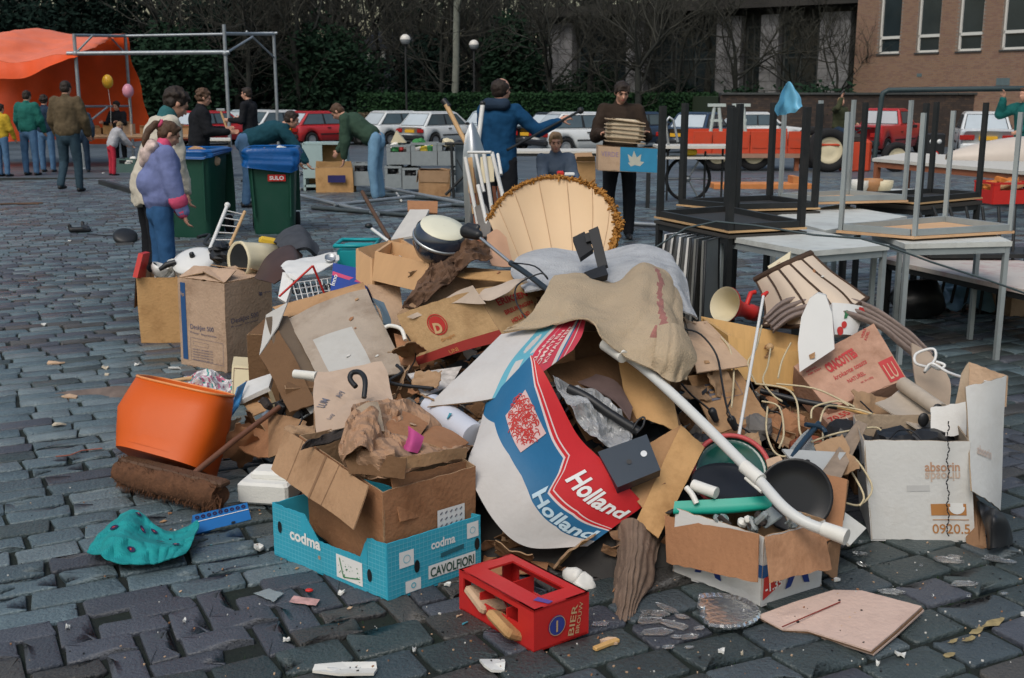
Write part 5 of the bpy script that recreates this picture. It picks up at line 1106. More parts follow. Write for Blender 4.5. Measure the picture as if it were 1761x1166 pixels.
for i,(x0,x1,y0,y1,lb)in enumerate(((602,640,278,318,'grey open crate left of the bending man\'s legs'),(660,690,283,322,'dark-fronted grey crate behind the bending man'),(664,706,247,282,'grey crate with bottles, stacked upper left'),(706,752,243,284,'grey crate with green and yellow packets, stacked in the middle'),(752,800,243,284,'grey crate with a dark lid, stacked right'),(690,720,286,324,'grey crate at the foot of the middle stack'),(772,800,286,322,'grey crate at the foot of the right stack'))):
 Yk=19.6;xa,xb=X_(x0,Yk),X_(x1,Yk);zb_=max(gz(Yk),zpy(y1,Yk));h=zpy(y0,Yk)-zb_
 crate('plastic_crate',lb,((xa+xb)/2,Yk,zb_),(xb-xa-.02,.38,h-.01),0,GCR,fillm=[[BLK,PBLK],[BLK],[WHP,REDP,mat('pack_green',(.04,.20,.06))],[mat('pack_green'),mat('pack_yellow',(.6,.45,.05)),WHC],[CREAM,BLK],[BLK],[GCR]][i],group='grey crates of household goods behind the heap')
m=M();c=V((X_(683,19.6),19.6,zpy(247,19.6)+.02));m.prism([c+V((-.12,-.1,0)),c+V((.14,-.1,0)),c+V((-.02,-.1,.2))],(0,.2,0));thing('paper_hat','pale triangular carton on the upper left crate','carton',c,None,m,CREAM)
Carton('cardboard_box','closed tan box with a fold across it before the grey crates',(X_(717,18.3),18.3,gz(18.3)),(.50,.02,0),(0,.35,0),(0,0,.42),CB,flaps={0:(.19,268),2:(.2,5),1:(.16,5),3:(.2,260)})
c=V((X_(795,18),18,gz(18)));t=thing('folding_stand','dark folding stand right of the tan box','stand',c)
for a,b in(((-.28,0,.05),(.12,0,.45)),((-.28,0,.85),(.25,0,.85)),((-.15,0,0),(-.18,0,.85)),((.2,.1,0),(-.1,.1,.6))):m=M();m.tube([c+V(a),c+V(b)],.025,6);part('tube',m,DKM,t)
m=M();m.box(c+V((.05,.1,.45)),(.35,.04,.75));part('panel',m,mat('panel_slate',(.06,.08,.095)),t)
Carton('cardboard_box','tall open tan box right of the crouching boy',PZ(988,330,.42),(.25,0,0),(0,.3,0),(0,0,.36),CBO,flaps={0:(.13,150),2:(.1,120)})
# support for the tall box: a low crate
c=PZ(988,330,.42);crate('plastic_crate','dark crate under the tall open tan box',(c.x+.12,c.y+.15,0),(.45,.4,.415),0,BLK)
# scaffold tubes on the ground
def tube_on(a,b,r_,lb,mt_=GALV,za=.03,zb_=.03):
 p,q=G(*a,za),G(*b,zb_);m=M();m.tube([p,q],r_,8);o=thing('scaffold_tube',lb,'tube',(p+q)/2,'scaffold tubes dropped on the ground',m,mt_);return o
tube_on((505,292),(800,350),.030,'long grey tube running from the right bin towards the spade',za=.10,zb_=.05)
tube_on((515,325),(598,316),.028,'short grey tube just right of the right bin')
tube_on((515,336),(650,368),.030,'pale tube slanting down to the right before the bending man\'s shoes',za=.06)
tube_on((537,357),(800,378),.030,'dark tube nearest the heap',mat('tube_dark',(.06,.075,.08),.5,.2,metal=.4))
tube_on((575,352),(712,338),.028,'grey tube crossing under the bending man\'s shoes',za=.04,zb_=.08);tube_on((625,334),(800,345),.028,'dark tube behind the bending man\'s heels',mat('tube_dark'))
tube_on((650,366),(850,345),.028,'grey tube passing behind the spade blade');tube_on((745,350),(870,358),.026,'dark tube behind the folded deckchair',mat('tube_dark'));tube_on((1065,383),(1150,388),.028,'grey tube on the ground behind the youth\'s feet');tube_on((520,298),(555,320),.018,'thin short tube under the long grey tube')
tube_on((682,332),(690,345),.018,'stub of white tube under the long grey tube',WHP,.04,.04);tube_on((545,268),(515,300),.02,'thin grey rod leaning beside the right bin')
# items on the ground, left
m=M();a,b=G(173,313,.04),G(262,338,.04);m.bbox((a+b)/2,((b-a).length,.09,.09),.1,(b-a).to_track_quat('X','Z').to_matrix());thing('black_beam','black square beam lying on the ground left of the cream coat','beam',(a+b)/2,None,m,DKM)
m=M();a,b=G(-20,352,.01),G(74,349,.02);m.tube([a,(a+b)/2+V((0,.05,0)),b],.014,6);m.tube([(a+b)/2,b+V((0,-.15,0))],.012,6);thing('stick','long brown stick on the ground at the left edge','stick',a,None,m,WOODD)
for px,py,rz,lb in((136,400,20,'small black shoe on the ground left of the girl'),(148,397,-50,'second black shoe tipped beside the first')):
 c=G(px,py);q=Matrix.Rotation(R(rz),3,'Z');m=M();cap(m,c+q@V((-.08,0,.035)),.035,c+q@V((.04,0,.035)),.035,10);cap(m,c+q@V((.04,0,.03)),.034,c+q@V((.11,0,.022)),.022,10);cap(m,c+q@V((-.09,0,.04)),.025,c+q@V((-.10,0,.09)),.022,8);thing('shoe',lb,'shoe',c,None,fuse(m,.01,1),BLK)
c=G(216,415);m=M();m.lathe([(.001,.05),(.10,.05),(.13,.03),(.13,.0),(.1,-.02)],20,Matrix.Translation(c+V((0,0,.04)))@Euler((.5,.3,0)).to_matrix().to_4x4());thing('black_disc','round black lid on the ground behind the left box','lid',c,None,m,BLK)
m=M();m.tube([G(150,402,.01),G(170,404,.01),G(190,405,.01),G(206,406,.02)],.006,5);thing('thin_cable','thin dark cable between shoes and black lid on the ground','cord',G(180,405),None,m,BLK)
# stall table and goods
Y=29.5;c=V((X_(265,Y),Y,gz(Y)));
flat_table('stall_table','long wooden stall table under the orange tarpaulin',[(X_(130,29),29),(X_(335,29),29),(X_(335,30),30),(X_(130,30),30)],zpy(232,29),mat('stall_top',(.42,.26,.15),.7),WOODR,down=gz(29),th=.06,legw=.06)
for k,px in enumerate((150,172,205,236,262,290,310)):
 c=V((X_(px,29.4),29.4,zpy(232,29)+.002));o,ff=Carton('cardboard_box',['tan box at the left of the stall table','second small box on the stall table','box under the yellow balloon on the stall table','open box under the pink balloon on the stall table','box on the stall table left of the cream coat','box on the stall table behind the cream coat','last box at the right end of the stall table'][k],c,(.26,.02,0),(0,.24,0),(0,0,.16+.05*(k%3)),[CB,CBO,CBP][k%3],group='boxes of goods on the stall table',flaps={0:(.08,130)}),0
crate('plastic_crate','grey-green tub on the ground beside the child in red trousers',(X_(213,26.5),26.5,gz(26.5)),(.45,.4,.32),0,mat('tub_green',(.06,.11,.10),.5),fillm=[WHP,BLK])
flat_table('stall_table','small white-topped table beyond the left bin',[(X_(335,24),24),(X_(392,24),24),(X_(392,25),25),(X_(335,25),25)],zpy(240,24),mat('table_white'),DKM,down=gz(24),legw=.04)
# ============ THE HEAP
def cr(a,b,c,d,t):return .5*((2*b)+(c-a)*t+(2*a-5*b+4*c-d)*t*t+(3*b-a-3*c+d)*t**3)
class Net:
 """smooth surface through rows of (px, py, Y) points, first row = top, left to right"""
 def __init__(s,rows,amp=0,f=5,seed=0,amp2=0,f2=14,cre=0,fold=None):
  s.cre,s.fold=cre,fold;s.r=[[P(*q)for q in row]for row in rows];s.amp,s.f,s.seed,s.amp2,s.f2=amp,f,seed,amp2,f2
  s.L=(s.r[0][-1]-s.r[0][0]).length,(s.r[-1][0]-s.r[0][0]).length
 def ev(s,pts,t):
  n=len(pts)-1;t=min(.99999,max(0,t))*n;i=int(t);t-=i;g=lambda k:pts[min(n,max(0,k))]
  if n==1:return pts[0].lerp(pts[1],t)
  a=g(i-1)if i>0 else g(0)*2-g(1);d=g(i+2)if i+2<=n else g(n)*2-g(n-1)
  return cr(a,g(i),g(i+1),d,t)
 def base(s,u,v):
  p=s.ev([s.ev(row,u)for row in s.r],v)
  if s.amp:p=p+V(noise.noise_vector(p*s.f+V((s.seed,)*3)))*s.amp
  if s.amp2:p=p+V(noise.noise_vector(p*s.f2+V((s.seed,)*3)))*s.amp2
  if s.cre:
   d=noise.voronoi(p*s.f2*.8+V((s.seed,)*3))[0];d2=noise.voronoi(p*s.f2*1.9+V((s.seed+3,)*3))[0];p=p+V((.15,-.8,.6))*(s.cre*((d[0]-.35)+.4*(d2[0]-.35))*1.6)
  if s.fold:
   a=2*math.pi*(s.fold[0]*u+.35*noise.noise(V((u*3,v*2.2,s.seed))));p=p+V((.1,-.85,.3))*s.fold[1]*(abs(math.sin(a))**.8-.5)*(.35+.65*v)
  return p
 def __call__(s,u,v,off=0):
  p=s.base(u,v)
  if off:
   e=.01;du=s.base(min(1,u+e),v)-s.base(max(0,u-e),v);dv_=s.base(u,min(1,v+e))-s.base(u,max(0,v-e));p=p+dv_.cross(du).normalized()*off
  return p
 def size(s):return s.L
def net_thing(name,lb,cat,rows,mt_,nu=24,nv=18,th=.004,amp=.0,f=5,seed=0,mf=None,amp2=0,f2=14,edge=None,back=None,cre=0,fold=None):
 n=Net(rows,amp,f,seed,amp2,f2,cre,fold);m=M();m.sheet(lambda u,v:n(u,v),nu,nv,th,mf,back,not cre,edge)
 zs=[p[2]for p in m.v];b=V(m.v[zs.index(min(zs))]);t=thing(name,lb,cat,b);part('sheet',m,mt_,t);return t,n
def pq(a,b,c,d,bul=0,wob=0,seed=0):return Q(P(*a),P(*b),P(*c),P(*d),bul,wob,seed)
def panel_thing(name,lb,cat,q,mt_,th=.005,nu=8,nv=8,**k):
 m=panel(q,th,nu,nv,None,k.get('mf'),k.get('back'),k.get('edge'));c=min((q(u,v)for u in(0,1)for v in(0,1)),key=lambda p:p.z);t=thing(name,lb,cat,c);part('board',m,mt_,t);return t
def slab4(q,dep,m=None,mi=0):
 """solid with front face q and depth dep metres behind it"""
 m=m or M();f=[q(0,0),q(1,0),q(1,1),q(0,1)];b=[p-q.n*dep for p in f];return m.add(f+b,[(3,2,1,0)[::-1][::-1],(4,5,6,7),(0,1,5,4),(1,2,6,5),(2,3,7,6),(3,0,4,7)],mi)
def pcarton(name,lb,L,Fr,Rt,hz,mats,tilt=None,**k):
 """carton from three bottom corners (left, front, right) given as points and the up vector"""
 L,Fr,Rt=V(L),V(Fr),V(Rt);up=V(hz)if not isinstance(hz,(int,float))else V((0,0,hz));return Carton(name,lb,L,Fr-L,Rt-Fr,up,mats,**k)
def tubes(name,lb,cat,pts,r_,mt_,n=8,group=None,pn=None):
 pts=[P(*q)for q in pts];m=M();sm=[]
 for i in range(len(pts)-1):
  g=lambda k:pts[min(len(pts)-1,max(0,k))]
  for t_ in(0,.25,.5,.75):sm.append(cr(g(i-1),g(i),g(i+1),g(i+2),t_))
 sm.append(pts[-1]);m.tube(sm if len(pts)>2 else pts,r_,n);b=min(pts,key=lambda p:p.z)
 return thing(name,lb,cat,b,group,m,mt_)
def blob(m,c,r_,seed=0,amp=.3,n=10):
 k=M();k.ell(c,r_,None,n);a=(r_ if isinstance(r_,(int,float))else min(r_))*amp
 k.v=[tuple(V(p)+V(noise.noise_vector(V(p)*(2.2/max(.01,a/amp))*.6+V((seed,0,0))))*a)for p in k.v];return m.add(k.v,k.f,0,False)
 # ---- mixed rubbish filling the inside of the heap
def mound(x,y):
 a=1-((x-.32)/1.18)**2-((y-5.05)/1.45)**2
 return .46*max(0,a)**.6
def build_filler():
 rg=random.Random(21);m=M();ms=[CBD,mat('scrap_dark',(.03,.028,.026),.85,.3),CBW,mat('scrap_blue',(.03,.05,.07),.8,.3),CBR,mat('scrap_grey',(.14,.13,.12),.85,.3),CBI,mat('scrap_pale',(.36,.32,.27),.8,.2)]  # scraps toned mostly dark to stand in for the shaded gaps
 N=30;g=lambda i,j:(-1.7+3.6*i/N,3.4+3.5*j/N)
 vs=[];
 for i in range(N+1):
  for j in range(N+1):x,y=g(i,j);h=mound(x,y);vs.append((x,y,h*.9-.03+(.05*noise.noise(V((x*6,y*6,0)))if h>0 else 0)))
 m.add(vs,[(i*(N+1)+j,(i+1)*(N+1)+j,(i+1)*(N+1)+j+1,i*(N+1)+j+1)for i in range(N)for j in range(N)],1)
 for _ in range(1500):
  x,y=rg.uniform(-1.5,1.75),rg.uniform(3.55,6.7);h=mound(x,y)
  if h<.04:continue
  s_=rg.uniform(.04,.13);c=V((x,y,h*.9+rg.uniform(-.02,.05)));q=Euler((rg.uniform(-1,1),rg.uniform(-1,1),rg.uniform(0,6))).to_matrix()
  k=M();lx,ly=s_,s_*rg.uniform(.4,1);k.sheet(lambda u,v:c+q@V(((u-.5)*lx,(v-.5)*ly,.3*s_*noise.noise(V((u*2+_,v*2,0))))),3,3,.003);mi=rg.choices(range(8),(5,6,4,2,3,3,3,1.2))[0];m.add(k.v,k.f,mi,False)
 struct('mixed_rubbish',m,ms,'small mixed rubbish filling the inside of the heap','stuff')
build_filler()
# ===== front row ========
CY=mat('crate_cyan',(.035,.34,.47),.6,.06,6,.1,60,dirt=.2,dcol=(.03,.22,.30));CYL=mat('print_pale_cyan',(.13,.46,.56),.65,.05)
L0,F0,R0=G(472,953),G(667,1034),G(827,978)
cc=Carton('produce_crate','bright blue gridded cauliflower crate under the brown box at the front left',L0,F0-L0,R0-F0,(0,0,.195),[CY,CY],'crate',wob=.002,walls='123',bottom=True)
q0,q1=cc.q[0],cc.q[1]
for(u0,v0,u1,v1,u2,v2,u3,v3)in((0,0,.30,.0,.40,1,0,1),(.30,.0,.42,.40,.44,1,.40,1),(.42,.40,.78,.40,.78,1,.44,1),(.78,.40,.84,.0,.84,1,.78,1),(.84,0,1,0,1,1,.84,1)):
 part('side_board',panel(Q(q0(u0,v0),q0(u1,v1),q0(u2,v2),q0(u3,v3)),.004,3,4),CY,cc.t)
m=M()
for i in range(1,34):
 u=i/34
 if not .26<u<.84:decal_poly(m,q0,[(u-.001,.03),(u+.0015,.03),(u+.0015,.98),(u-.001,.98)],.0012,0,2)
 else:decal_poly(m,q0,[(u-.001,.43),(u+.0015,.43),(u+.0015,.98),(u-.001,.98)],.0012,0,2)
for j in range(1,12):
 v=j/12
 for a,b in(((.01,.27),(.85,.99))if v<.42 else((.01,.99),)):decal_poly(m,q0,[(a,v-.004),(b,v-.004),(b,v+.006),(a,v+.006)],.0012,0,4)
for i in range(1,24):u=i/24;decal_poly(m,q1,[(u-.002,.03),(u+.002,.03),(u+.002,.98),(u-.002,.98)],.0012,0,2)
for j in range(1,12):v=j/12;decal_poly(m,q1,[(.01,v-.004),(.99,v-.004),(.99,v+.006),(.01,v+.006)],.0012,0,4)
part('printed_grid',m,CYL,cc.t,None,'stuff')
m=M();decal_text(m,q0,'codma',.16,.56,.040,.165,bold=.035);part('printed_text',m,PWHT,cc.t);m=M();decal_text(m,q1,'codma',.45,.34,.030,.10,bold=.03);part('printed_text',m,PWHT,cc.t)
for a in((q0,.58,.50,.80,.92),(q1,.12,.22,.27,.50),(q1,.84,.08,.97,.36),(q1,.18,.76,.34,.97),(q1,.42,.62,.93,.86)):m=M();decal_rect(m,*a,.0022);part('printed_panel',m,PWHT,cc.t)
m=M();decal_text(m,q1,'CAVOLFIORI',.435,.83,.032,.185,bold=.02,off=.004);part('printed_text',m,mat('print_dark_green',(.02,.07,.05),.7),cc.t)
m=M();rg=random.Random(2)
for _ in range(26):u,v=.60+rg.random()**1.3*.18,.54+rg.random()*.33;decal_ring(m,q0,u,v,rg.uniform(.001,.003),.0,.004,0,6)
decal_line(m,q0,[(.61,.55),(.64,.88),(.78,.80)],.004,.004);part('printed_plant',m,mat('print_green',(.03,.20,.07),.7),cc.t)
m=M();decal_ring(m,q1,.195,.36,.012,.014,.004);decal_ring(m,q1,.90,.22,.012,.010,.004);decal_ring(m,q1,.26,.86,.01,.006,.004);part('printed_emblem',m,CYL,cc.t)
for q,u,v in((q0,.07,.42),(q0,.86,.66),(q1,.30,.55),(q1,.95,.50)):
 m=M();W_,H_=q.size();m.add([q(u+.011*math.cos(a)/W_,v-.022*math.sin(a)/H_,.003)for a in[k*math.pi/8 for k in range(16)]],[tuple(range(16))]);part('hand_hole',m,BLK,cc.t)
m=M();decal_ring(m,q0,.43,.70,.007,.0,.003,0,14);part('hand_hole',m,CBG,cc.t)
m=M();decal_poly(m,q1,[(.55,.46),(.80,.42),(.80,.50),(.55,.54)],.003);part('hand_hole',m,mat('slot_shadow',(.02,.10,.13)),cc.t)
# brown box standing in it
Lb,Fb,Rb=PZ(505,748,.40),PZ(647,846,.36),PZ(808,800,.36)
dn=V((0,0,-.33));bb=Carton('cardboard_box','brown box with drooping flaps standing in the blue gridded crate',Lb+dn+V((.02,.0,0)),Fb-Lb,Rb-Fb,(0,0,.33),[CBR,CBI],wob=.005,flaps={})
fl=pq((493,738,3.98),(633,835,3.42),(608,911,3.36),(466,809,3.88),.015,.006,3);part('flap',panel(fl,.005,10,8),[cardm('flap_tan',(.36,.22,.125))],bb.t)
for a,b,w_ in((.26,.24,.003),(.70,.66,.003),(.55,.52,.014)):m=M();decal_line(m,fl,[(a,0),(b,1)],w_);part('crease',m,CBW,bb.t)
fr_=pq((672,818,3.47),(803,792,3.72),(794,868,3.68),(688,898,3.43),.0,.006,9);part('flap',panel(fr_,.005,8,8),[CBR],bb.t)
q=Q(bb.q[1](.55,.35),bb.q[1](.86,.35),bb.q[1](.86,.80),bb.q[1](.55,.80));m=M();decal_rect(m,q,0,0,1,1,.004);s_=part('label_sticker',m,PWHT,bb.t);m=M()
for i in range(5):
 for j in range(6):decal_poly(m,q,[(.08+i*.18,.1+j*.15),(.16+i*.18,.05+j*.15),(.18+i*.18,.08+j*.15),(.10+i*.18,.13+j*.15)],.006)
part('sticker_print',m,PGREY,s_)
# crumpled brown paper and wrappings on top of that box
PAPB=mat('brown_paper',(.34,.205,.125),.85,.18,8,.4,30);PAPP=mat('pale_wrapping',(.48,.36,.27),.85,.1,6,.3,30,dirt=.3,dcol=(.3,.2,.13));DKC=mat('dark_felt',(.035,.028,.025),.95,.4,9,.5,60)
net_thing('crumpled_paper','crumpled brown paper bulging out of the brown box in the blue crate','paper',[[(612,700,3.9),(660,690,4.0),(720,700,4.1),(790,745,4.05)],[(590,745,3.7),(650,730,3.75),(700,745,3.85),(808,775,3.9)],[(585,790,3.6),(640,775,3.5),(720,782,3.6),(812,768,3.8)],[(600,815,3.6),(660,828,3.45),(730,800,3.6),(800,790,3.75)]],[PAPB],34,28,.002,.02,5,3,None,.004,15,cre=.055)
net_thing('crumpled_paper','torn brown paper fold with a dark hollow standing up from the brown box','paper',[[(618,712,3.75),(645,705,3.8),(668,735,3.8)],[(600,745,3.6),(630,735,3.55),(660,770,3.65)],[(592,792,3.55),(622,770,3.45),(655,795,3.55)]],[mat('brown_paper_pale',(.34,.20,.12),.85,.18,8,.4,30)],22,20,.002,.015,7,8,None,.004,16,cre=.04)
net_thing('paper_pack','flattened grey-brown paper bag leaning behind the pink scrap','paper bag',[[(640,712,3.95),(672,698,4.0)],[(662,750,3.9),(702,738,3.95)],[(665,770,3.85),(706,765,3.9)]],[CBG],10,12,.003,.008,6,cre=.02)
for a,mt_,lb in((((672,700,3.98),(738,728,3.92),(700,775,3.66),(648,742,3.72)),CBR,'red-brown torn board leaning over the crumpled paper'),(((742,728,4.0),(806,760,3.86),(770,782,3.66),(715,762,3.72)),CBR,'red-brown torn board behind the right flap of the brown box'),(((606,706,3.82),(650,690,3.88),(662,742,3.66),(622,760,3.56)),CBG,'grey-brown bent board standing on the crumpled paper'),(((592,772,3.56),(700,790,3.44),(696,826,3.42),(604,812,3.50)),CBD,'dark damp board along the front edge of the brown box'),(((690,782,3.46),(802,768,3.70),(800,788,3.70),(694,806,3.45)),CB,'tan board edge lying along the right rim of the brown box')):
 panel_thing('torn_cardboard',lb,'cardboard',pq(*a,.012,.012,len(lb)),[mt_,CBI],edge=1)
net_thing('pink_scrap','torn magenta paper scrap sticking out of the brown paper','paper scrap',[[(700,733,3.66),(712,738,3.64),(728,752,3.64)],[(698,752,3.64),(708,758,3.60),(722,770,3.62)],[(686,772,3.62),(700,778,3.58),(716,782,3.6)]],[mat('magenta_paper',(.42,.06,.20),.7)],8,8,.002,.012,9)
net_thing('felt_strip','dark ragged felt strip folded over the left flap of the brown box','cloth',[[(528,765,3.72),(560,745,3.85),(600,728,3.9),(640,700,4.0)],[(520,778,3.70),(562,762,3.8),(602,745,3.8),(652,712,3.95)]],[DKC],26,6,.006,.015,9,2,None,.004,22,cre=.02)
tp,tn=net_thing('wrapping_carton','pale opened carton with faint print and a black hook lying on it','carton',[[(545,640,4.3),(600,632,4.35),(658,622,4.4)],[(540,690,4.1),(610,690,4.15),(672,672,4.25)],[(545,742,3.95),(600,738,4.0),(682,705,4.15)]],[PAPP],16,14,.004,.012,6,4,None,.004,20)
m=M();decal_text(m,tn,'LUM',.10,.62,.022,.055,70,.004);decal_text(m,tn,'Airy',.30,.45,.018,.045,70,.004);decal_text(m,tn,'Lucy',.18,.80,.014,.035,70,.004);part('printed_text',m,PGREY,tp)
net_thing('pale_cardboard','pale cardboard flap hanging over the felt strip','cardboard',[[(600,690,4.0),(640,684,4.05),(662,690,4.05)],[(580,712,3.9),(620,715,3.92),(648,718,3.95)],[(572,740,3.82),(600,732,3.85),(615,722,3.85)]],[PAPP],10,10,.004,.008,6)
tubes('hook','black curved plastic hook on the pale opened carton','hook',[(612,665,4.05),(602,652,4.08),(606,641,4.1),(620,641,4.08),(628,655,4.03),(626,684,3.98)],.010,BLK)
tubes('white_roll','white cardboard tube lying left of the pale carton','tube',[(507,643,4.35),(545,647,4.3)],.018,WHP,12)
# white roll / bottle right of it
tubes('white_cylinder','thick white tube slanting down between brown paper and the flag-coloured box','tube',[(742,700,4.15),(816,752,3.9)],.052,mat('white_tube',(.50,.52,.58),.5,.05,5),20)
# polystyrene and white lump left
m=M();q=Matrix.Rotation(R(-10),3,'Z');c=G(455,878);m.bbox(c+V((.0,.1,.055)),(.21,.15,.09),.12,q);m.bbox(c+V((.02,.13,.11)),(.17,.11,.04),.3,q);thing('polystyrene_block','stepped white polystyrene block at the left of the blue crate','packing',c,None,m,mat('polystyrene',(.66,.66,.62),.9,.05,20,.2,120))
# red bottle crate
RC=mat('crate_red',(.50,.022,.020),.38,.1,6,.05,40,dirt=.35,dcol=(.25,.02,.02))
A_,D_,C_=G(790,1047),G(918,1124),G(1012,1089);hz=V((0,0,.135));A2,D2,C2=A_+hz,D_+hz,C_+hz;B_=A_+(C_-D_);B2=B_+hz
rc=thing('bottle_crate','small red open bottle crate lying at the very front','crate',(A_+C_)/2)
def frame_face(q,holes,nm='side',th=.007,mt_=RC):
 """face with rectangular holes: list of (u0, v0, u1, v1); strips between"""
 us=sorted({0,1,*[h[0]for h in holes],*[h[2]for h in holes]});vs=sorted({0,1,*[h[1]for h in holes],*[h[3]for h in holes]});m=M()
 for a,b in zip(us[:-1],us[1:]):
  for c,d in zip(vs[:-1],vs[1:]):
   u,v=(a+b)/2,(c+d)/2
   if any(h[0]<u<h[2]and h[1]<v<h[3]for h in holes):continue
   slab4(Q(q(a,c),q(b,c),q(b,d),q(a,d)),th,m)
 return m
for q,hs in((Q(B2,C2,D2,A2),[(.14,.18,.82,.66)]),(Q(A2,D2,D_,A_),[(.06,.16,.80,.52)]),(Q(D2,C2,C_,D_),[]),(Q(C2,B2,B_,C_),[(.1,.3,.9,.7)]),(Q(B2,A2,A_,B_),[(.2,.2,.8,.6)]),(Q(A_,D_,C_,B_),[])):
 part('side',frame_face(q,hs),RC,rc)
for k in range(2):
 a=A_.lerp(D_,.3+.36*k);b=B_.lerp(C_,.3+.36*k);m=M();slab4(Q(a+hz*.7,b+hz*.7,b,a),.004,m);part('divider',m,RC,rc)
q=Q(D2,C2,C_,D_);m=M();decal_ring(m,q,.40,.52,.0,.032,.003);s_=part('round_label',m,mat('label_blue',(.03,.045,.22),.5),rc);m=M();decal_ring(m,q,.40,.52,.029,.031,.005);decal_text(m,q,'l',.37,.66,.035,None,0,.005,.02);part('label_print',m,mat('print_gold',(.45,.30,.16),.6),s_)
m=M();decal_text(m,q,'BIER',.70,.92,.022,.10,80,.003,.01);decal_text(m,q,'BROUW',.80,.90,.014,.10,80,.003,.01);part('printed_text',m,mat('print_gold'),rc)
q=Q(B2,C2,D2,A2);m=M();decal_poly(m,q,[(.84,.70),(.97,.62),(.985,.72),(.86,.82)],.003);part('small_label',m,mat('label_violet',(.10,.06,.25),.5),rc)
for(px,py,Y,sx,sy,mt_,r_)in((835,1030,3.28,.10,.12,CBP,.3),(868,1075,3.12,.13,.07,CBO,-.5),(855,1005,3.30,.08,.06,CREAM,.9),(905,1040,3.22,.12,.05,DKC,.2)):
 m=M();m.bbox(P(px,py,Y),(sx,sy,.03),.3,Euler((r_,.2,r_*2)).to_matrix());thing('broken_scrap',{835:'tan cardboard scrap inside the red bottle crate',868:'ochre wood scrap poking out of the red bottle crate',855:'cream scrap at the back of the red bottle crate',905:'dark scrap at the bottom of the red bottle crate'}[px],'scrap',P(px,py,Y),None,m,mt_)
m=M();m.ell(P(862,1017,3.28),(.028,.028,.024));thing('glass_knob','grey glass knob inside the red bottle crate','knob',P(862,1017,3.28),None,m,STEEL)  # loose glass knob
panel_thing('cardboard_sheet','brown cardboard sheet behind the red bottle crate','cardboard',pq((838,925,3.80),(950,945,3.8),(940,985,3.55),(828,990,3.58),0,.006,2),[CBR])
panel_thing('cardboard_sheet','dark brown cardboard sheet under the striped curved box','cardboard',pq((900,930,3.85),(1060,930,3.95),(1050,1000,3.6),(950,975,3.6),0,.008,5),[CBD])
m=M();m.ell(P(1005,1003,3.5),(.05,.04,.035));m.ell(P(985,990,3.52),(.035,.04,.03));thing('white_cup','crushed white cup behind the red bottle crate','cup',P(1005,1020,3.5),None,rough_up(m,.02,20),WHP)
# brown twisted cloth hanging down in the middle
net_thing('sack_cloth','twisted grey-brown sacking hanging to the ground at the front middle','cloth',[[(1058,905,3.72),(1085,895,3.66),(1110,905,3.66),(1140,925,3.72)],[(1060,960,3.60),(1082,955,3.52),(1105,950,3.52),(1130,960,3.6)],[(1052,1010,3.50),(1075,1005,3.40),(1098,1000,3.42),(1122,1000,3.5)],[(1052,1068,3.30),(1062,1072,3.25),(1080,1066,3.26),(1095,1045,3.33)]],[mat('sacking_grey',(.16,.11,.08),.95,.3,12,.5,60)],34,34,.004,.012,5,5,None,.004,26,fold=(3.5,.035))
# cardboard flat on the ground
FC=mat('trodden_card',(.56,.41,.34),.9,.12,7,.4,60,dirt=.45,dcol=(.26,.18,.15),dscale=7)
pts=[PZ(a,b,z)for a,b,z in((1303,1058,.02),(1345,1081,.012),(1389,1083,.015),(1498,1118,.03),(1540,1083,.035),(1585,1042,.045),(1482,1015,.03),(1433,1014,.025),(1365,1035,.02))]
t=thing('flat_cardboard','trodden pinkish cardboard sheet lying flat at the front right','cardboard',sum(pts,V())/9)
for k in range(3):m=M();m.prism([p-V((0,0,.008*k+.006))+V((.006*k,.004*k,0))for p in pts],(0,0,.0055));part('layer',m,FC if k!=1 else CBW,t)
a,b=PZ(1345,1078,.0245),PZ(1445,1035,.031);m=M();m.tube([a,b],.002,5);part('red_line',m,mat('line_red',(.22,.03,.02)),t)
# white and blue box with brown flaps, front right
Lp,Fp,Rp=G(1157,984),G(1308,1042),G(1412,1008)
pb=Carton('detergent_box','white box with blue band and brown flaps hanging out, full of kitchen scraps',Lp,Fp-Lp,Rp-Fp,(0,0,.235),[WHC,CBI],wob=.003)
for q in pb.q[:2]:m=M();decal_rect(m,q,0,.42,1,.60);part('printed_band',m,PNAVY,pb.t)
for q,u in((pb.q[0],.42),(pb.q[1],.58)):
 m=M();W_,H_=q.size()
 for sx in(-1,1):
  decal_poly(m,q,[(u,.58),(u+sx*.030/W_,.55),(u+sx*.055/W_,.86),(u+sx*.030/W_,.84)],.004);decal_poly(m,q,[(u,.50),(u+sx*.05/W_,.36),(u+sx*.06/W_,.52),(u+sx*.01/W_,.60)],.004)
 part('printed_bow',m,mat('print_deep_blue',(.015,.04,.20),.6),pb.t)
m=M();decal_poly(m,pb.q[1],[(.02,.60),(.34,.52),(.30,.76),(.02,.92)],.0045);s_=part('printed_label',m,PINK,pb.t);m=M();decal_text(m,pb.q[1],'-1.35',.05,.82,.03,.075,8,.0065,.02);part('label_text',m,PWHT,s_)
f1=pq((1142,884,3.66),(1304,919,3.34),(1302,1003,3.26),(1145,969,3.58),.0,.004,2);part('flap',panel(f1,.005,10,8),[CBR],pb.t)
f2=pq((1316,921,3.33),(1416,900,3.48),(1431,981,3.42),(1325,1003,3.27),.0,.004,4);part('flap',panel(f2,.005,8,8),[cardm('flap_orange',(.42,.23,.13))],pb.t)
f3=pq((1380,806,3.75),(1458,822,3.70),(1448,925,3.58),(1405,940,3.58),.01,.008,6);part('flap',panel(f3,.006,8,8),[CBR,CBW],pb.t)
f4=pq((1445,828,3.70),(1460,824,3.74),(1440,1000,3.56),(1418,985,3.52),.0,.006,6);part('flap',panel(f4,.006,4,8),[CBW],pb.t)
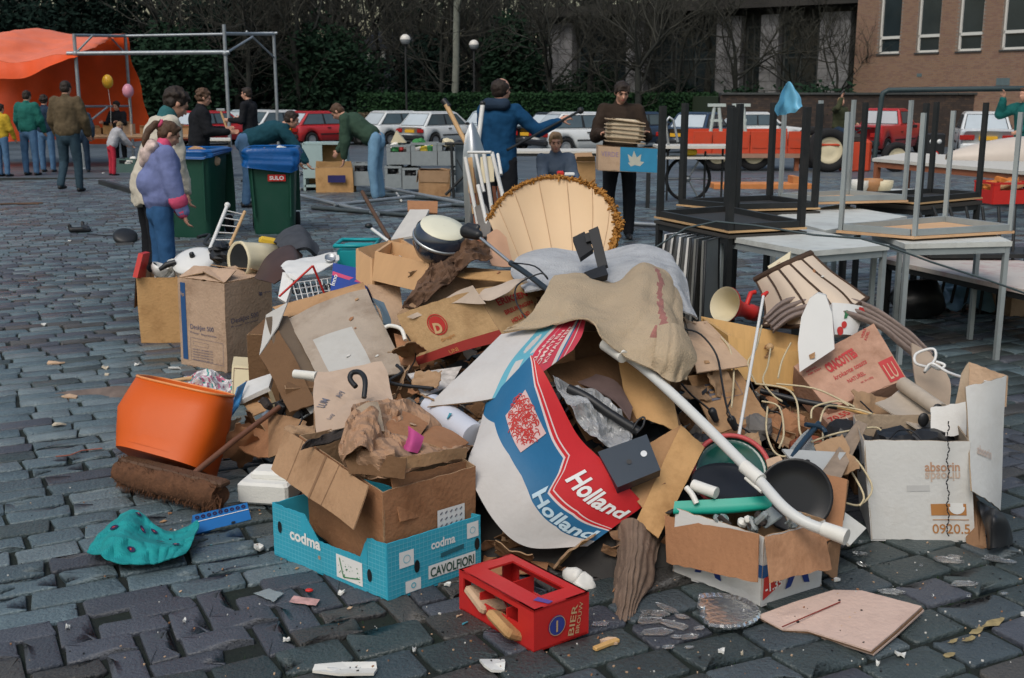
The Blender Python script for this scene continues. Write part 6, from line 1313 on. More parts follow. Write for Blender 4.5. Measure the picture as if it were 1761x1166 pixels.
# dishes, discs, tray in it
def disc(name,lb,cat,c,r_,nrm,mt_,prof=None,rimm=None):
 q=V(nrm).normalized().to_track_quat('Z','Y').to_matrix().to_4x4();mt2=Matrix.Translation(c)@q;t=thing(name,lb,cat,c)
 m=M();m.lathe(prof or[(.001,0),(r_*.5,0),(r_*.92,.004),(r_,.012),(r_,.006),(r_*.9,-.006),(.001,-.006)],36,mt2);part('disc',m,mt_,t)
 if rimm:m=M();m.tube([mt2@V((r_*math.cos(a),r_*math.sin(a),.01))for a in[k*math.pi/18 for k in range(36)]],r_*.07,6,close=True);part('rim',m,rimm,t)
 return t
disc('black_disc','large round black disc standing in the white and blue box','disc',P(1367,852,3.62),.125,(-.15,-1,.35),mat('shellac',(.008,.009,.011),.3))
disc('dish','green glass dish with a thick pinkish-red rim behind the white pipe','dish',P(1258,812,3.85),.135,(-.1,-1,.75),mat('green_glass',(.01,.075,.06),.12,.3,10,spec=.7),[(.001,-.05),(.06,-.04),(.11,-.012),(.135,.004),(.137,-.004),(.11,-.022),(.001,-.058)],mat('rim_red',(.45,.07,.07),.5))
disc('black_disc','dark saucepan lid lying level below the green glass dish','lid',P(1252,832,3.72),.125,(0,-.2,1),BLK)
net_thing('green_tray','bright green plastic tray edge sticking out above the left brown flap','tray',[[(1160,862,3.62),(1240,858,3.58),(1330,852,3.56)],[(1158,884,3.60),(1240,884,3.56),(1325,876,3.54)],[(1170,872,3.68),(1240,876,3.7),(1318,866,3.7)]],[mat('tray_green',(.01,.30,.22),.4)],14,6,.004)
tubes('white_fitting','short white pipe fitting lying on the green tray','fitting',[(1192,834,3.64),(1232,848,3.58)],.020,WHP,12);tubes('white_handle','curved white handle beside the pipe fitting','handle',[(1180,838,3.62),(1190,850,3.6),(1198,866,3.58)],.010,WHP,8)  # pipe fitting and a loose curved handle
PVC=mat('clear_plastic',(.45,.50,.50),.18,.15,12,.3,30,trans=.55,spec=.6)
rg=random.Random(6)
for i in range(16):
 px,py=rg.uniform(1235,1400),rg.uniform(896,915);m=M();c=P(px,py-6,rg.uniform(3.42,3.5));m.bbox(c,(rg.uniform(.02,.07),rg.uniform(.02,.05),rg.uniform(.006,.03)),.3,Euler((rg.uniform(-1,1),rg.uniform(-1,1),rg.uniform(0,3))).to_matrix())
 thing('kitchen_scrap','small clear or white plastic scrap on top of the white and blue box','scrap',c,'plastic scraps in the white and blue box',m,[PVC,WHP,PVC,DKC,PVC][i%5])
m=M();c=P(1322,890,3.46);m.bbox(c,(.08,.05,.012),.3,Euler((.5,-.3,.6)).to_matrix());thing('clear_case','clear plastic case tilted up among the kitchen scraps','case',c,None,m,PVC)
for px,py,Y,lb in((1463,895,3.66,'white plastic plate with a hole right of the white and blue box'),):m=M();q=pq((1452,880,3.7),(1490,908,3.72),(1462,938,3.6),(1440,915,3.6));slab4(q,.01,m);thing('white_plate',lb,'plate',P(px,py,Y),None,m,WHP)
# long white vacuum pipe
t=thing('vacuum_pipe','long bent white pipe slanting across the heap from the sacking down to the right','pipe',P(1440,920,3.35));m=M()
pp=[(1045,592,4.20),(1100,628,4.08),(1180,700,3.86),(1296,816,3.55),(1345,870,3.42),(1382,897,3.36),(1420,912,3.33)]
pts=[P(*k)for k in pp];sm_=[]
for i in range(len(pts)-1):
 g=lambda k:pts[min(len(pts)-1,max(0,k))]
 for t_ in(0,.25,.5,.75):sm_.append(cr(g(i-1),g(i),g(i+1),g(i+2),t_))
m.tube(sm_+[pts[-1]],.0185,16);part('tube',m,mat('pipe_white',(.56,.57,.55),.35,.08,5,dirt=.3,dcol=(.4,.38,.34)),t)
m=M();m.tube([P(1415,909,3.33),P(1456,924,3.28)],[.023,.026],16);part('end_sleeve',m,WHP,t)
m=M();m.tube([P(1280,802,3.59),P(1308,826,3.52)],.0235,16);part('joint',m,WHP,t);m=M();m.tube([P(1282,822,3.56),P(1310,846,3.49)],.006,8);part('clip',m,WHP,t)
tubes('grey_tube_end','white tube end peeping out under the tan sacking','tube end',[(1040,592,4.15),(1072,614,4.05)],.024,WHP,14)
# white absorbent-goods box, right
W0,W1=G(1497,929),G(1676,930);ab=Carton('white_box','big white box with orange print and number on its front, right side',W0,W1-W0,(.06,.34,0),P(1486,757,W0.y-.0)-W0+V((.0,0,0)),[WHC,CBG],wob=.004)
qf=ab.q[0];m=M();decal_text(m,qf,'absorin',.56,.30,.035,.125,bold=.02);part('printed_text',m,mat('print_peach',(.48,.28,.18),.75),ab.t)
m=M();vs,fs=text_mesh('absorin',.02,0);W_,H_=qf.size();x1=max(p[0]for p in vs);m.add([qf(.56+p[0]*.125/x1/W_,.315+p[1]*.05/H_,.0022)for p in vs],[f[::-1]for f in fs]);part('printed_reflection',m,mat('print_peach_pale',(.54,.42,.34),.75),ab.t)
m=M();decal_rect(m,qf,.60,.63,.93,.745);decal_rect(m,qf,.61,.785,.95,.792,.0025);s_=part('printed_block',m,PORG,ab.t);m=M();decal_ring(m,qf,.84,.66,0,.028,.004,0,20,180,360);decal_rect(m,qf,.78,.62,.90,.66,.0038);part('printed_notch',m,PWHT,s_)
m=M();decal_text(m,qf,'0920.5',.60,.925,.036,.135,bold=.008);part('printed_number',m,PORG,ab.t)
m=M();decal_rect(m,qf,.38,.44,.60,.50,.0015);part('hand_tab',m,mat('tab_shadow',(.50,.50,.49),.8),ab.t)
q=pq((1661,664,3.95),(1731,646,4.05),(1720,880,3.98),(1672,845,3.84),.01,.006,3);part('end_panel',panel(q,.006,8,12,edge=1),[WHC,CBG],ab.t)
m=M();decal_text(m,q,'absorin',.18,.62,.03,.085,-5,.004,.02);part('printed_text',m,mat('print_faint',(.55,.44,.38),.8),ab.t)
q=pq((1667,621,4.2),(1731,646,4.06),(1729,700,4.04),(1664,690,4.16),0,.005,1);part('inner_flap',panel(q,.005),[CBP],ab.t)
q=pq((1632,740,4.12),(1664,690,4.16),(1667,621,4.2),(1655,640,4.2));part('inner_flap',panel(q,.005),[CBG],ab.t)
q=pq((1600,700,4.15),(1662,690,4.1),(1662,750,4.05),(1600,752,4.1));part('white_lining',panel(q,.004),[WHC],ab.t)
m=M()
pts=[P(1628+2*math.sin(i),722+i*6.2,3.86)for i in range(33)]
for i in range(32):m.tube([pts[i].lerp(pts[i+1],.1)+V((.002*(-1)**i,-.012,0)),pts[i].lerp(pts[i+1],.9)+V((-.002*(-1)**i,-.012,0))],.0025,5)
thing('bead_chain','thin dark ball chain hanging down the front of the white box','chain',pts[-1],None,m,mat('chain_dark',(.05,.05,.055),.4,metal=.6),'stuff')
net_thing('black_sleeve','black and grey rolled sleeve on the ground right of the white box','sleeve',[[(1682,862,3.90),(1702,872,3.95),(1722,885,3.95),(1740,920,3.95)],[(1690,915,3.82),(1707,890,3.76),(1728,900,3.8),(1742,935,3.85)],[(1692,945,3.80),(1705,946,3.74),(1722,944,3.74),(1738,940,3.8)]],[BLK],16,12,.01,.02,8)
m=M();q=pq((1676,850,3.98),(1690,868,3.98),(1697,942,3.80),(1684,936,3.82));slab4(q,.05,m);thing('grey_strut','dark brown wooden strut between the white box and black sleeve','strut',G(1686,940),None,m,CBW)
# glass dish and shards at the front
GLS=mat('pressed_glass',(.92,.96,.97),.06,.06,40,.5,45,trans=.93,spec=.8,ior=1.5)
c=G(1238,1062);t=thing('glass_dish','broken round pressed-glass dish with ribbed rim on the cobbles','glass dish',c);m=M()
prof=[];n=72;vs=[];fs=[]
RG=[(.001,.010),(.05,.010),(.100,.013),(.116,.020),(.122,.012),(.116,.003),(.06,.002),(.001,.002)]
for(r_,z)in RG:
 for k in range(n):
  a=2*math.pi*k/n;rr=r_*(1+(.025*(k%2)if r_>.11 else 0));x,y=rr*math.cos(a),rr*math.sin(a)*.95
  if x<-.055:x=-.055+.02*noise.noise(V((y*40,0,0)))
  vs.append(c+V((x+.0,y,z+.012)))
for i in range(len(RG)-1):
 for k in range(n):fs.append((i*n+k,i*n+(k+1)%n,(i+1)*n+(k+1)%n,(i+1)*n+k))
m.add(vs,fs);part('dish',m,GLS,t)
rg=random.Random(12)
def shard(c,r_,h,mt_,lb,grp='glass shards on the cobbles',name='glass_shard',squash=.5,rot=0):
 n=rg.randint(5,7);pts=[]
 for k in range(n):a=2*math.pi*k/n+rg.uniform(-.3,.3);x,y=r_*math.cos(a)*rg.uniform(.7,1.1),r_*squash*math.sin(a)*rg.uniform(.7,1.1);pts.append(c+V((x*math.cos(rot)-y*math.sin(rot),x*math.sin(rot)+y*math.cos(rot),.008)))
 m=M();m.prism(pts,(0,0,h));return thing(name,lb,'glass shard',c,grp,m,mt_)
for(px,py,r_,rot)in((1480,956,.03,-.4),(1483,976,.022,-.9),(1626,968,.055,-.25),(1722,968,.06,-.3),(1657,1008,.05,.1),(1532,1022,.045,-.1),(1640,962,.03,-.3),(1705,962,.035,-.35),(1665,1030,.010,0),(1480,936,.01,0),(1604,1029,.006,0),(1726,1025,.014,0),(1584,977,.006,0),(1576,985,.006,.5),(1116,1072,.055,.2),(1128,1060,.05,-.2),(1146,1050,.05,-.9),(1160,1080,.06,-.5),(1130,1092,.06,.1),(1185,1100,.04,.3),(1150,1118,.02,.2),(1185,1118,.018,.1),(1112,1060,.03,.8),(1170,1065,.03,-.5),(1033,1078,.035,.1),(1165,1100,.02,0),(1203,1085,.02,.3)):
 shard(G(px,py),r_,rg.uniform(.003,.008),GLS,'clear ribbed glass shard '+('beside the broken dish, before the white box' if px<1300 else 'on the setts right of the flat cardboard' if px>1600 else 'behind the flat cardboard'),squash=rg.uniform(.3,.5),rot=rot)
 # small litter
LIT=[WHP,mat('litter_white',(.6,.6,.57),.8),CBP,mat('litter_pale',(.48,.42,.32),.8)]
for(px,py,r_,mt_,sq)in((260,566,.02,0,.4),(300,636,.035,1,.3),(236,629,.018,1,.6),(182,634,.02,3,.8),(185,646,.015,3,.6),(102,733,.03,3,.5),(96,626,.05,2,.3),(120,684,.06,2,.3),(75,560,.02,1,.4),(120,415,.02,1,.4),(600,1156,.1,0,.25),(850,1148,.04,1,.6),(445,945,.018,0,.9),(588,1022,.012,1,.6),(493,1104,.010,1,.5),(318,1072,.006,1,1),(117,1082,.006,1,1),(1548,1130,.014,1,.7),(1509,1144,.006,1,.8),(1240,1124,.01,1,.8),(712,1122,.006,1,.8),(770,1010,.012,1,.4),(1050,1108,.03,2,.3),(375,795,.02,1,.4),(412,774,.015,2,.6),(178,298,.04,1,.5),(1440,1000,.012,1,.8),(1290,1002,.01,1,.7),(1760,1060,.01,1,1),(590,1155,.05,1,.4),(1276,1128,.004,3,1)):
 c=G(px,py);n=7;pts=[c+V((r_*math.cos(k*6.283/n)*rg.uniform(.7,1.2),r_*sq*math.sin(k*6.283/n)*rg.uniform(.7,1.2)*1.6,rg.uniform(.006,.02)))for k in range(n)];m=M();m.add([c+V((0,0,.012))]+pts+[p-V((0,0,.008))for p in pts],[(0,k+1,(k+1)%n+1)for k in range(n)]+[(k+1,n+k+1,n+(k+1)%n+1,(k+1)%n+1)for k in range(n)])
 thing('litter_scrap','small pale scrap of litter '+('at the left, beyond the orange bin' if px<400 and py<700 else 'left of the broom' if px<420 else 'in the foreground near the bottom edge' if py>1090 else 'before the blue crate' if px<900 else 'right of the white box with flaps'),'litter',c,'pale litter scraps on the paving',m,LIT[mt_])
m=M();a,b=G(1022,1116,.01),G(1063,1100,.01);m.bbox((a+b)/2,((b-a).length,.018,.012),.2,(b-a).to_track_quat('X','Z').to_matrix());thing('wood_sliver','yellow wooden sliver on the cobbles right of the red crate','sliver',a,None,m,WOODY)
m=M();a,b=G(96,785,.005),G(176,771,.005);m.tube([a,G(120,783,.006),G(140,775,.006),b],.003,5);thing('string','thin reddish string lying across the setts at the left','string',b,None,m,mat('string_red',(.30,.10,.07)))
q=Q(G(462,1012,.01),G(488,1020,.012),G(470,1036,.01),G(434,1020,.01),0,.004);panel_thing('plastic_wrapper','clear bluish plastic wrapper on the clinker bricks','wrapper',q,[PVC],.001)
q=Q(G(505,1024,.01),G(552,1030,.012),G(545,1042,.01),G(497,1036,.01),0,.005);panel_thing('plastic_wrapper','small wrapper with red print right of the bluish one','wrapper',q,[mat('wrapper_pink',(.5,.25,.23),.4,.8,30)],.001)
m=M();c=G(532,1020);m.ell(c+V((0,0,.01)),(.014,.01,.006));thing('crown_cork','tiny red cap beside the wrapper with red print','cap',c,None,m,REDP)
net_thing('leaf_litter','strip of dark torn brown paper on the ground left of the orange bin','paper',[[(95,678,5.95),(150,672,5.98),(200,668,6.0),(238,662,6.05)],[(100,690,5.8),(150,686,5.85),(200,685,5.84),(236,672,5.95)]],[mat('leaf_brown',(.13,.10,.085),.9,.5,14)],20,4,.004,.03,7)
# yellow chalk marks on setts, front right
m=M()
for px,py,rx,ry in((1712,1068,.07,.022),(1682,1082,.05,.015),(1668,1096,.04,.012),(1632,1124,.03,.016),(1640,1100,.03,.01)):
 c=G(px,py,.009);m.add([c+V((rx*.7*math.cos(k*.5236)*rg.uniform(.55,1.2),ry*math.sin(k*.5236)*rg.uniform(.6,1.2)+rx*.4*math.cos(k*.5236),-.003))for k in range(12)],[tuple(range(12))])
part('paint_mark',m,mat('chalk_yellow',(.27,.21,.10),.9,.7,30),ground,'worn yellow paint marks on the setts','stuff')
# ===== curved striped box and sacking =======
RD=mat('box_red',(.48,.018,.022),.55,.06,8,.08,60,dirt=.15,dcol=(.3,.02,.02));BL_=mat('box_blue',(.015,.115,.24),.55,.06,8,.08,60);WB=mat('box_white',(.47,.455,.44),.7,.10,5,.2,50,dirt=.6,dcol=(.40,.34,.30),dscale=4);LBL=mat('box_pale_blue',(.10,.33,.42),.6,.06)
Z3=lambda x,y:(780+x/2.776,540+y/2.776)
rim_=[(370,195,4.05),(440,290,3.98),(580,560,3.86),(700,690,3.78),(800,790,3.74),(915,910,3.74)]
end_=[(150,425,4.02),(105,600,3.84),(75,745,3.72),(190,980,3.62),(360,1112,3.60),(640,1108,3.62)]
row=lambda L_:[(*Z3(x,y),Y)for x,y,Y in L_]
mid_=[((a[0]+b[0])/2,(a[1]+b[1])/2,(a[2]+b[2])/2-.05*math.sin(math.pi*k/5))for k,(a,b)in enumerate(zip(rim_,end_))]
HN=Net([row(rim_),row(mid_),row(end_)],.004,5,3);HN.L=(.62,.26)
def lerpk(t,ks,vs):
 for a,b,x,y in zip(ks[:-1],ks[1:],vs[:-1],vs[1:]):
  if t<=b:return x+(y-x)*(t-a)/(b-a)
 return vs[-1]
KS=[0,.2,.4,.5,.56,.62,.8,1]
def redv(u):return lerpk(u,KS,[-.02,.12,.17,.18,.30,.47,.48,.60])
def bluv(u):return lerpk(u,KS,[1.1,.74,.62,.61,.63,.66,.70,.88])
def hv(u,w):
 r_,b_=redv(u),min(1,bluv(u));kn=[0,max(.001,r_-.012),max(.002,r_),max(.003,r_+.012),max(.004,r_+.036),max(.005,r_+.048),b_,max(b_+.001,1)];ws=[0,.28,.30,.32,.35,.37,.68,1]
 return min(1,lerpk(w,ws,kn))
def hm(u,w):return 0 if w<.28 else 2 if w<.30 else 0 if w<.32 else 2 if w<.35 and w>.34 else 0 if w<.35 else 2 if w<.37 else 1 if w<.68 else 3
hb=thing('striped_fruit_box','torn curved fruit box, red, blue and white, lettered Holland, at the middle','cardboard box',P(940,935,3.62))
m=M();m.sheet(lambda u,v:HN(u,hv(u,v)),90,100,.006,hm,4,True,4);part('printed_side',m,[RD,BL_,mat('box_line',(.60,.50,.48),.6),WB,CBW],hb)
m=M();decal_text(m,HN,'Holland',.60,.335,.044,.235,-3,.004,.03,0);part('printed_text',m,PWHT,hb,'pale word on the red band')
m=M();HB=lambda u,t,off=0:HN(u,redv(u)+.055+(bluv(u)-redv(u)-.055)*t,off);HB.size=lambda:(.62,.045);decal_text(m,HB,'Holland',.585,.88,.032,.24,0,.004,.03);part('printed_text',m,mat('print_pale_blue',(.42,.55,.62),.7),hb,'pale word on the blue band')
m=M();rg=random.Random(17)
for i in range(150):
 a=rg.uniform(0,6.28);k=rg.random()**.5;u,v=.285+.105*k*math.cos(a),.41+.14*k*math.sin(a);r_=rg.uniform(.002,.007);decal_ring(m,HN,u,v,r_,r_+.0022,.0045,0,8,rg.uniform(0,90),rg.uniform(180,360))
part('printed_ornament',m,PINK,hb,None,'stuff');m=M();decal_poly(m,HN,[(.18,.28),(.37,.24),(.41,.52),(.22,.58)],.003,0,8);part('printed_ornament_ground',m,mat('print_pinkish',(.55,.38,.36),.7),hb)
# lid flap to the left
def fm(u,v):
 if u<.34:return 0
 if u<.52:
  if(u-.43)**2/.0016+(v-.30)**2/.022<1:return 0
  if .39<u<.47 and .55<v<.86:return 0
  return 1
 if u<.57:return 0 if v<.5 else 1
 if u<.84:return 3 if(.645<u<.655 or abs(u-.70)<.004)else 2
 if u<.87:return 0
 if u<.89:return 4
 return 2 if not .93<u<.94 else 0
fq=Net([[(862,574,4.32),(930,562,4.26),(975,552,4.22),(1008,543,4.20)],[(800,636,4.18),(880,618,4.12),(935,600,4.10),(1000,575,4.14)],[(734,699,4.06),(845,686,4.0),(912,655,4.02),(985,602,4.10)]],.004,5);fq.L=(.52,.30)
m=M();m.sheet(lambda u,v:fq(u,v),110,40,.006,fm,5,True,5);part('lid_flap',m,[WB,LBL,mat('flap_red',(.45,.03,.06),.6),mat('flap_pink',(.5,.25,.27),.7),BL_,CBI],hb)
m=M()
for i,s_ in enumerate(('HOLLAND','TOMATEN','KWALITEIT')):decal_text(m,fq,s_,.62+.075*i,.93-.05*i,.020,.20,78,.004,.02)
part('printed_text',m,mat('print_rose_pale',(.62,.45,.42),.7),hb)
# inside walls and right flap
part('inner_wall',panel(pq((940,632,4.15),(1060,600,4.45),(1165,700,4.2),(1010,760,3.95),0,.01,3),.005,8,8),[CBD],hb)  # dark tone paints the shade inside the torn box
part('inner_wall',panel(pq((1060,612,4.28),(1150,640,4.25),(1168,745,4.0),(1085,720,4.12),.02,.012,6),.005,10,10),[CBO],hb)
part('flap',panel(pq((1171,730,3.95),(1212,768,3.88),(1132,927,3.62),(1094,896,3.66),0,.004,6),.005,8,8),[CBO,CBW],hb)
part('flap',panel(pq((1110,765,3.98),(1172,730,3.96),(1112,880,3.70),(1082,850,3.76),0,.006,9),.005,8,8),[cardm('ochre_dark',(.38,.22,.11))],hb)
net_thing('clear_bag','crumpled clear plastic bag inside the torn striped box','plastic bag',[[(950,655,4.05),(1000,668,4.08),(1050,690,4.08),(1085,730,4.0)],[(970,700,3.92),(1010,712,3.9),(1050,735,3.9),(1080,765,3.86)],[(1000,745,3.86),(1025,760,3.84),(1050,775,3.84),(1070,790,3.82)]],[mat('bag_clear',(.42,.43,.44),.22,.3,14,.5,30,trans=.35,spec=.7)],30,24,.001,.02,9,4,None,.004,18,cre=.045)
tubes('black_hose','thick black handle lying across the clear bag','hose',[(978,668,4.0),(1010,684,3.96),(1050,712,3.92),(1098,742,3.88)],.017,BLK,10);tubes('cable_loop','thin black cable loop above the black cassette box','cable',[(1088,738,3.86),(1098,722,3.88),(1108,718,3.88),(1106,732,3.86),(1095,745,3.84)],.004,BLK,6)
q=pq((1028,777,3.78),(1112,747,3.82),(1136,808,3.72),(1062,838,3.68));t=thing('cassette_case','blue-black plastic case with two round knobs inside the striped box','case',q(.5,1));CS=mat('case_blue_black',(.015,.028,.045),.4);part('body',slab4(q,.05,M()),CS,t)
for u,v,r_ in((.46,.52,.010),(.80,.46,.012)):m=M();decal_ring(m,q,u,v,0,r_,.003);part('knob',m,STEEL if r_>.011 else BLK,t)
net_thing('dusty_shell','dusty brown tapered plastic shell behind the black handle','shell',[[(968,640,4.25),(1010,640,4.26),(1060,655,4.2),(1088,700,4.1)],[(985,652,4.18),(1020,668,4.12),(1060,690,4.06),(1085,722,4.02)]],[mat('dusty_brown',(.13,.09,.085),.6,.3)],16,8,.006,.01)
# sacking and blankets
BUR=mat('burlap',(.40,.315,.215),.95,.14,10,.6,150,spec=.1,dirt=.3,dcol=(.20,.14,.09));GRB=mat('grey_blanket',(.40,.41,.42),.97,.2,9,.6,120,spec=.1,dirt=.4,dcol=(.16,.165,.17))
net_thing('sacking','tan sacking draped over the middle of the heap with a red stripe','cloth',[[(958,476,4.62),(1000,470,4.75),(1055,484,4.8),(1100,452,4.9),(1150,470,4.85),(1170,500,4.7)],[(930,512,4.42),(985,492,4.48),(1050,505,4.50),(1105,480,4.55),(1150,510,4.5),(1178,545,4.42)],[(905,548,4.30),(970,530,4.28),(1030,545,4.26),(1095,530,4.28),(1148,548,4.25),(1180,588,4.2)],[(885,562,4.28),(955,548,4.22),(1010,548,4.16),(1060,580,4.1),(1130,590,4.08),(1188,612,4.08)],[(868,572,4.28),(940,560,4.20),(1008,546,4.12),(1040,588,4.05),(1100,622,4.0),(1180,655,4.0)]],[BUR,mat('burlap_red',(.30,.13,.11),.95,.3,14,.6,150)],64,52,.006,.022,5,4,lambda u,v:1 if abs(u-.70-.10*v+.012*math.sin(v*30))<.022 and .05<v<.72 else 0,.004,20,fold=(2.2,.030))
net_thing('sacking','fold of tan sacking hanging at the right end over the pale flap','cloth',[[(1130,560,4.12),(1165,560,4.15),(1192,590,4.15)],[(1125,600,4.0),(1160,605,3.98),(1200,615,4.08)],[(1120,635,3.98),(1150,655,3.94),(1180,650,4.0)]],[BUR],24,18,.006,.015,6,9,None,.003,24,fold=(1.5,.02))
net_thing('blanket','grey woollen blanket lying behind the tan sacking','blanket',[[(900,442,5.35),(960,425,5.4),(1030,430,5.4),(1100,412,5.4),(1150,430,5.3),(1168,455,5.2)],[(880,458,5.1),(950,450,5.1),(1020,455,5.1),(1090,440,5.1),(1150,462,5.0),(1185,490,4.95)],[(890,478,4.9),(950,476,4.85),(1030,480,4.85),(1110,470,4.85),(1165,500,4.75),(1198,535,4.7)],[(900,500,4.7),(960,500,4.65),(1040,510,4.6),(1120,500,4.6),(1175,530,4.55),(1203,548,4.6)]],[GRB],56,40,.008,.03,4,8,None,.004,11,fold=(2.5,.022))
# support: added boxes under sacking, shade and rubble, toned dark like the shaded gaps
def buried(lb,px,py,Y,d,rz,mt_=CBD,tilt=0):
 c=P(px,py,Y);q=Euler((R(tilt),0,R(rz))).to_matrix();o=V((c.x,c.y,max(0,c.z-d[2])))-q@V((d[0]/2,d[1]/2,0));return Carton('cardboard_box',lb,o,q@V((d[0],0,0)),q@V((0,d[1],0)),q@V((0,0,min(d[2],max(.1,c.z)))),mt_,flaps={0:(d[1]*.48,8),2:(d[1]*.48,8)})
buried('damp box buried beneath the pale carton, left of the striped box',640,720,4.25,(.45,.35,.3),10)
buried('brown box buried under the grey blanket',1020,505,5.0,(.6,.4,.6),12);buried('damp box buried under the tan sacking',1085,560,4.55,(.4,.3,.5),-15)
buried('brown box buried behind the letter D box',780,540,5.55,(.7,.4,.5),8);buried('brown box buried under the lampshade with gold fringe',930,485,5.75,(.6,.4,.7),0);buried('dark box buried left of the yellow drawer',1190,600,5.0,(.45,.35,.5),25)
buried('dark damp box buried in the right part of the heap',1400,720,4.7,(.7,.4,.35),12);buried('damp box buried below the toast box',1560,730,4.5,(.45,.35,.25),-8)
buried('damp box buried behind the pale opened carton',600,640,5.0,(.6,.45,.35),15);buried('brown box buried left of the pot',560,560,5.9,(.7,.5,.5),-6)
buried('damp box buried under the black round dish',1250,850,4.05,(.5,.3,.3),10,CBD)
# ===== upper middle ============
# letter D box
D1=cardm('box_d',(.44,.29,.15))
da,db,dc,dd=P(682,541,4.95),P(815,497,4.68),P(945,470,4.98),P(795,460,5.28)
dlow=P(868,578,4.55)-db;dt=thing('cardboard_box','open tan box with a round red D emblem and red base band','cardboard box',P(717,628,4.75))
dl=P(717,628,4.80)-da;dm_=(dlow+dl)/2
qA=Q(da,db,db+dm_,da+dm_,.0,.006,3);qB=Q(db,dc,dc+dm_,db+dm_,0,.006,4);qC=Q(dd,da,da+dm_,dd+dm_,0,.006,5);qD=Q(dc,dd,dd+dm_,dc+dm_,0,.006,6)
qA=pq((682,541,4.95),(815,497,4.68),(870,585,4.58),(717,628,4.82),.012,.006,3)
qB=pq((815,497,4.68),(938,478,4.95),(948,540,4.85),(870,585,4.58),0,.004,4)
for q in(qA,qB,qC,qD):part('side',panel(q,.005,10,8,back=1),[D1,CBI],dt)
part('flap',panel(pq((770,470,5.2),(940,462,5.0),(930,490,4.9),(800,478,5.1)),.005),[CBO],dt)
m=M();decal_ring(m,qA,.44,.42,.046,.052,.003);decal_ring(m,qA,.44,.42,.0,.042,.003);s_=part('round_emblem',m,PINK,dt);m=M();decal_text(m,qA,'D',.375,.56,.046,.046,-10,.005,.05);part('emblem_letter',m,mat('print_tan',(.5,.33,.17),.8),s_)
m=M();decal_poly(m,qA,[(.0,.86),(1,.80),(1,1),(0,1)],.002,0,8);part('printed_band',m,mat('print_dark_red',(.27,.025,.02),.7),dt);m=M();decal_text(m,qA,'UNI',.42,.985,.018,.05,3,.004,.01);decal_text(m,qA,'Drogist',.40,.74,.014,.08,6,.003);part('printed_text',m,PORG,dt)
m=M()
for i,s_ in enumerate(('ERIKSEN','BREUKINGEN','HOLLAND')):decal_text(m,qB,s_,.18+.04*i,.40+.20*i,.034 if i==0 else .022,.20 if i<2 else .14,4,.003,.03)
part('printed_text',m,PINK,dt)
net_thing('torn_paper','torn pale paper strips hanging over the lettered side of the D box','paper',[[(800,505,4.75),(840,500,4.70),(880,482,4.75),(905,474,4.85)],[(830,520,4.62),(850,515,4.60),(888,492,4.68),(900,486,4.78)]],[mat('torn_pale',(.42,.34,.27),.9,.2)],18,6,.002,.02,10,3)
net_thing('torn_paper','torn pale fold on the front edge of the D box','paper',[[(700,545,4.88),(760,515,4.80),(812,492,4.7)],[(712,548,4.86),(765,525,4.76),(838,520,4.60)]],[mat('torn_pale')],14,5,.003,.012,8)
# burnt-edged bark-like paper behind D box
for i,(rows,lb)in enumerate((([[(715,485,5.2),(750,455,5.3),(790,420,5.4)],[(700,510,5.05),(745,485,5.1),(800,455,5.2)],[(690,530,5.0),(735,520,5.0),(780,480,5.1)]],'dark ragged bark-brown sheet curling left of the D box'),([[(775,440,5.25),(805,418,5.3),(838,425,5.3)],[(780,470,5.1),(815,450,5.1),(845,455,5.15)]],'dark brown torn sheet under the black knob'),([[(738,470,5.15),(760,452,5.2)],[(740,505,5.05),(775,485,5.1)]],'brown-striped veneer scrap between pot and D box'))):
 net_thing('charred_sheet',lb,'sheet',rows,[mat('charred',(.09,.05,.03),.9,.9,9,.4,30)],24,20,.004,.02,9,i*3,None,.004,16,cre=.05)
 # pot with cream lid
c=P(757,412,5.35);t=thing('lidded_pot','glossy dark blue round pot with a cream top, tilted on the heap','pot',c);q=V((.28,-.42,1)).normalized().to_track_quat('Z','Y').to_matrix().to_4x4();mt_=Matrix.Translation(c)@q
PB_=mat('pot_blue',(.018,.026,.045),.14,.1,5,spec=.7,coat=.6);m=M();m.lathe([(.001,-.13),(.06,-.12),(.10,-.085),(.125,-.04),(.130,-.005)],32,mt_);part('bowl',m,PB_,t)
m=M();m.lathe([(.130,-.004),(.135,.0),(.135,.008),(.130,.012)],32,mt_);part('band',m,STEEL,t);m=M();m.lathe([(.130,.012),(.125,.045),(.108,.066)],32,mt_);part('collar',m,PB_,t)
m=M();m.lathe([(.110,.066),(.108,.070),(.06,.078),(.001,.080)],32,mt_);part('top_disc',m,mat('pot_cream',(.66,.64,.50),.4,.03),t)
m=M();cap(m,P(803,398,5.15),.034,P(822,404,5.1),.024,12);cap(m,P(806,388,5.16),.016,P(822,390,5.12),.012,8);thing('black_knob','black conical plastic knob at the top of the slanting rod','knob',P(812,400,5.12),None,fuse(m,.006,2),BLK)  # black conical knob at the rod's upper end
tubes('steel_rod','thin steel rod running down from the black knob','rod',[(822,406,5.1),(882,455,4.9)],.0075,STEEL);tubes('black_grip','long black handle at the lower end of the steel rod','handle',[(878,452,4.9),(905,470,4.8),(946,502,4.62)],.013,mat('handle_slate',(.02,.03,.04),.45),10)
tubes('wire_loop','thin dark wire looping beside the black handle','wire',[(880,452,4.88),(920,458,4.75),(942,480,4.65),(930,470,4.66),(890,490,4.62),(888,520,4.5),(905,548,4.45)],.0035,BLK,5)
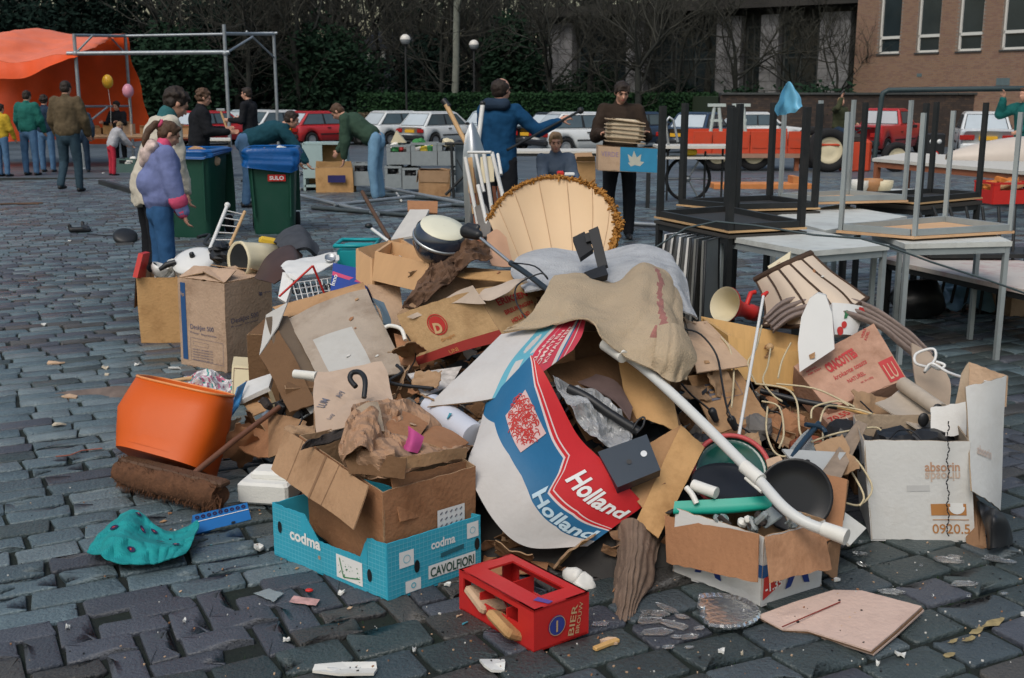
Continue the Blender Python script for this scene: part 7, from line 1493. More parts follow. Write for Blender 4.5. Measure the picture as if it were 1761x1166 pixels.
# lampshade with gold fringe
SH=mat('shade_cream',(.62,.45,.28),.7,.06,3,dirt=.25,dcol=(.48,.32,.18),dscale=3);FRG=mat('fringe_gold',(.33,.15,.03),.85,.4,30)
LR=[[(840,376,5.90),(858,346,6.02),(895,318,6.12),(950,304,6.18),(1005,314,6.12),(1045,340,6.02),(1066,385,5.86)],[(852,402,5.80),(872,380,5.95),(910,365,6.06),(957,360,6.10),(1008,366,6.04),(1042,385,5.92),(1058,412,5.78)],[(868,432,5.70),(890,425,5.84),(925,422,5.92),(965,420,5.94),(1008,422,5.90),(1034,430,5.80),(1048,440,5.68)],[(886,465,5.60),(905,470,5.68),(935,474,5.74),(970,475,5.76),(1005,474,5.72),(1026,470,5.64),(1038,462,5.56)]]
LN=Net(LR);t=thing('fringed_lampshade','huge cream lampshade with seams and gold fringe on top of the heap','lampshade',P(960,475,5.7));sf=lambda u,v:LN(u,v)
for k in range(7):m=M();m.sheet(lambda u,v:sf((k+u)/7,v)+V((0,.006*math.sin(math.pi*u),0)),8,12,.004);part('fabric_panel',m,SH,t)
for k in range(1,7):m=M();m.tube([sf(k/7,v/8)-V((0,.002,0))for v in range(9)],.0022,5);part('seam',m,mat('seam_tan',(.42,.28,.17)),t)
m=M();m.tube([sf(k/30,0)for k in range(31)],.008,6);fr_=part('rim_wire',m,FRG,t);m=M();rg=random.Random(4)
for k in range(1000):
 u=rg.random();b=sf(u,0)if u>.0 else sf(0,0);e=.8+1.3*max(0,u-.45)
 if k%4==0:u=1;b=sf(1,rg.random()*.55);e=1.4
 b=b+V((rg.gauss(0,.004),rg.gauss(0,.008),rg.gauss(0,.004)));q=b+V((rg.gauss(0,.009),rg.gauss(0,.009),rg.gauss(-.003,.009)))*e;m.tube([b,b.lerp(q,.5)+V((rg.gauss(0,.004),0,rg.gauss(0,.004))),q],[.004*e,.0055*e,.003*e],4,cap=False)
part('fringe',m,FRG,t,None,'stuff')
net_thing('small_lampshade','small peach-coloured lampshade panel left of the fringed shade','lampshade',[[(838,402,5.35),(855,394,5.4),(872,408,5.4)],[(838,430,5.3),(858,440,5.3),(880,445,5.35)],[(845,455,5.2),(865,458,5.2),(882,458,5.25)]],[mat('peach',(.55,.32,.20),.7)],10,10,.003,.006)
# black hinge gadget on the blanket
t=thing('black_bracket','black plastic hinge bracket standing on the grey blanket','bracket',P(1030,470,4.9));BK2=mat('matt_black',(.015,.016,.018),.6)
for a in(((985,408,4.95),(1005,398,4.97),(1020,428,4.88),(998,443,4.86)),((1012,396,4.92),(1028,389,4.92),(1044,455,4.80),(1028,462,4.80)),((1005,468,4.72),(1040,455,4.78),(1046,472,4.70),(1018,480,4.68)),((1005,402,4.93),(1018,398,4.93),(1022,412,4.9),(1008,416,4.9))):part('plate',slab4(pq(*a),.03,M()),BK2,t)
# drawers
WD=mat('drawer_beech',(.50,.30,.15),.6,.1,5,.08,40,streak=(1,6,1))
def drawer(lb,a,b,c,d,dn,mats=WD,th=.016,knob=None):
 """open wooden drawer: top rim corners left, front, right, back and the down vector"""
 t=thing('drawer',lb,'drawer',V(b)+V(dn));cs=[V(k)for k in(a,b,c,d)];dn=V(dn)
 for i in range(4):
  p,q_=cs[i],cs[(i+1)%4];part('side',slab4(Q(p,q_,q_+dn,p+dn),th,M()),mats,t)
 part('bottom',slab4(Q(cs[3]+dn*.96,cs[2]+dn*.96,cs[1]+dn*.96,cs[0]+dn*.96),.006,M()),mats,t)
 return t
drawer('plain beech drawer lying left of the pot, the front one',P(645,432,5.55),P(738,452,5.30),P(748,432,5.55),P(672,414,5.85),P(640,482,5.5)-P(645,432,5.55))
drawer('plain beech drawer behind the front one left of the pot',P(612,428,5.75),P(640,445,5.60),P(715,425,5.95),P(690,410,6.15),P(612,480,5.65)-P(612,428,5.75))
# left cluster -------------
Lq,Fq,Rq=G(312,626),G(391,641),G(391,641)+(G(391,641)-G(312,626)).cross(V((0,0,-1)))*-.95
e1=Fq-Lq;e2=V((-e1.y,e1.x,0))*.95
dj=Carton('printer_box','tall printer box with a dark blue stripe and grey lettering, left of the heap',Lq,e1,e2,(.012,-.01,.53),cardm('printer',(.44,.31,.22)),wob=.005,flaps={0:(.12,30),2:(.14,20),1:(.2,15),3:(.2,12)})
q0,q1=dj.q[0],dj.q[1];m=M();decal_poly(m,q0,[(.06,.05),(.17,.05),(.17,.93),(.06,.93)],.0022,0,6);s_=part('printed_stripe',m,mat('stripe_blue',(.02,.075,.20),.7),dj.t);m=M();decal_text(m,q0,'hp',.075,.20,.022,.03,0,.0045,.01);part('stripe_logo',m,CBP,s_)
m=M();decal_text(m,q0,'DeskJet 500',.24,.56,.028,.20,0,.003,0);decal_text(m,q1,'DeskJet 500',.10,.46,.03,.22,2,.003,0);decal_text(m,q0,'Printer  Imprimante',.24,.61,.012,.22,-2,.003,0);decal_text(m,q1,'Printer  Drucker',.10,.51,.011,.22,2,.003,0)
decal_text(m,q1,'hp',.70,.20,.024,.03,0,.003,.04);decal_text(m,q1,'HEWLETT PACKARD',.80,.19,.009,.06,0,.003)
for k in range(5):decal_text(m,q0,'HEWLETT-PACKARD CO',.28,.80+k*.03,.007,.17,0,.003)
decal_line(m,q0,[(.24,.66),(.93,.68),(.93,.93),(.24,.92),(.24,.66)],.0015,.003);decal_line(m,q0,[(.30,.70),(.62,.71),(.62,.76),(.30,.75),(.30,.70)],.0012,.003)
W_,H_=q1.size()
for k in range(3):
 a=R(90+120*k);u,v=.55+.026*math.cos(a)/W_,.78-.026*math.sin(a)/H_;decal_ring(m,q1,u,v,.015,.020,.003,0,12)
decal_text(m,q1,'RECYCLE',.42,.92,.008,.08,0,.003);part('printed_text',m,mat('print_slate',(.11,.11,.17),.85),dj.t)
o=G(243,590);lb_=Carton('cardboard_box','brown open box with a white lid and pans, far left of the heap',o,V((.62,.02,0)),V((-.04,.42,0)),P(233,477,o.y)-o,CBO,wob=.005,flaps={3:(.2,262)},flapmat=[CBW,mat('flap_black',(.03,.03,.032),.8)])
WE=mat('white_enamel',(.62,.62,.60),.25,.04,6);c=P(333,447,7.25);mt_=Matrix.Translation(c)@V((-.1,-.55,1)).normalized().to_track_quat('Z','Y').to_matrix().to_4x4();t=thing('white_pot','round white pressure cooker with black handles in the far left box','pot',c)
m=M();m.lathe([(.13,-.1),(.135,-.02),(.142,-.01),(.14,.0),(.10,.02),(.001,.028)],32,mt_);part('lid',m,WE,t);m=M();m.lathe([(.001,.06),(.015,.055),(.018,.03),(.012,.02)],12,mt_);part('knob',m,BLK,t)
for a in(-150,40):m=M();d=V((math.cos(R(a)),math.sin(R(a)),0));m.tube([mt_@(d*.11+V((0,0,.02))),mt_@(d*.17+V((0,0,.02))),mt_@(d*.22+V((0,0,.0)))],[.018,.02,.012],8);part('handle',m,BLK,t)
q=pq((246,437,7.2),(258,434,7.35),(250,480,7.3),(236,478,7.15));m=M();slab4(q,.03,m);thing('red_case','red flat case upright at the left corner of the far left box','case',P(246,478,7.2),None,m,REDP)
for i,(px,py,r_,mt2,lb)in enumerate(((275,462,.06,WE,'white enamel mug in the far left box'),(300,455,.05,WHP,'crumpled white cup beside the pressure cooker'),(285,474,.07,WE,'white bowl at the front of the far left box'),(262,460,.035,BLK,'small black object in the far left box'),(375,472,.05,WHP,'white jug right of the pressure cooker'))):
 m=M();m.lathe([(.001,-r_*.8),(r_*.6,-r_*.75),(r_,0),(r_*.95,r_*.4),(r_*.88,r_*.4),(r_*.85,0),(.001,-.5*r_)],18,Matrix.Translation(P(px,py,7.3))@Euler((.3*i,.4-.3*i,0)).to_matrix().to_4x4());thing('kitchenware',lb,'kitchenware',P(px,py,7.3),None,m,mt2)
 # clothes rack in front of bin
t=thing('towel_rack','small white towel rack standing up behind the pressure cooker','rack',P(362,428,7.7));a0,a1,b0,b1=P(391,353,7.9),P(361,428,7.6),P(421,364,7.95),P(393,428,7.65)
for a,b,w_,mt2 in((a0,a1,.013,WE),(b0,b1,.012,WOODL)):m=M();m.tube([a,b],w_,8);part('upright',m,mt2,t)
for k in range(5):m=M();m.tube([a0.lerp(a1,.12+.17*k),b0.lerp(b1,.08+.17*k)],.005,6);part('rung',m,WE,t)
m=M();m.ell(a0,.022,None,8);part('ball_end',m,WE,t)
tubes('black_tongs','dark metal frame lying behind the pressure cooker','frame',[(340,408,7.8),(360,404,7.9),(352,418,7.7),(375,424,7.6)],.012,DKM)
for i,(px,py,rx)in enumerate(((385,440,.08),(398,455,.09),(380,425,.05))):m=M();blob(m,P(px,py,7.0),(rx,.08,rx*.8),i,.4,12);thing('black_bag',['black crumpled bag between pressure cooker and white bucket','larger black bag at the mouth of the white bucket','small black bag below the towel rack'][i],'bag',P(px,py+20,7.0),None,m,BLK)
# white bucket lying, dark shell, jeans roll
a,b=P(408,448,6.7),P(478,448,6.9);mt_=Matrix.Translation(a)@(b-a).normalized().to_track_quat('Z','Y').to_matrix().to_4x4();m=M();m.lathe([(.10,.01),(.115,0),(.118,.02),(.11,.05),(.107,.12),(.103,.25),(.001,.25)],28,mt_,wob=.08);t=thing('white_bucket','dirty white bucket lying on its side with a dark mouth','bucket',P(440,478,6.7));part('shell',m,CREAM,t);m=M();m.lathe([(.001,.02),(.10,.012)],24,mt_);part('mouth',m,BLK,t)
net_thing('leather_shell','dark brown curved leather lid right of the white bucket','lid',[[(437,478,6.4),(460,440,6.5),(497,422,6.6),(520,438,6.6)],[(450,482,6.2),(475,455,6.25),(505,440,6.3),(518,455,6.3)],[(470,488,6.1),(490,475,6.1),(505,465,6.1),(512,470,6.1)]],[mat('leather_brown',(.055,.026,.018),.5,.3)],22,16,.006,.008)
net_thing('denim_roll','rolled dark denim lying at the back left of the heap','cloth',[[(470,415,6.9),(490,392,7.0),(515,388,7.0),(530,400,7.0)],[(478,425,6.7),(500,408,6.7),(528,405,6.7),(550,428,6.7)],[(495,432,6.6),(515,425,6.55),(532,425,6.55),(548,438,6.6)]],[mat('denim_dark',(.045,.05,.06),.9,.3,14)],20,14,.02,.02,8)
m=M();m.bbox(P(462,415,6.9),(.12,.06,.05),.3,Euler((0,.2,.2)).to_matrix());thing('yellow_packet','yellow packet behind the white bucket','packet',P(462,420,6.9),None,m,mat('packet_yellow',(.55,.36,.03),.5))
# teal tub, blue box, rack
t=thing('teal_tub','turquoise plastic tub at the back left of the heap','tub',P(608,448,6.4));TL=mat('tub_teal',(.01,.27,.30),.4);a,b=P(582,440,6.35),P(640,440,6.45);c=(a+b)/2;w_=(b-a).length
m=M();m.bbox(c+V((0,.1,-.02)),(w_,.25,.14),.15);part('body',m,TL,t);m=M();m.tube([c+V((-w_/2-.01,-.03,.06)),c+V((w_/2+.01,-.03,.06)),c+V((w_/2+.01,.25,.06)),c+V((-w_/2-.01,.25,.06))],.012,8,close=True);part('rim',m,TL,t)
q=pq((573,452,5.9),(640,466,5.75),(638,497,5.7),(568,500,5.8));t=thing('blue_carton','blue box with a pink stripe beside the wire rack','carton',q(.5,1));part('body',slab4(q,.16,M()),mat('carton_blue',(.015,.05,.26),.5),t);m=M();decal_poly(m,q,[(.02,.30),(1,.62),(1,.78),(.02,.44)],.003,0,3);part('printed_stripe',m,mat('stripe_pink',(.50,.06,.14),.6),t);m=M();decal_text(m,q,'Inno',.10,.85,.03,.07,78,.004,.01);part('printed_text',m,PWHT,t)
t=thing('wire_rack','white wire dish rack with red bars left of the blue box','rack',P(520,515,5.7));A1,A2_,A3,A4=P(503,487,5.75),P(572,478,5.95),P(577,508,5.8),P(512,518,5.65)
for k in range(8):m=M();m.tube([A1.lerp(A2_,k/7),A4.lerp(A3,k/7)],.003,5);part('wire',m,WE,t)
for k in range(4):m=M();m.tube([A1.lerp(A4,k/3),A2_.lerp(A3,k/3)],.0035,5);part('wire',m,WE,t)
for a,b in(((480,510),(538,457)),((538,457),(560,510))):m=M();m.tube([P(a[0],a[1],5.7),P(b[0],b[1],5.75)],.006,6);part('red_bar',m,REDP,t)
for k in range(9):m=M();m.tube([P(505+7.5*k+3*math.cos(x),497+9*math.sin(x),5.85+.02*math.cos(x))for x in[j*.785 for j in range(8)]],.003,5,close=True);part('coil',m,BLK,t)
net_thing('white_lampshade','white pleated shade lying behind the wire rack','shade',[[(483,458,6.15),(500,448,6.2),(540,440,6.3),(575,432,6.35)],[(488,465,6.0),(508,468,5.95),(545,455,6.0),(582,442,6.1)],[(498,480,5.9),(515,478,5.85),(548,465,5.9),(578,450,6.0)]],[WHC],20,12,.004,.014,14)
q=pq((486,468,6.0),(508,470,5.95),(492,520,5.75),(478,512,5.8));m=M();slab4(q,.02,m);thing('white_board','narrow white board standing left of the wire rack','board',q(.5,1),None,m,WHC)
disc('compact_disc','grey round disc on the white pleated shade','disc',P(568,445,6.0),.03,(.1,-.6,1),STEEL)
# cream tin
q=pq((399,628,5.85),(458,632,5.7),(455,695,5.6),(396,690,5.75));t=thing('cream_tin','cream box marked with a big letter P below the printer box','tin',q(.5,1));part('body',slab4(q,.18,M()),mat('tin_cream',(.58,.50,.33),.5,.05),t);m=M();decal_text(m,q,'P',.42,.68,.055,.04,0,.004,.01);decal_line(m,q,[(.08,1),(.08,.08),(1,.08)],.003,.004);part('printed_letter',m,mat('print_maroon',(.13,.035,.03)),t)
m=M();slab4(pq((402,613,6.0),(452,616,5.9),(458,632,5.7),(399,628,5.85)),.03,m);part('lid',m,mat('tin_cream'),t)
# big opened box, left of the middle
t=thing('opened_box','large grey-brown box tipped open towards the front, left of the D box','cardboard box',P(560,690,4.9));GI=cardm('grey_inside',(.36,.30,.24));GP=mat('pale_lining',(.44,.43,.40),.8,.08,5,.15,50,dirt=.4,dcol=(.28,.24,.19),dscale=4)
part('side',panel(pq((494,548,5.25),(630,497,5.35),(700,640,4.75),(560,672,4.65),.02,.008,2),.006,12,10,mf=lambda u,v:1 if .12<u<.62 and v>.38 else 0),[GI,GP],t)
part('side',panel(pq((458,545,5.15),(496,545,5.25),(565,690,4.65),(505,700,4.7),0,.01,7),.006,8,10),[mat('inside_shaded_card',(.13,.095,.065),.9,.2,6)],t)  # inner side painted dark, its shade is in the colour
part('flap',panel(pq((458,540,5.2),(495,520,5.25),(478,560,5.1),(445,612,4.95),0,.008,3),.006,6,6),[GP,CBW],t)
part('flap',panel(pq((468,528,5.35),(625,484,5.45),(632,500,5.35),(492,548,5.27),0,.005,4),.006,8,4),[CB],t)
part('side',panel(pq((446,612,4.95),(480,565,5.1),(545,695,4.62),(500,710,4.6),0,.008,5),.006,6,8),[CBD],t)  # dark board here paints the shadowed wall of the box
part('flap',panel(pq((632,490,5.5),(690,488,5.55),(692,560,5.3),(660,560,5.2),0,.01,5),.006,6,6),[CBP],t)
net_thing('dark_wedge','blue-grey metal wedge between the opened box and the D box','bracket',[[(640,512,5.15),(660,520,5.1)],[(655,530,5.05),(672,548,5.0)],[(660,555,4.95),(672,560,4.95)]],[mat('slate_metal',(.08,.12,.15),.5)],6,6,.01)
tubes('white_bent_rod','bent white rod between opened box and D box','rod',[(662,563,4.9),(672,560,4.9),(690,566,4.85),(697,585,4.8)],.009,WHP)
panel_thing('cardboard_sheet','brown cardboard side leaning against the D box at its left','cardboard',pq((676,572,4.95),(700,580,4.9),(720,630,4.7),(690,628,4.75),0,.005,1),[CBR])
# magazine, black lever
panel_thing('magazine','magazine with red and black print under the D box','magazine',pq((700,642,4.5),(795,630,4.55),(775,665,4.35),(728,682,4.25),0,.004,2),[mat('magazine_print',(.42,.36,.33),.5,1.0,26)],.004);tubes('black_lever','black lever on the magazine','lever',[(682,628,4.45),(692,640,4.4),(670,658,4.35),(745,668,4.25)],.007,BLK)
# torn boxes left below (left of blue crate)
o=thing('torn_box','torn dark brown box with curling sides left of the pale carton','cardboard box',P(480,790,4.5))
part('side',panel(pq((405,730,4.75),(468,702,4.85),(462,790,4.5),(410,770,4.6),-.02,.008,2),.006),[CBR],o);part('side',panel(pq((462,712,4.75),(530,725,4.6),(505,790,4.35),(462,790,4.5),.02,.008,3),.006),[cardm('mid_brown',(.30,.18,.10))],o);part('side',panel(pq((470,700,5.0),(540,715,4.9),(530,760,4.7),(468,750,4.8),0,.01,3),.006),[CBD],o)
part('flap',panel(pq((420,695,5.0),(460,672,5.05),(470,700,4.9),(432,715,4.85),0,.01,4),.005),[CB],o)
rg=random.Random(31)
for i in range(14):
 c=P(rg.uniform(455,535),rg.uniform(690,725),rg.uniform(4.65,4.8));m=M();m.bbox(c,(rg.uniform(.03,.07),rg.uniform(.02,.05),rg.uniform(.006,.03)),.2,Euler((rg.uniform(-1,1),rg.uniform(-1,1),rg.uniform(0,3))).to_matrix());thing('broken_scrap','small grey or black scrap on the torn brown box','scrap',c,'scraps on the torn brown box',m,[STEEL,BLK,DKC,mat('scrap_white',(.5,.5,.48))][i%4])
q=pq((425,655,5.1),(470,640,5.15),(462,665,4.95),(410,690,4.95),0,.004);t=panel_thing('milk_carton','crumpled white and blue packet below the cream box','packet',q,[WHC],.02);part('printed_side',panel(pq((410,665,4.95),(425,655,5.05),(408,700,4.88),(388,728,4.85),0,.004),.006),[mat('packet_blue',(.03,.14,.30),.5,.8,20)],t)
# plastic bag with print, orange bin
net_thing('printed_bag','crumpled white plastic bag with pink and green print in the orange bin','plastic bag',[[(318,648,5.1),(350,640,5.2),(395,650,5.2)],[(325,665,4.95),(360,655,4.95),(400,672,5.0)],[(330,680,4.9),(365,678,4.88),(395,686,4.9)]],[mat('bag_white',(.6,.58,.58),.45,.1,22),mat('bag_pink',(.5,.16,.24),.45),mat('bag_green',(.06,.26,.24),.45)],40,28,.001,.03,8,3,(lambda u,v:(1 if noise.noise(V((u*14,v*9,1)))>.22 else 2 if noise.noise(V((u*11,v*8,7)))>.3 else 0)),.004,16,cre=.05)
t=thing('orange_bin','bright orange plastic waste bin leaning left of the heap behind the broom','waste bin',G(300,812));OB=mat('bin_orange',(.56,.088,.004),.5,.06,4,.05,40,dirt=.2,dcol=(.45,.08,.01))
rings=[]
for Lp_,Rp_,b in(((243,648,4.76),(394,683,4.60),V((0,.18,-.050))),((226,674,4.70),(391,708,4.56),V((0,.18,-.05))),((210,701,4.63),(387,738,4.52),V((0,.18,-.055))),((208,745,4.59),(374,782,4.48),V((0,.175,-.075))),((208,780,4.54),(361,822,4.44),V((0,.17,-.10)))):
 l_,r_=P(*Lp_),P(*Rp_);c=(l_+r_)/2+V((0,.02,0));e=(r_-l_)/2;rings.append([c+e*(abs(math.cos(t_))**.6*(1 if math.cos(t_)>0 else-1))+b*(abs(math.sin(t_))**.6*(1 if math.sin(t_)>0 else-1))for t_ in[2*math.pi*k/40 for k in range(40)]])
cc_=sum(rings[-1],V())/40;ct_=sum(rings[0],V())/40;inn_=[[ct_+(p-ct_)*.965 for p in rings[0]],[cc_+(p-cc_)*.92+V((0,0,.03))for p in rings[-1]]];R_=[inn_[1],inn_[0]]+rings;m=M();m.add([p for r_ in R_ for p in r_],[(i*40+k,(i+1)*40+k,(i+1)*40+(k+1)%40,i*40+(k+1)%40)for i in range(len(R_)-1)for k in range(40)],0,True);m.add(rings[-1],[tuple(range(40))]);part('shell',m,OB,t)
m=M();m.tube(rings[0],.0055,6,close=True);part('rim',m,mat('rim_orange_pale',(.66,.26,.09),.4),t)
tubes('wood_strip','thin pale wooden strip lying on the rim of the orange bin','strip',[(280,658,5.0),(330,650,5.05)],.010,WOODL)
# broom
BR=mat('bristle',(.10,.045,.022),.95,.5,30,.5,80);a,b=P(207,808,4.42),P(380,852,4.12);t=thing('broom','broom with brown bristles lying before the orange bin','broom',(a+b)/2-V((0,0,.05)))
m=M();m.bbox((a+b)/2+V((.02,0,.045)),((b-a).length,.06,.025),.3,(b-a).to_track_quat('X','Z').to_matrix());part('head_board',m,WOODD,t)
m=M();m.tube([a.lerp(b,k/8)-V((0,.01,.0))for k in range(9)],[.045]+[.052]*7+[.045],14);rough_up(m,.012,20);bc=part('bristle_block',m,BR,t)
m=M();rg=random.Random(9)
for _ in range(4200):
 p=a.lerp(b,rg.uniform(-.01,1.01));an=rg.uniform(0,6.283);d=V((rg.gauss(0,.1),math.cos(an),math.sin(an))).normalized();s0=p+d*.03;s1=p+d*rg.uniform(.052,.080)+V((rg.gauss(0,.008),rg.gauss(0,.006),-.008));s1.z=max(.004,s1.z);w_=V((.0035,0,0));m.add([s0-w_,s0+w_,s1],[(0,1,2)])
part('bristles',m,BR,bc,None,'stuff');m=M();m.tube([P(322,824,4.25),P(400,760,4.42),P(480,700,4.66)],[.013,.012,.011],10);part('handle',m,mat('handle_brown',(.14,.06,.035),.6,.2),t)
# teal scarf and blue box
TC=mat('teal_scarf',(.008,.23,.235),.85,.25,9,.4,40);MOT=mat('motif_navy',(.02,.015,.06),.85)
tt,tn=net_thing('teal_scarf','crumpled teal scarf with dark flower motifs on the paving','scarf',[[(205,885,4.03),(235,880,4.02),(262,900,3.94),(300,912,3.92),(338,896,3.96)],[(178,912,3.92),(215,898,3.86),(258,922,3.82),(300,928,3.82),(340,912,3.86)],[(160,938,3.78),(200,932,3.72),(250,940,3.70),(295,942,3.72),(330,932,3.76)],[(148,950,3.70),(200,970,3.60),(250,970,3.60),(290,962,3.63),(318,952,3.68)]],[TC],54,40,.004,.016,7,5,None,.003,11,fold=(4,.02),cre=.03)
m=M()
for u,v in((.30,.12),(.16,.42),(.42,.30),(.40,.75),(.62,.45),(.78,.62),(.55,.15)):
 decal_ring(m,tn,u,v,.005,.014,.006,0,8)
part('flower_motif',m,MOT,tt,None,'stuff');m=M()
for u,v in((.30,.12),(.16,.42),(.42,.30),(.40,.75),(.62,.45),(.78,.62),(.55,.15)):decal_ring(m,tn,u,v,0,.0045,.007,0,8)
part('flower_centre',m,PINK,tt)
q=pq((331,886,4.02),(425,864,4.14),(432,893,4.08),(337,918,3.95));t=thing('blue_box','narrow blue box with a dark flower border beside the teal scarf','box',q(.5,1));part('body',slab4(q,.04,M()),mat('box_bright_blue',(.012,.13,.38),.5),t);m=M()
for k in range(9):decal_ring(m,q,.07+k*.105,.20,.003,.009,.003,0,8)
part('printed_border',m,MOT,t);m=M();decal_line(m,q,[(.01,.42),(.99,.42)],.003,.003);part('printed_line',m,PWHT,t)
bo_=tubes('bottle','small dark bottle with white cap lying left of the blue crate','bottle',[(450,946,3.85),(475,938,3.9)],.016,mat('bottle_dark',(.02,.03,.03),.2));m=M();m.tube([P(440,947,3.82),P(448,946,3.84)],.017,12);part('cap',m,WHP,bo_)
# ===== right part =========
q=pq((1364,629,4.72),(1503,556,4.88),(1559,651,4.62),(1425,704,4.48),0,.003,2);CK=cardm('toast_box',(.45,.27,.19));t=thing('toast_box','tilted tan box with red toast lettering and a square red logo','cardboard box',q(.5,1));part('front',panel(q,.005,10,10),CK,t)
dv_=-q.n*.16;c0,c1,c2,c3=q(0,0),q(1,0),q(1,1),q(0,1);
for a,b in((c0,c1),(c1,c2),(c2,c3),(c3,c0)):part('side',panel(Q(b,a,a+dv_,b+dv_),.004,5,5),CK,t)
m=M();decal_text(m,q,'CRACOTTES',.27,.42,.045,.17,6,.003,.05);decal_text(m,q,'krokante toasts',.27,.58,.024,.19,4,.003,.01,.25);decal_text(m,q,'NATUREL',.38,.72,.020,.10,4,.003,.01);decal_text(m,q,'inh. 24 x 250g',.50,.80,.009,.07,2,.003);decal_text(m,q,'ARTIKEL',.06,.24,.010,.06,0,.003);decal_text(m,q,'NR 5301',.06,.30,.010,.07,0,.003);decal_text(m,q,'VERS',.80,.14,.012,.05,38,.003);decal_text(m,q,'KOEL',.82,.20,.012,.05,38,.003)
s_=part('printed_text',m,mat('print_toast_red',(.42,.045,.045),.7),t);m=M()
decal_rect(m,q,.80,.60,.985,.97,.003);part('logo_square',m,mat('print_toast_red'),t);m=M();decal_text(m,q,'LU',.82,.93,.075,.055,0,.005,.0);part('logo_letters',m,CBP,t)
m=M();q2=pq((1410,712,4.50),(1450,700,4.55),(1480,712,4.50),(1425,730,4.42));slab4(q2,.03,m);t=thing('price_carton','small tan carton with a red price below the toast box','carton',q2(.5,1));part('body',m,CK,t);m=M();decal_text(m,q2,'70.55',.10,.90,.03,.09,8,.003,.02);part('printed_text',m,PINK,t)
# yellow drawer
dw_=drawer('yellow varnished drawer with a pale knob right of the sacking',P(1205,545,5.15),P(1252,577,4.85),P(1376,606,4.85),P(1380,580,5.1),P(1290,648,4.78)-P(1252,577,4.85)-V((.08,0,0)),WOODY)
m=M();m.lathe([(.001,.02),(.014,.016),(.018,.008),(.01,0)],16,Matrix.Translation(P(1323,597,4.82))@Euler((R(80),0,0)).to_matrix().to_4x4());part('knob',m,WOODL,dw_)
# flap and printed box under the pipe
panel_thing('cardboard_sheet','clean pale tan flap between the sacking and the yellow drawer','cardboard',pq((1180,556,4.75),(1216,552,4.85),(1293,628,4.5),(1198,641,4.3),0,.003,3),[cardm('clean_tan',(.52,.36,.24))])
q=pq((1182,646,4.45),(1268,634,4.55),(1322,716,4.3),(1230,748,4.1),0,.004,2);t=thing('cardboard_box','tan box with small printed squares behind the long white pipe','cardboard box',q(.5,1));part('top',panel(q,.005),CB,t);m=M();decal_rect(m,q,.22,.20,.38,.50,.003);decal_line(m,q,[(.45,.2),(.80,.2),(.80,.5),(.45,.5),(.45,.2)],.0025,.003);decal_text(m,q,'MADE IN',.50,.92,.014,.08,-4,.003);part('printed_marks',m,PGREY,t)
m=M();decal_rect(m,q,.24,.24,.36,.30,.0045);decal_rect(m,q,.24,.34,.36,.38,.0045);decal_rect(m,q,.24,.42,.36,.46,.0045);part('printed_lines',m,CB,t);part('side',panel(pq((1230,748,4.1),(1322,716,4.3),(1322,745,4.28),(1235,775,4.08)),.005),CBR,t)
# black plugs
for i,(px,py,Y)in enumerate(((1258,722,4.1),(1225,708,4.15))):m=M();cap(m,P(px,py,Y),.017,P(px+6,py+14,Y),.012,10);thing('plug',['black plug on a cable before the small printed box','second black plug left of the first by the white pipe'][i],'plug',P(px,py,Y),None,m,BLK)
tubes('black_cable','black cable arching from the sacking down to the plug','cable',[(1178,566,4.45),(1205,575,4.45),(1232,610,4.4),(1242,660,4.25),(1250,700,4.12),(1260,722,4.08)],.0042,BLK,6);tubes('black_cable','second black cable running from under the pipe','cable',[(1172,660,4.3),(1190,680,4.25),(1215,700,4.18),(1228,712,4.15)],.004,BLK,6)
# megaphone horn
c=P(1247,524,5.35);ax=V((.55,.45,-.22)).normalized();mt_=Matrix.Translation(c)@ax.to_track_quat('Z','Y').to_matrix().to_4x4();t=thing('loudhailer','red loudhailer with white flared mouth lying right of the sacking','loudhailer',c)
m=M();m.lathe([(.088,-.004),(.082,.0),(.060,.04),(.035,.09),(.020,.13),(.001,.13)],32,mt_);part('mouth',m,CREAM,t);m=M();m.lathe([(.089,-.002),(.089,.006),(.066,.042),(.042,.09),(.032,.17),(.040,.19),(.040,.24),(.001,.25)],32,mt_);part('horn',m,REDP,t);m=M();m.tube([mt_@V((0,.03,.16)),mt_@V((.0,.09,.17)),mt_@V((0,.10,.20))],.012,8);part('grip',m,REDP,t)
wr_=tubes('white_rod','thin white rod standing upright with a red tip, right of the white pipe','rod',[(1313,508,4.85),(1270,752,3.95)],.0065,WE);m=M();cap(m,P(1313,508,4.85),.011,P(1319,503,4.86),.008,8);part('tip',m,REDP,wr_)
# brown-striped lampshade
rws=[[(1298,480,5.55),(1330,463,5.45),(1362,448,5.42),(1394,434,5.5)],[(1310,505,5.45),(1352,492,5.25),(1392,476,5.22),(1428,466,5.35)],[(1316,535,5.35),(1372,528,5.08),(1430,508,5.05),(1462,490,5.2)],[(1312,560,5.3),(1380,560,5.0),(1450,538,4.95),(1492,512,5.1)]]
shn=Net(rws,0);t=thing('striped_lampshade','cream flared lampshade with dark brown seams lying tilted at the right','lampshade',P(1400,560,5.1));SC=mat('shade_pale',(.58,.47,.36),.7,.06,4);DB=mat('braid_brown',(.06,.035,.022),.9,.3,30,.5,90)
for k in range(5):m=M();m.sheet(lambda u,v:shn((k+u*.97)/5,v)+V((0,-.012*math.sin(math.pi*u),0)),6,14,.004);part('fabric_panel',m,SC,t)
for k in range(6):m=M();m.tube([shn(min(.999,k/5),v/10)+V((0,-.006,0))for v in range(11)],.0055,6);part('seam_braid',m,DB,t)
for v in(0,.02):m=M();m.tube([shn(u/12,v)+V((0,-.004,0))for u in range(13)],.013,8);part('top_braid',m,DB,t)
m=M();m.tube([shn(u/12,1)+V((0,-.004,0))for u in range(13)],.010,8);part('hem_braid',m,DB,t)
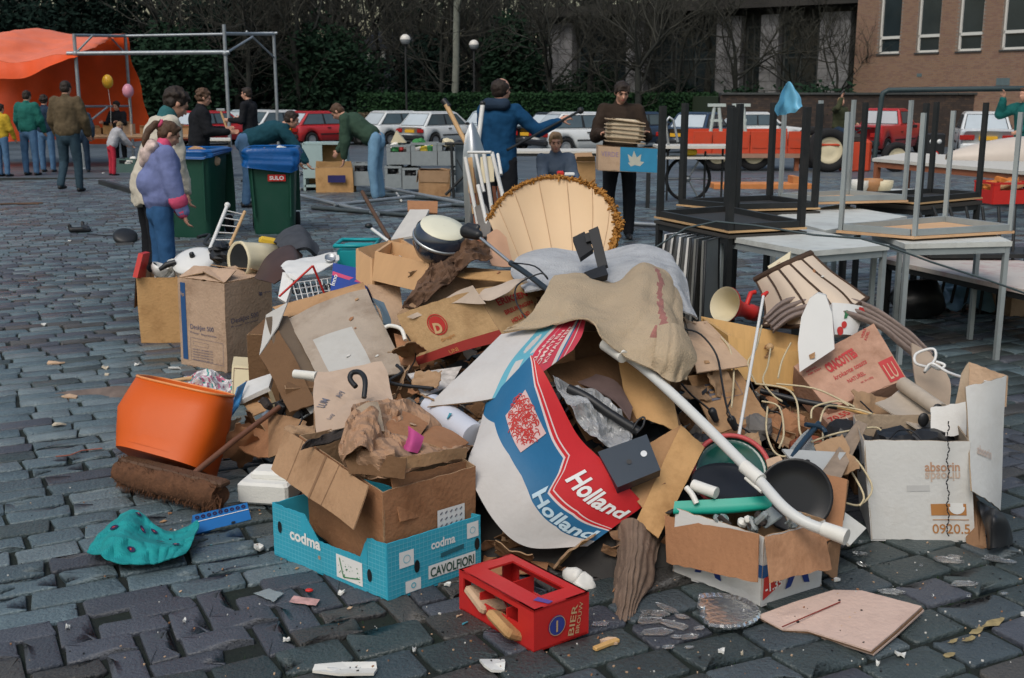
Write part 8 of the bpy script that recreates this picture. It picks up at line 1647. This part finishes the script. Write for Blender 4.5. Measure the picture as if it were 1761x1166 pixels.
m=M();slab4(pq((1320,458,5.6),(1360,432,5.65),(1358,445,5.6),(1326,468,5.55)),.02,m);thing('cream_sheet','cream curled sheet on top of the striped lampshade','sheet',P(1340,455,5.6),None,m,CREAM)
# grey-brown trousers folds
GBF=mat('taupe_cloth',(.20,.155,.135),.95,.2,9,.5,60)
def ridged(rows,nr,amp,**k):
 n=Net(rows,.012,7,3);return lambda u,v:n(u,v)+V((0,-1,.6))*amp*(abs(math.sin(math.pi*nr*v))**.7)
fn=ridged([[(1312,545,5.15),(1350,512,5.2),(1420,502,5.15),(1500,530,5.05),(1560,570,4.95),(1600,610,4.85)],[(1330,575,5.0),(1372,545,5.0),(1430,540,4.95),(1495,560,4.9),(1545,595,4.82),(1590,640,4.75)]],4,.030)
m=M();m.sheet(fn,50,36,.006);t=thing('taupe_trousers','folded taupe cloth curving below the striped lampshade to the right','cloth',P(1450,560,4.95));part('sheet',m,GBF,t)
# white fin
pts=[P(px,py,4.78+(py-505)*-.0012)for px,py in((1406,504),(1420,508),(1431,540),(1435,600),(1375,640),(1372,590),(1378,545),(1392,514))];m=M();m.prism(pts,(.01,.03,0));thing('ironing_board','white pointed board standing behind the toast box','board',pts[4],None,m,WE)
q=pq((1432,520,4.95),(1490,530,5.0),(1472,580,4.9),(1436,575,4.85),.01,.008,1);t=panel_thing('printed_packet','white packet with red and green spots behind the toast box','packet',q,[WHC],.03);m=M();decal_rect(m,q,.75,.05,.98,.25,.004);decal_ring(m,q,.35,.7,0,.018,.004);decal_ring(m,q,.2,.9,0,.022,.004);part('printed_spot',m,PINK,t);m=M();decal_ring(m,q,.5,.45,.012,.03,.004,0,14,20,200);decal_ring(m,q,.4,.3,0,.012,.004);part('printed_spot',m,mat('print_spot_green',(.03,.14,.06)),t)
# metal channel, tan board
net_thing('tan_board','dirty tan board standing behind the metal channel','board',[[(1568,590,4.75),(1600,606,4.75)],[(1572,650,4.6),(1632,652,4.6)],[(1590,700,4.5),(1632,702,4.5)]],[mat('dirty_board',(.36,.28,.21),.9,.2,8)],8,10,.008,.005)
t=thing('metal_channel','pale folded metal channel with two dark round holes, above the white box','channel',P(1600,745,4.2));MC=mat('channel_paint',(.42,.36,.29),.6,.15,8,dirt=.4,dcol=(.25,.2,.15))
part('plate',panel(pq((1504,692,4.40),(1560,655,4.55),(1632,698,4.35),(1580,738,4.15),-.02),.006),MC,t);m=M();m.tube([P(1552,660,4.5),P(1618,706,4.25)],.030,12);part('fold',m,MC,t);m=M();slab4(pq((1583,728,4.20),(1630,705,4.28),(1634,718,4.24),(1590,744,4.15)),.03,m);part('end_plate',m,mat('end_metal',(.12,.115,.10),.5,metal=.4),t)
for px,py in((1588,722),(1612,706)):m=M();m.ell(P(px,py,4.17),(.022,.01,.028),None,10);part('hole',m,BLK,t)
tubes('white_cord','thick white cord tied in a bow above the metal channel','cord',[(1600,632,4.55),(1575,625,4.55),(1576,608,4.58),(1605,600,4.58),(1608,618,4.55),(1590,640,4.5),(1602,625,4.5),(1630,640,4.45),(1660,650,4.3),(1700,658,4.1),(1712,680,4.02)],.006,WE,8);tubes('white_cord','short loop of white cord left of the bow','cord',[(1600,628,4.52),(1615,635,4.5),(1625,628,4.5),(1610,622,4.52)],.006,WE,8)  # thick white cord, bow and loop
# black rods, rope, plank, grey plastic
tubes('black_rod','black rod with a yellow end lying below the toast box','rod',[(1308,672,4.50),(1380,690,4.42),(1440,700,4.36)],.012,BLK);tubes('yellow_rod','yellow cane end of the black rod','cane',[(1440,699,4.36),(1505,715,4.28)],.008,WOODY)
RP=mat('cream_rope',(.50,.42,.27),.9,.15,20);ropes=[[(1310,560,4.8),(1300,600,4.6),(1286,625,4.5),(1300,660,4.45)],[(1325,600,4.75),(1320,630,4.6),(1312,655,4.5),(1330,680,4.4),(1345,690,4.35)],[(1300,660,4.4),(1350,668,4.35),(1370,690,4.25),(1375,740,4.1),(1385,760,4.05)],[(1320,700,4.3),(1318,740,4.15),(1330,775,4.0),(1350,785,3.95),(1375,770,3.98)],[(1408,735,4.2),(1420,700,4.3),(1450,700,4.3),(1478,705,4.25),(1500,712,4.2)],[(1395,760,4.0),(1440,745,4.05),(1500,735,4.1),(1515,740,4.1)],[(1415,745,4.1),(1420,780,3.95),(1455,800,3.9),(1485,850,3.8),(1478,870,3.78)],[(1455,775,3.98),(1480,800,3.9),(1500,840,3.85),(1480,868,3.8),(1455,865,3.78)],[(1240,580,4.7),(1255,600,4.6),(1262,640,4.45),(1258,700,4.2)],[(1335,660,4.5),(1400,668,4.45),(1450,690,4.35),(1470,700,4.3)],[(1360,590,4.8),(1345,620,4.65),(1338,650,4.5)],[(1395,720,4.2),(1400,700,4.25),(1440,690,4.3),(1460,698,4.28)],[(1310,690,4.35),(1340,700,4.3),(1348,745,4.1),(1340,770,4.0)]]
wh=['above the yellow drawer','over the drawer front','below the black rod','looping before the black void','around the yellow cane','stretched towards the white box','falling beside the plank','looping right of the brown flap','over the pale tan flap','along the black rod','hanging on the drawer corner','curling under the toast box','dangling above the black disc']
for r_,wz in zip(ropes,wh):tubes('cream_cord','loose cream cord '+wz,'cord',r_,.0040,RP,6)  # loose lengths of cream cord
q=pq((1475,722,4.1),(1492,730,4.1),(1440,835,3.72),(1408,820,3.74));m=M();slab4(q,.02,m);thing('plank','weathered grey-brown plank end right of the letters SS','plank',q(.5,1),None,m,mat('weathered',(.26,.20,.15),.9,.3,8,.2,50,streak=(1,1,6)))
q=pq((1345,772,3.88),(1455,778,3.9),(1425,815,3.78),(1375,808,3.78));t=thing('plastic_sign','grey plastic panel with black letters behind the black disc','panel',q(.5,1));part('panel',slab4(q,.008,M()),mat('sign_grey',(.36,.37,.36),.5),t);m=M();decal_text(m,q,'SS',.18,.92,.05,.055,0,.003,.05);part('letters',m,PBLK,t)
net_thing('clear_bag','clear plastic funnel shape between the cords','plastic',[[(1355,775,3.98),(1375,750,4.05),(1392,736,4.08)],[(1360,785,3.95),(1385,790,3.92),(1405,790,3.95)]],[PVC],12,8,.003,.012,9)
tubes('blue_handle','dark blue handle slanting behind the black disc','handle',[(1360,788,3.85),(1385,755,3.95),(1408,728,4.05)],.011,mat('handle_navy',(.015,.035,.06),.4),8);tubes('blue_handle','dark blue stub crossing the top of the slanting handle','handle',[(1385,730,4.0),(1412,735,4.02),(1420,745,4.0)],.009,mat('handle_navy'),8)  # two pieces of a dark blue handle
net_thing('tan_rag','bitten tan scrap left of the black disc','scrap',[[(1318,790,3.82),(1340,782,3.84)],[(1322,802,3.78),(1350,798,3.8)]],[CBP],8,6,.01,.01,12)
for i,(px,py,Y,rx,mt2,lb)in enumerate(((1350,735,4.35,.09,CBR,'rust-brown lump deep between the cords'),(1300,735,4.25,.07,mat('scrap_grey'),'grey rag below the white rod'),(1390,775,4.2,.08,mat('rust',(.22,.06,.03),.8),'rust-red tin behind the grey plastic panel'),(1450,745,4.3,.08,BLK,'black bag behind the plank'),(1480,770,4.15,.07,BLK,'black bag beside the white box'),(1205,770,4.1,.08,BLK,'black bag behind the brown flap of the striped box'),(1280,690,4.5,.06,BLK,'small black bag under the drawer'),(1560,700,4.7,.1,DKC,'dark felt lump behind the metal channel'),(1600,765,4.1,.09,BLK,'black bag inside the white box'),(1540,765,4.1,.09,BLK,'larger black bag inside the white box'))):
 m=M();blob(m,P(px,py,Y),(rx,.08,rx*.7),i,.4,12);thing('filler_lump',lb,'rubbish',P(px,py+20,Y),None,m,mt2)  # added lumps, the black ones filling dark gaps of the heap
 # behind the heap: deckchair, spade, boards
t=thing('spade','grey steel spade blade with pale shaft sticking up behind the heap','spade',P(812,390,7.4));q=Net([[(800,232,7.4),(812,210,7.42),(824,232,7.44)],[(796,270,7.38),(815,262,7.35),(836,275,7.42)],[(797,318,7.36),(815,315,7.33),(832,312,7.4)],[(800,390,7.35),(808,390,7.33),(816,390,7.36)]],0)
m=M();m.sheet(lambda u,v:q(u,v),10,16,.006);part('blade',m,STEEL,t);m=M();m.tube([P(767,180,7.5),P(790,225,7.45),P(803,248,7.4)],.016,10);part('shaft',m,WOODL,t);m=M();m.tube([P(762,172,7.52),P(772,184,7.5)],.022,8);part('grip',m,BLK,t)
wt_=tubes('white_tube','upright white tube beside the spade blade','tube',[(830,180,7.6),(820,262,7.5)],.016,WE);m=M();m.ell(P(830,178,7.6),.02,None,8);part('end_cap',m,BLK,wt_)
t=thing('deckchair','folded white tube deckchair with wooden slats behind the heap','deckchair',P(835,395,7.0))
for i,(a,b,w_)in enumerate((((800,270),(822,385),.013),((818,262),(832,330),.011),((832,262),(850,390),.013),((846,262),(868,350),.013),((856,265),(862,300),.010),((822,318),(838,388),.013),((805,262),(845,262),.009))):m=M();m.tube([P(*a,7.05-.03*i),P(*b,6.95-.03*i)],w_,8);part('frame_tube',m,WE,t)
for k in range(6):m=M();y=272+k*18;slab4(pq((800+k*3,y,7.1),(812+k*3,y-2,7.1),(818+k*3,y+60,7.05),(806+k*3,y+60,7.05)),.012,m);part('slat',m,WOODR if k%2 else WOODL,t)
for k in range(3):m=M();slab4(pq((838+k*8,320,7.12),(844+k*8,320,7.12),(852+k*8,388,7.06),(846+k*8,388,7.06)),.012,m);part('slat',m,WOODR,t)
m=M();slab4(pq((826,270,7.0),(848,268,7.0),(850,312,6.95),(828,315,6.95)),.02,m);part('pad',m,CREAM,t)
net_thing('grey_rag','grey rag hanging at the foot of the deckchair','cloth',[[(818,360,6.9),(838,355,6.9)],[(822,385,6.8),(842,382,6.8)],[(830,405,6.7),(845,402,6.7)]],[mat('scrap_grey')],8,10,.006,.03,8)
tubes('brown_stick','dark brown stick leaning at the back left of the heap','stick',[(623,330,7.2),(645,370,6.9),(670,412,6.5)],.013,WOODD);ws_=tubes('white_stick','short white stick with a black end left of the drawers','stick',[(640,394,6.6),(668,415,6.4)],.010,WE);m=M();m.ell(P(634,388,6.62),(.024,.02,.016),None,8);part('rubber_end',m,BLK,ws_)
panel_thing('white_board','pale thin board leaning behind the drawers','board',pq((705,360,6.9),(738,360,6.8),(715,405,6.3),(672,412,6.35),0,.003),[mat('pale_board',(.50,.48,.44),.8)],.012);panel_thing('brown_board','broken reddish-brown board behind the pale one','board',pq((700,345,7.0),(752,345,7.0),(752,366,6.9),(700,362,6.9),0,.012,3),[CBR],.012)
# ===== torn cardboard wedged into the gaps ====
rg=random.Random(55)
for i,(px,py,Y,sz,wz)in enumerate(((418,770,4.62,.16,'left of the brown box, behind the broom stick'),(448,742,4.75,.14,'beside the torn brown box'),(395,735,4.9,.10,'at the right side of the orange bin'),(520,740,4.45,.13,'between torn box and pale carton'),(700,600,4.72,.14,'left of the red-banded box'),(690,660,4.4,.15,'under the magazine'),(735,655,4.3,.12,'beside the white tube'),(1195,668,4.35,.12,'under the long white pipe'),(1215,762,4.05,.13,'above the green dish'),(1290,770,4.05,.12,'above the red dish rim'),(1440,790,3.9,.12,'behind the brown flap at the right'),(1330,745,4.3,.13,'deep between the cords'),(1500,700,4.5,.14,'left of the metal channel'),(1420,765,4.15,.12,'below the price carton'),(985,965,3.62,.14,'under the striped box, right'),(880,960,3.62,.13,'under the striped box, left'),(1120,960,3.75,.14,'right of the hanging sacking'),(1150,930,3.8,.12,'left of the white and blue box'),(640,560,5.3,.16,'behind the tipped grey box'),(720,480,5.4,.13,'under the front drawer'),(560,530,5.6,.14,'under the wire rack'),(1190,560,4.8,.13,'at the right edge of the sacking'),(1235,660,4.4,.12,'beside the printed squares'),(480,560,5.4,.12,'left of the tipped grey box'),(1160,790,3.95,.12,'behind the ochre flap'),(760,700,4.15,.12,'above the white tube'))):
 c=P(px,py,Y);q_=Euler((rg.uniform(-1.2,.2),rg.uniform(-.8,.8),rg.uniform(0,6.28))).to_matrix();w_,h_=sz*rg.uniform(.8,1.4),sz*rg.uniform(.6,1);bd_=rg.uniform(-.35,.35)
 c.z=max(c.z,h_*.35);fn=lambda u,v:c+q_@V(((u-.5)*w_*(1+.25*noise.noise(V((v*5,i,0)))),(v-.5)*h_*(1+.35*noise.noise(V((u*5,i,4)))),abs(u-.45)*bd_*w_+.012*noise.noise(V((u*4,v*4,i*3)))))
 m=M();m.sheet(fn,14,10,.004,None,1,True,1);zz=min(p[2]for p in m.v);m.v=[(a,b,e+max(0,.004-zz))for a,b,e in m.v];thing('torn_cardboard','bent torn piece of cardboard '+wz,'cardboard',c,'torn cardboard pieces wedged into the heap',m,[[CB,CBP,CBR,CBO,CBD,CBG][rg.randrange(6)],CBI])
for i,(pts,wz)in enumerate((([(1290,655,4.5),(1310,700,4.35),(1345,715,4.25),(1335,760,4.1)],'under the black rod'),([(1225,640,4.5),(1262,668,4.4),(1250,712,4.25),(1290,745,4.1)],'behind the white rod'),([(1480,690,4.45),(1515,730,4.25),(1500,770,4.05),(1478,810,3.9)],'left of the white box'),([(690,560,4.95),(715,610,4.75),(700,650,4.5),(740,672,4.3)],'left of the red-banded box'),([(455,700,4.85),(490,690,4.75),(520,715,4.6),(505,745,4.5)],'on the torn brown box'),([(1530,755,4.0),(1545,740,4.05),(1570,742,4.05),(1588,762,4.0)],'over the rim of the white box'))):
 tubes('loose_wire','thin loose black wire '+wz,'wire',pts,.0035,BLK,5)
 # ===== torn scraps lying on whatever is under them ========
def scatter():
 dg=bpy.context.evaluated_depsgraph_get();dg.update();rg=random.Random(77);m=M();n=0
 ms=[CBP,CB,mat('scrap_white2',(.55,.54,.50),.8),CBR,BLK,mat('scrap_cyan',(.05,.25,.32),.6),mat('scrap_rose',(.4,.08,.08),.7)]
 for _ in range(900):
  x,y=rg.gauss(.25,.85),rg.gauss(4.7,.75)
  if not(-1.5<x<2.0 and 3.1<y<6.6):continue
  ok,loc,nr,idx,ob,mx=sc.ray_cast(dg,V((x,y,1.6)),V((0,0,-1)))
  if not ok or nr.z<.35 or loc.z>1.15:continue
  gnd=loc.z<.03
  if gnd and rg.random()<.35:continue
  if not gnd and not ob.name.startswith('mixed')and(rg.random()<.85 or ob.name.startswith(('sheet','fabric','printed','lid'))):continue
  s_=rg.uniform(.006,.022)if not gnd else rg.uniform(.004,.014);a=rg.uniform(0,6.28);tx=nr.orthogonal().normalized();ty=nr.cross(tx);k=rg.randint(4,6);sq=rg.uniform(.3,1)
  c=loc+nr*.003;ring=[c+(tx*math.cos(a+i*6.283/k)+ty*sq*math.sin(a+i*6.283/k))*s_*rg.uniform(.6,1.3)+nr*rg.uniform(0,.35)*s_ for i in range(k)]
  m.add([c+nr*.002]+ring+[p-nr*.002 for p in ring],[(0,i+1,(i+1)%k+1)for i in range(k)]+[(i+1,k+i+1,k+(i+1)%k+1,(i+1)%k+1)for i in range(k)],rg.choices(range(7),(5,4,5,3,2,.5,.6))[0])
  # fine dirt crumbs and glass grit on the paving
 for _ in range(1500):
  x,y=rg.gauss(.5,1.1),rg.uniform(2.9,4.6)if rg.random()<.7 else rg.uniform(4,7)
  ok,loc,nr,idx,ob,mx=sc.ray_cast(dg,V((x,y,.5)),V((0,0,-1)))
  if not ok or loc.z>.03:continue
  s_=rg.uniform(.0015,.005);m.box(loc+V((0,0,s_*.4)),(s_*rg.uniform(.7,2),s_,s_*.8),Euler((0,0,rg.uniform(0,3))).to_matrix(),rg.choices((0,2,3,4),(2,2,2,3))[0])
 struct('torn_scraps',m,ms,'tiny torn scraps and grit lying over the heap and the paving','stuff')
scatter()
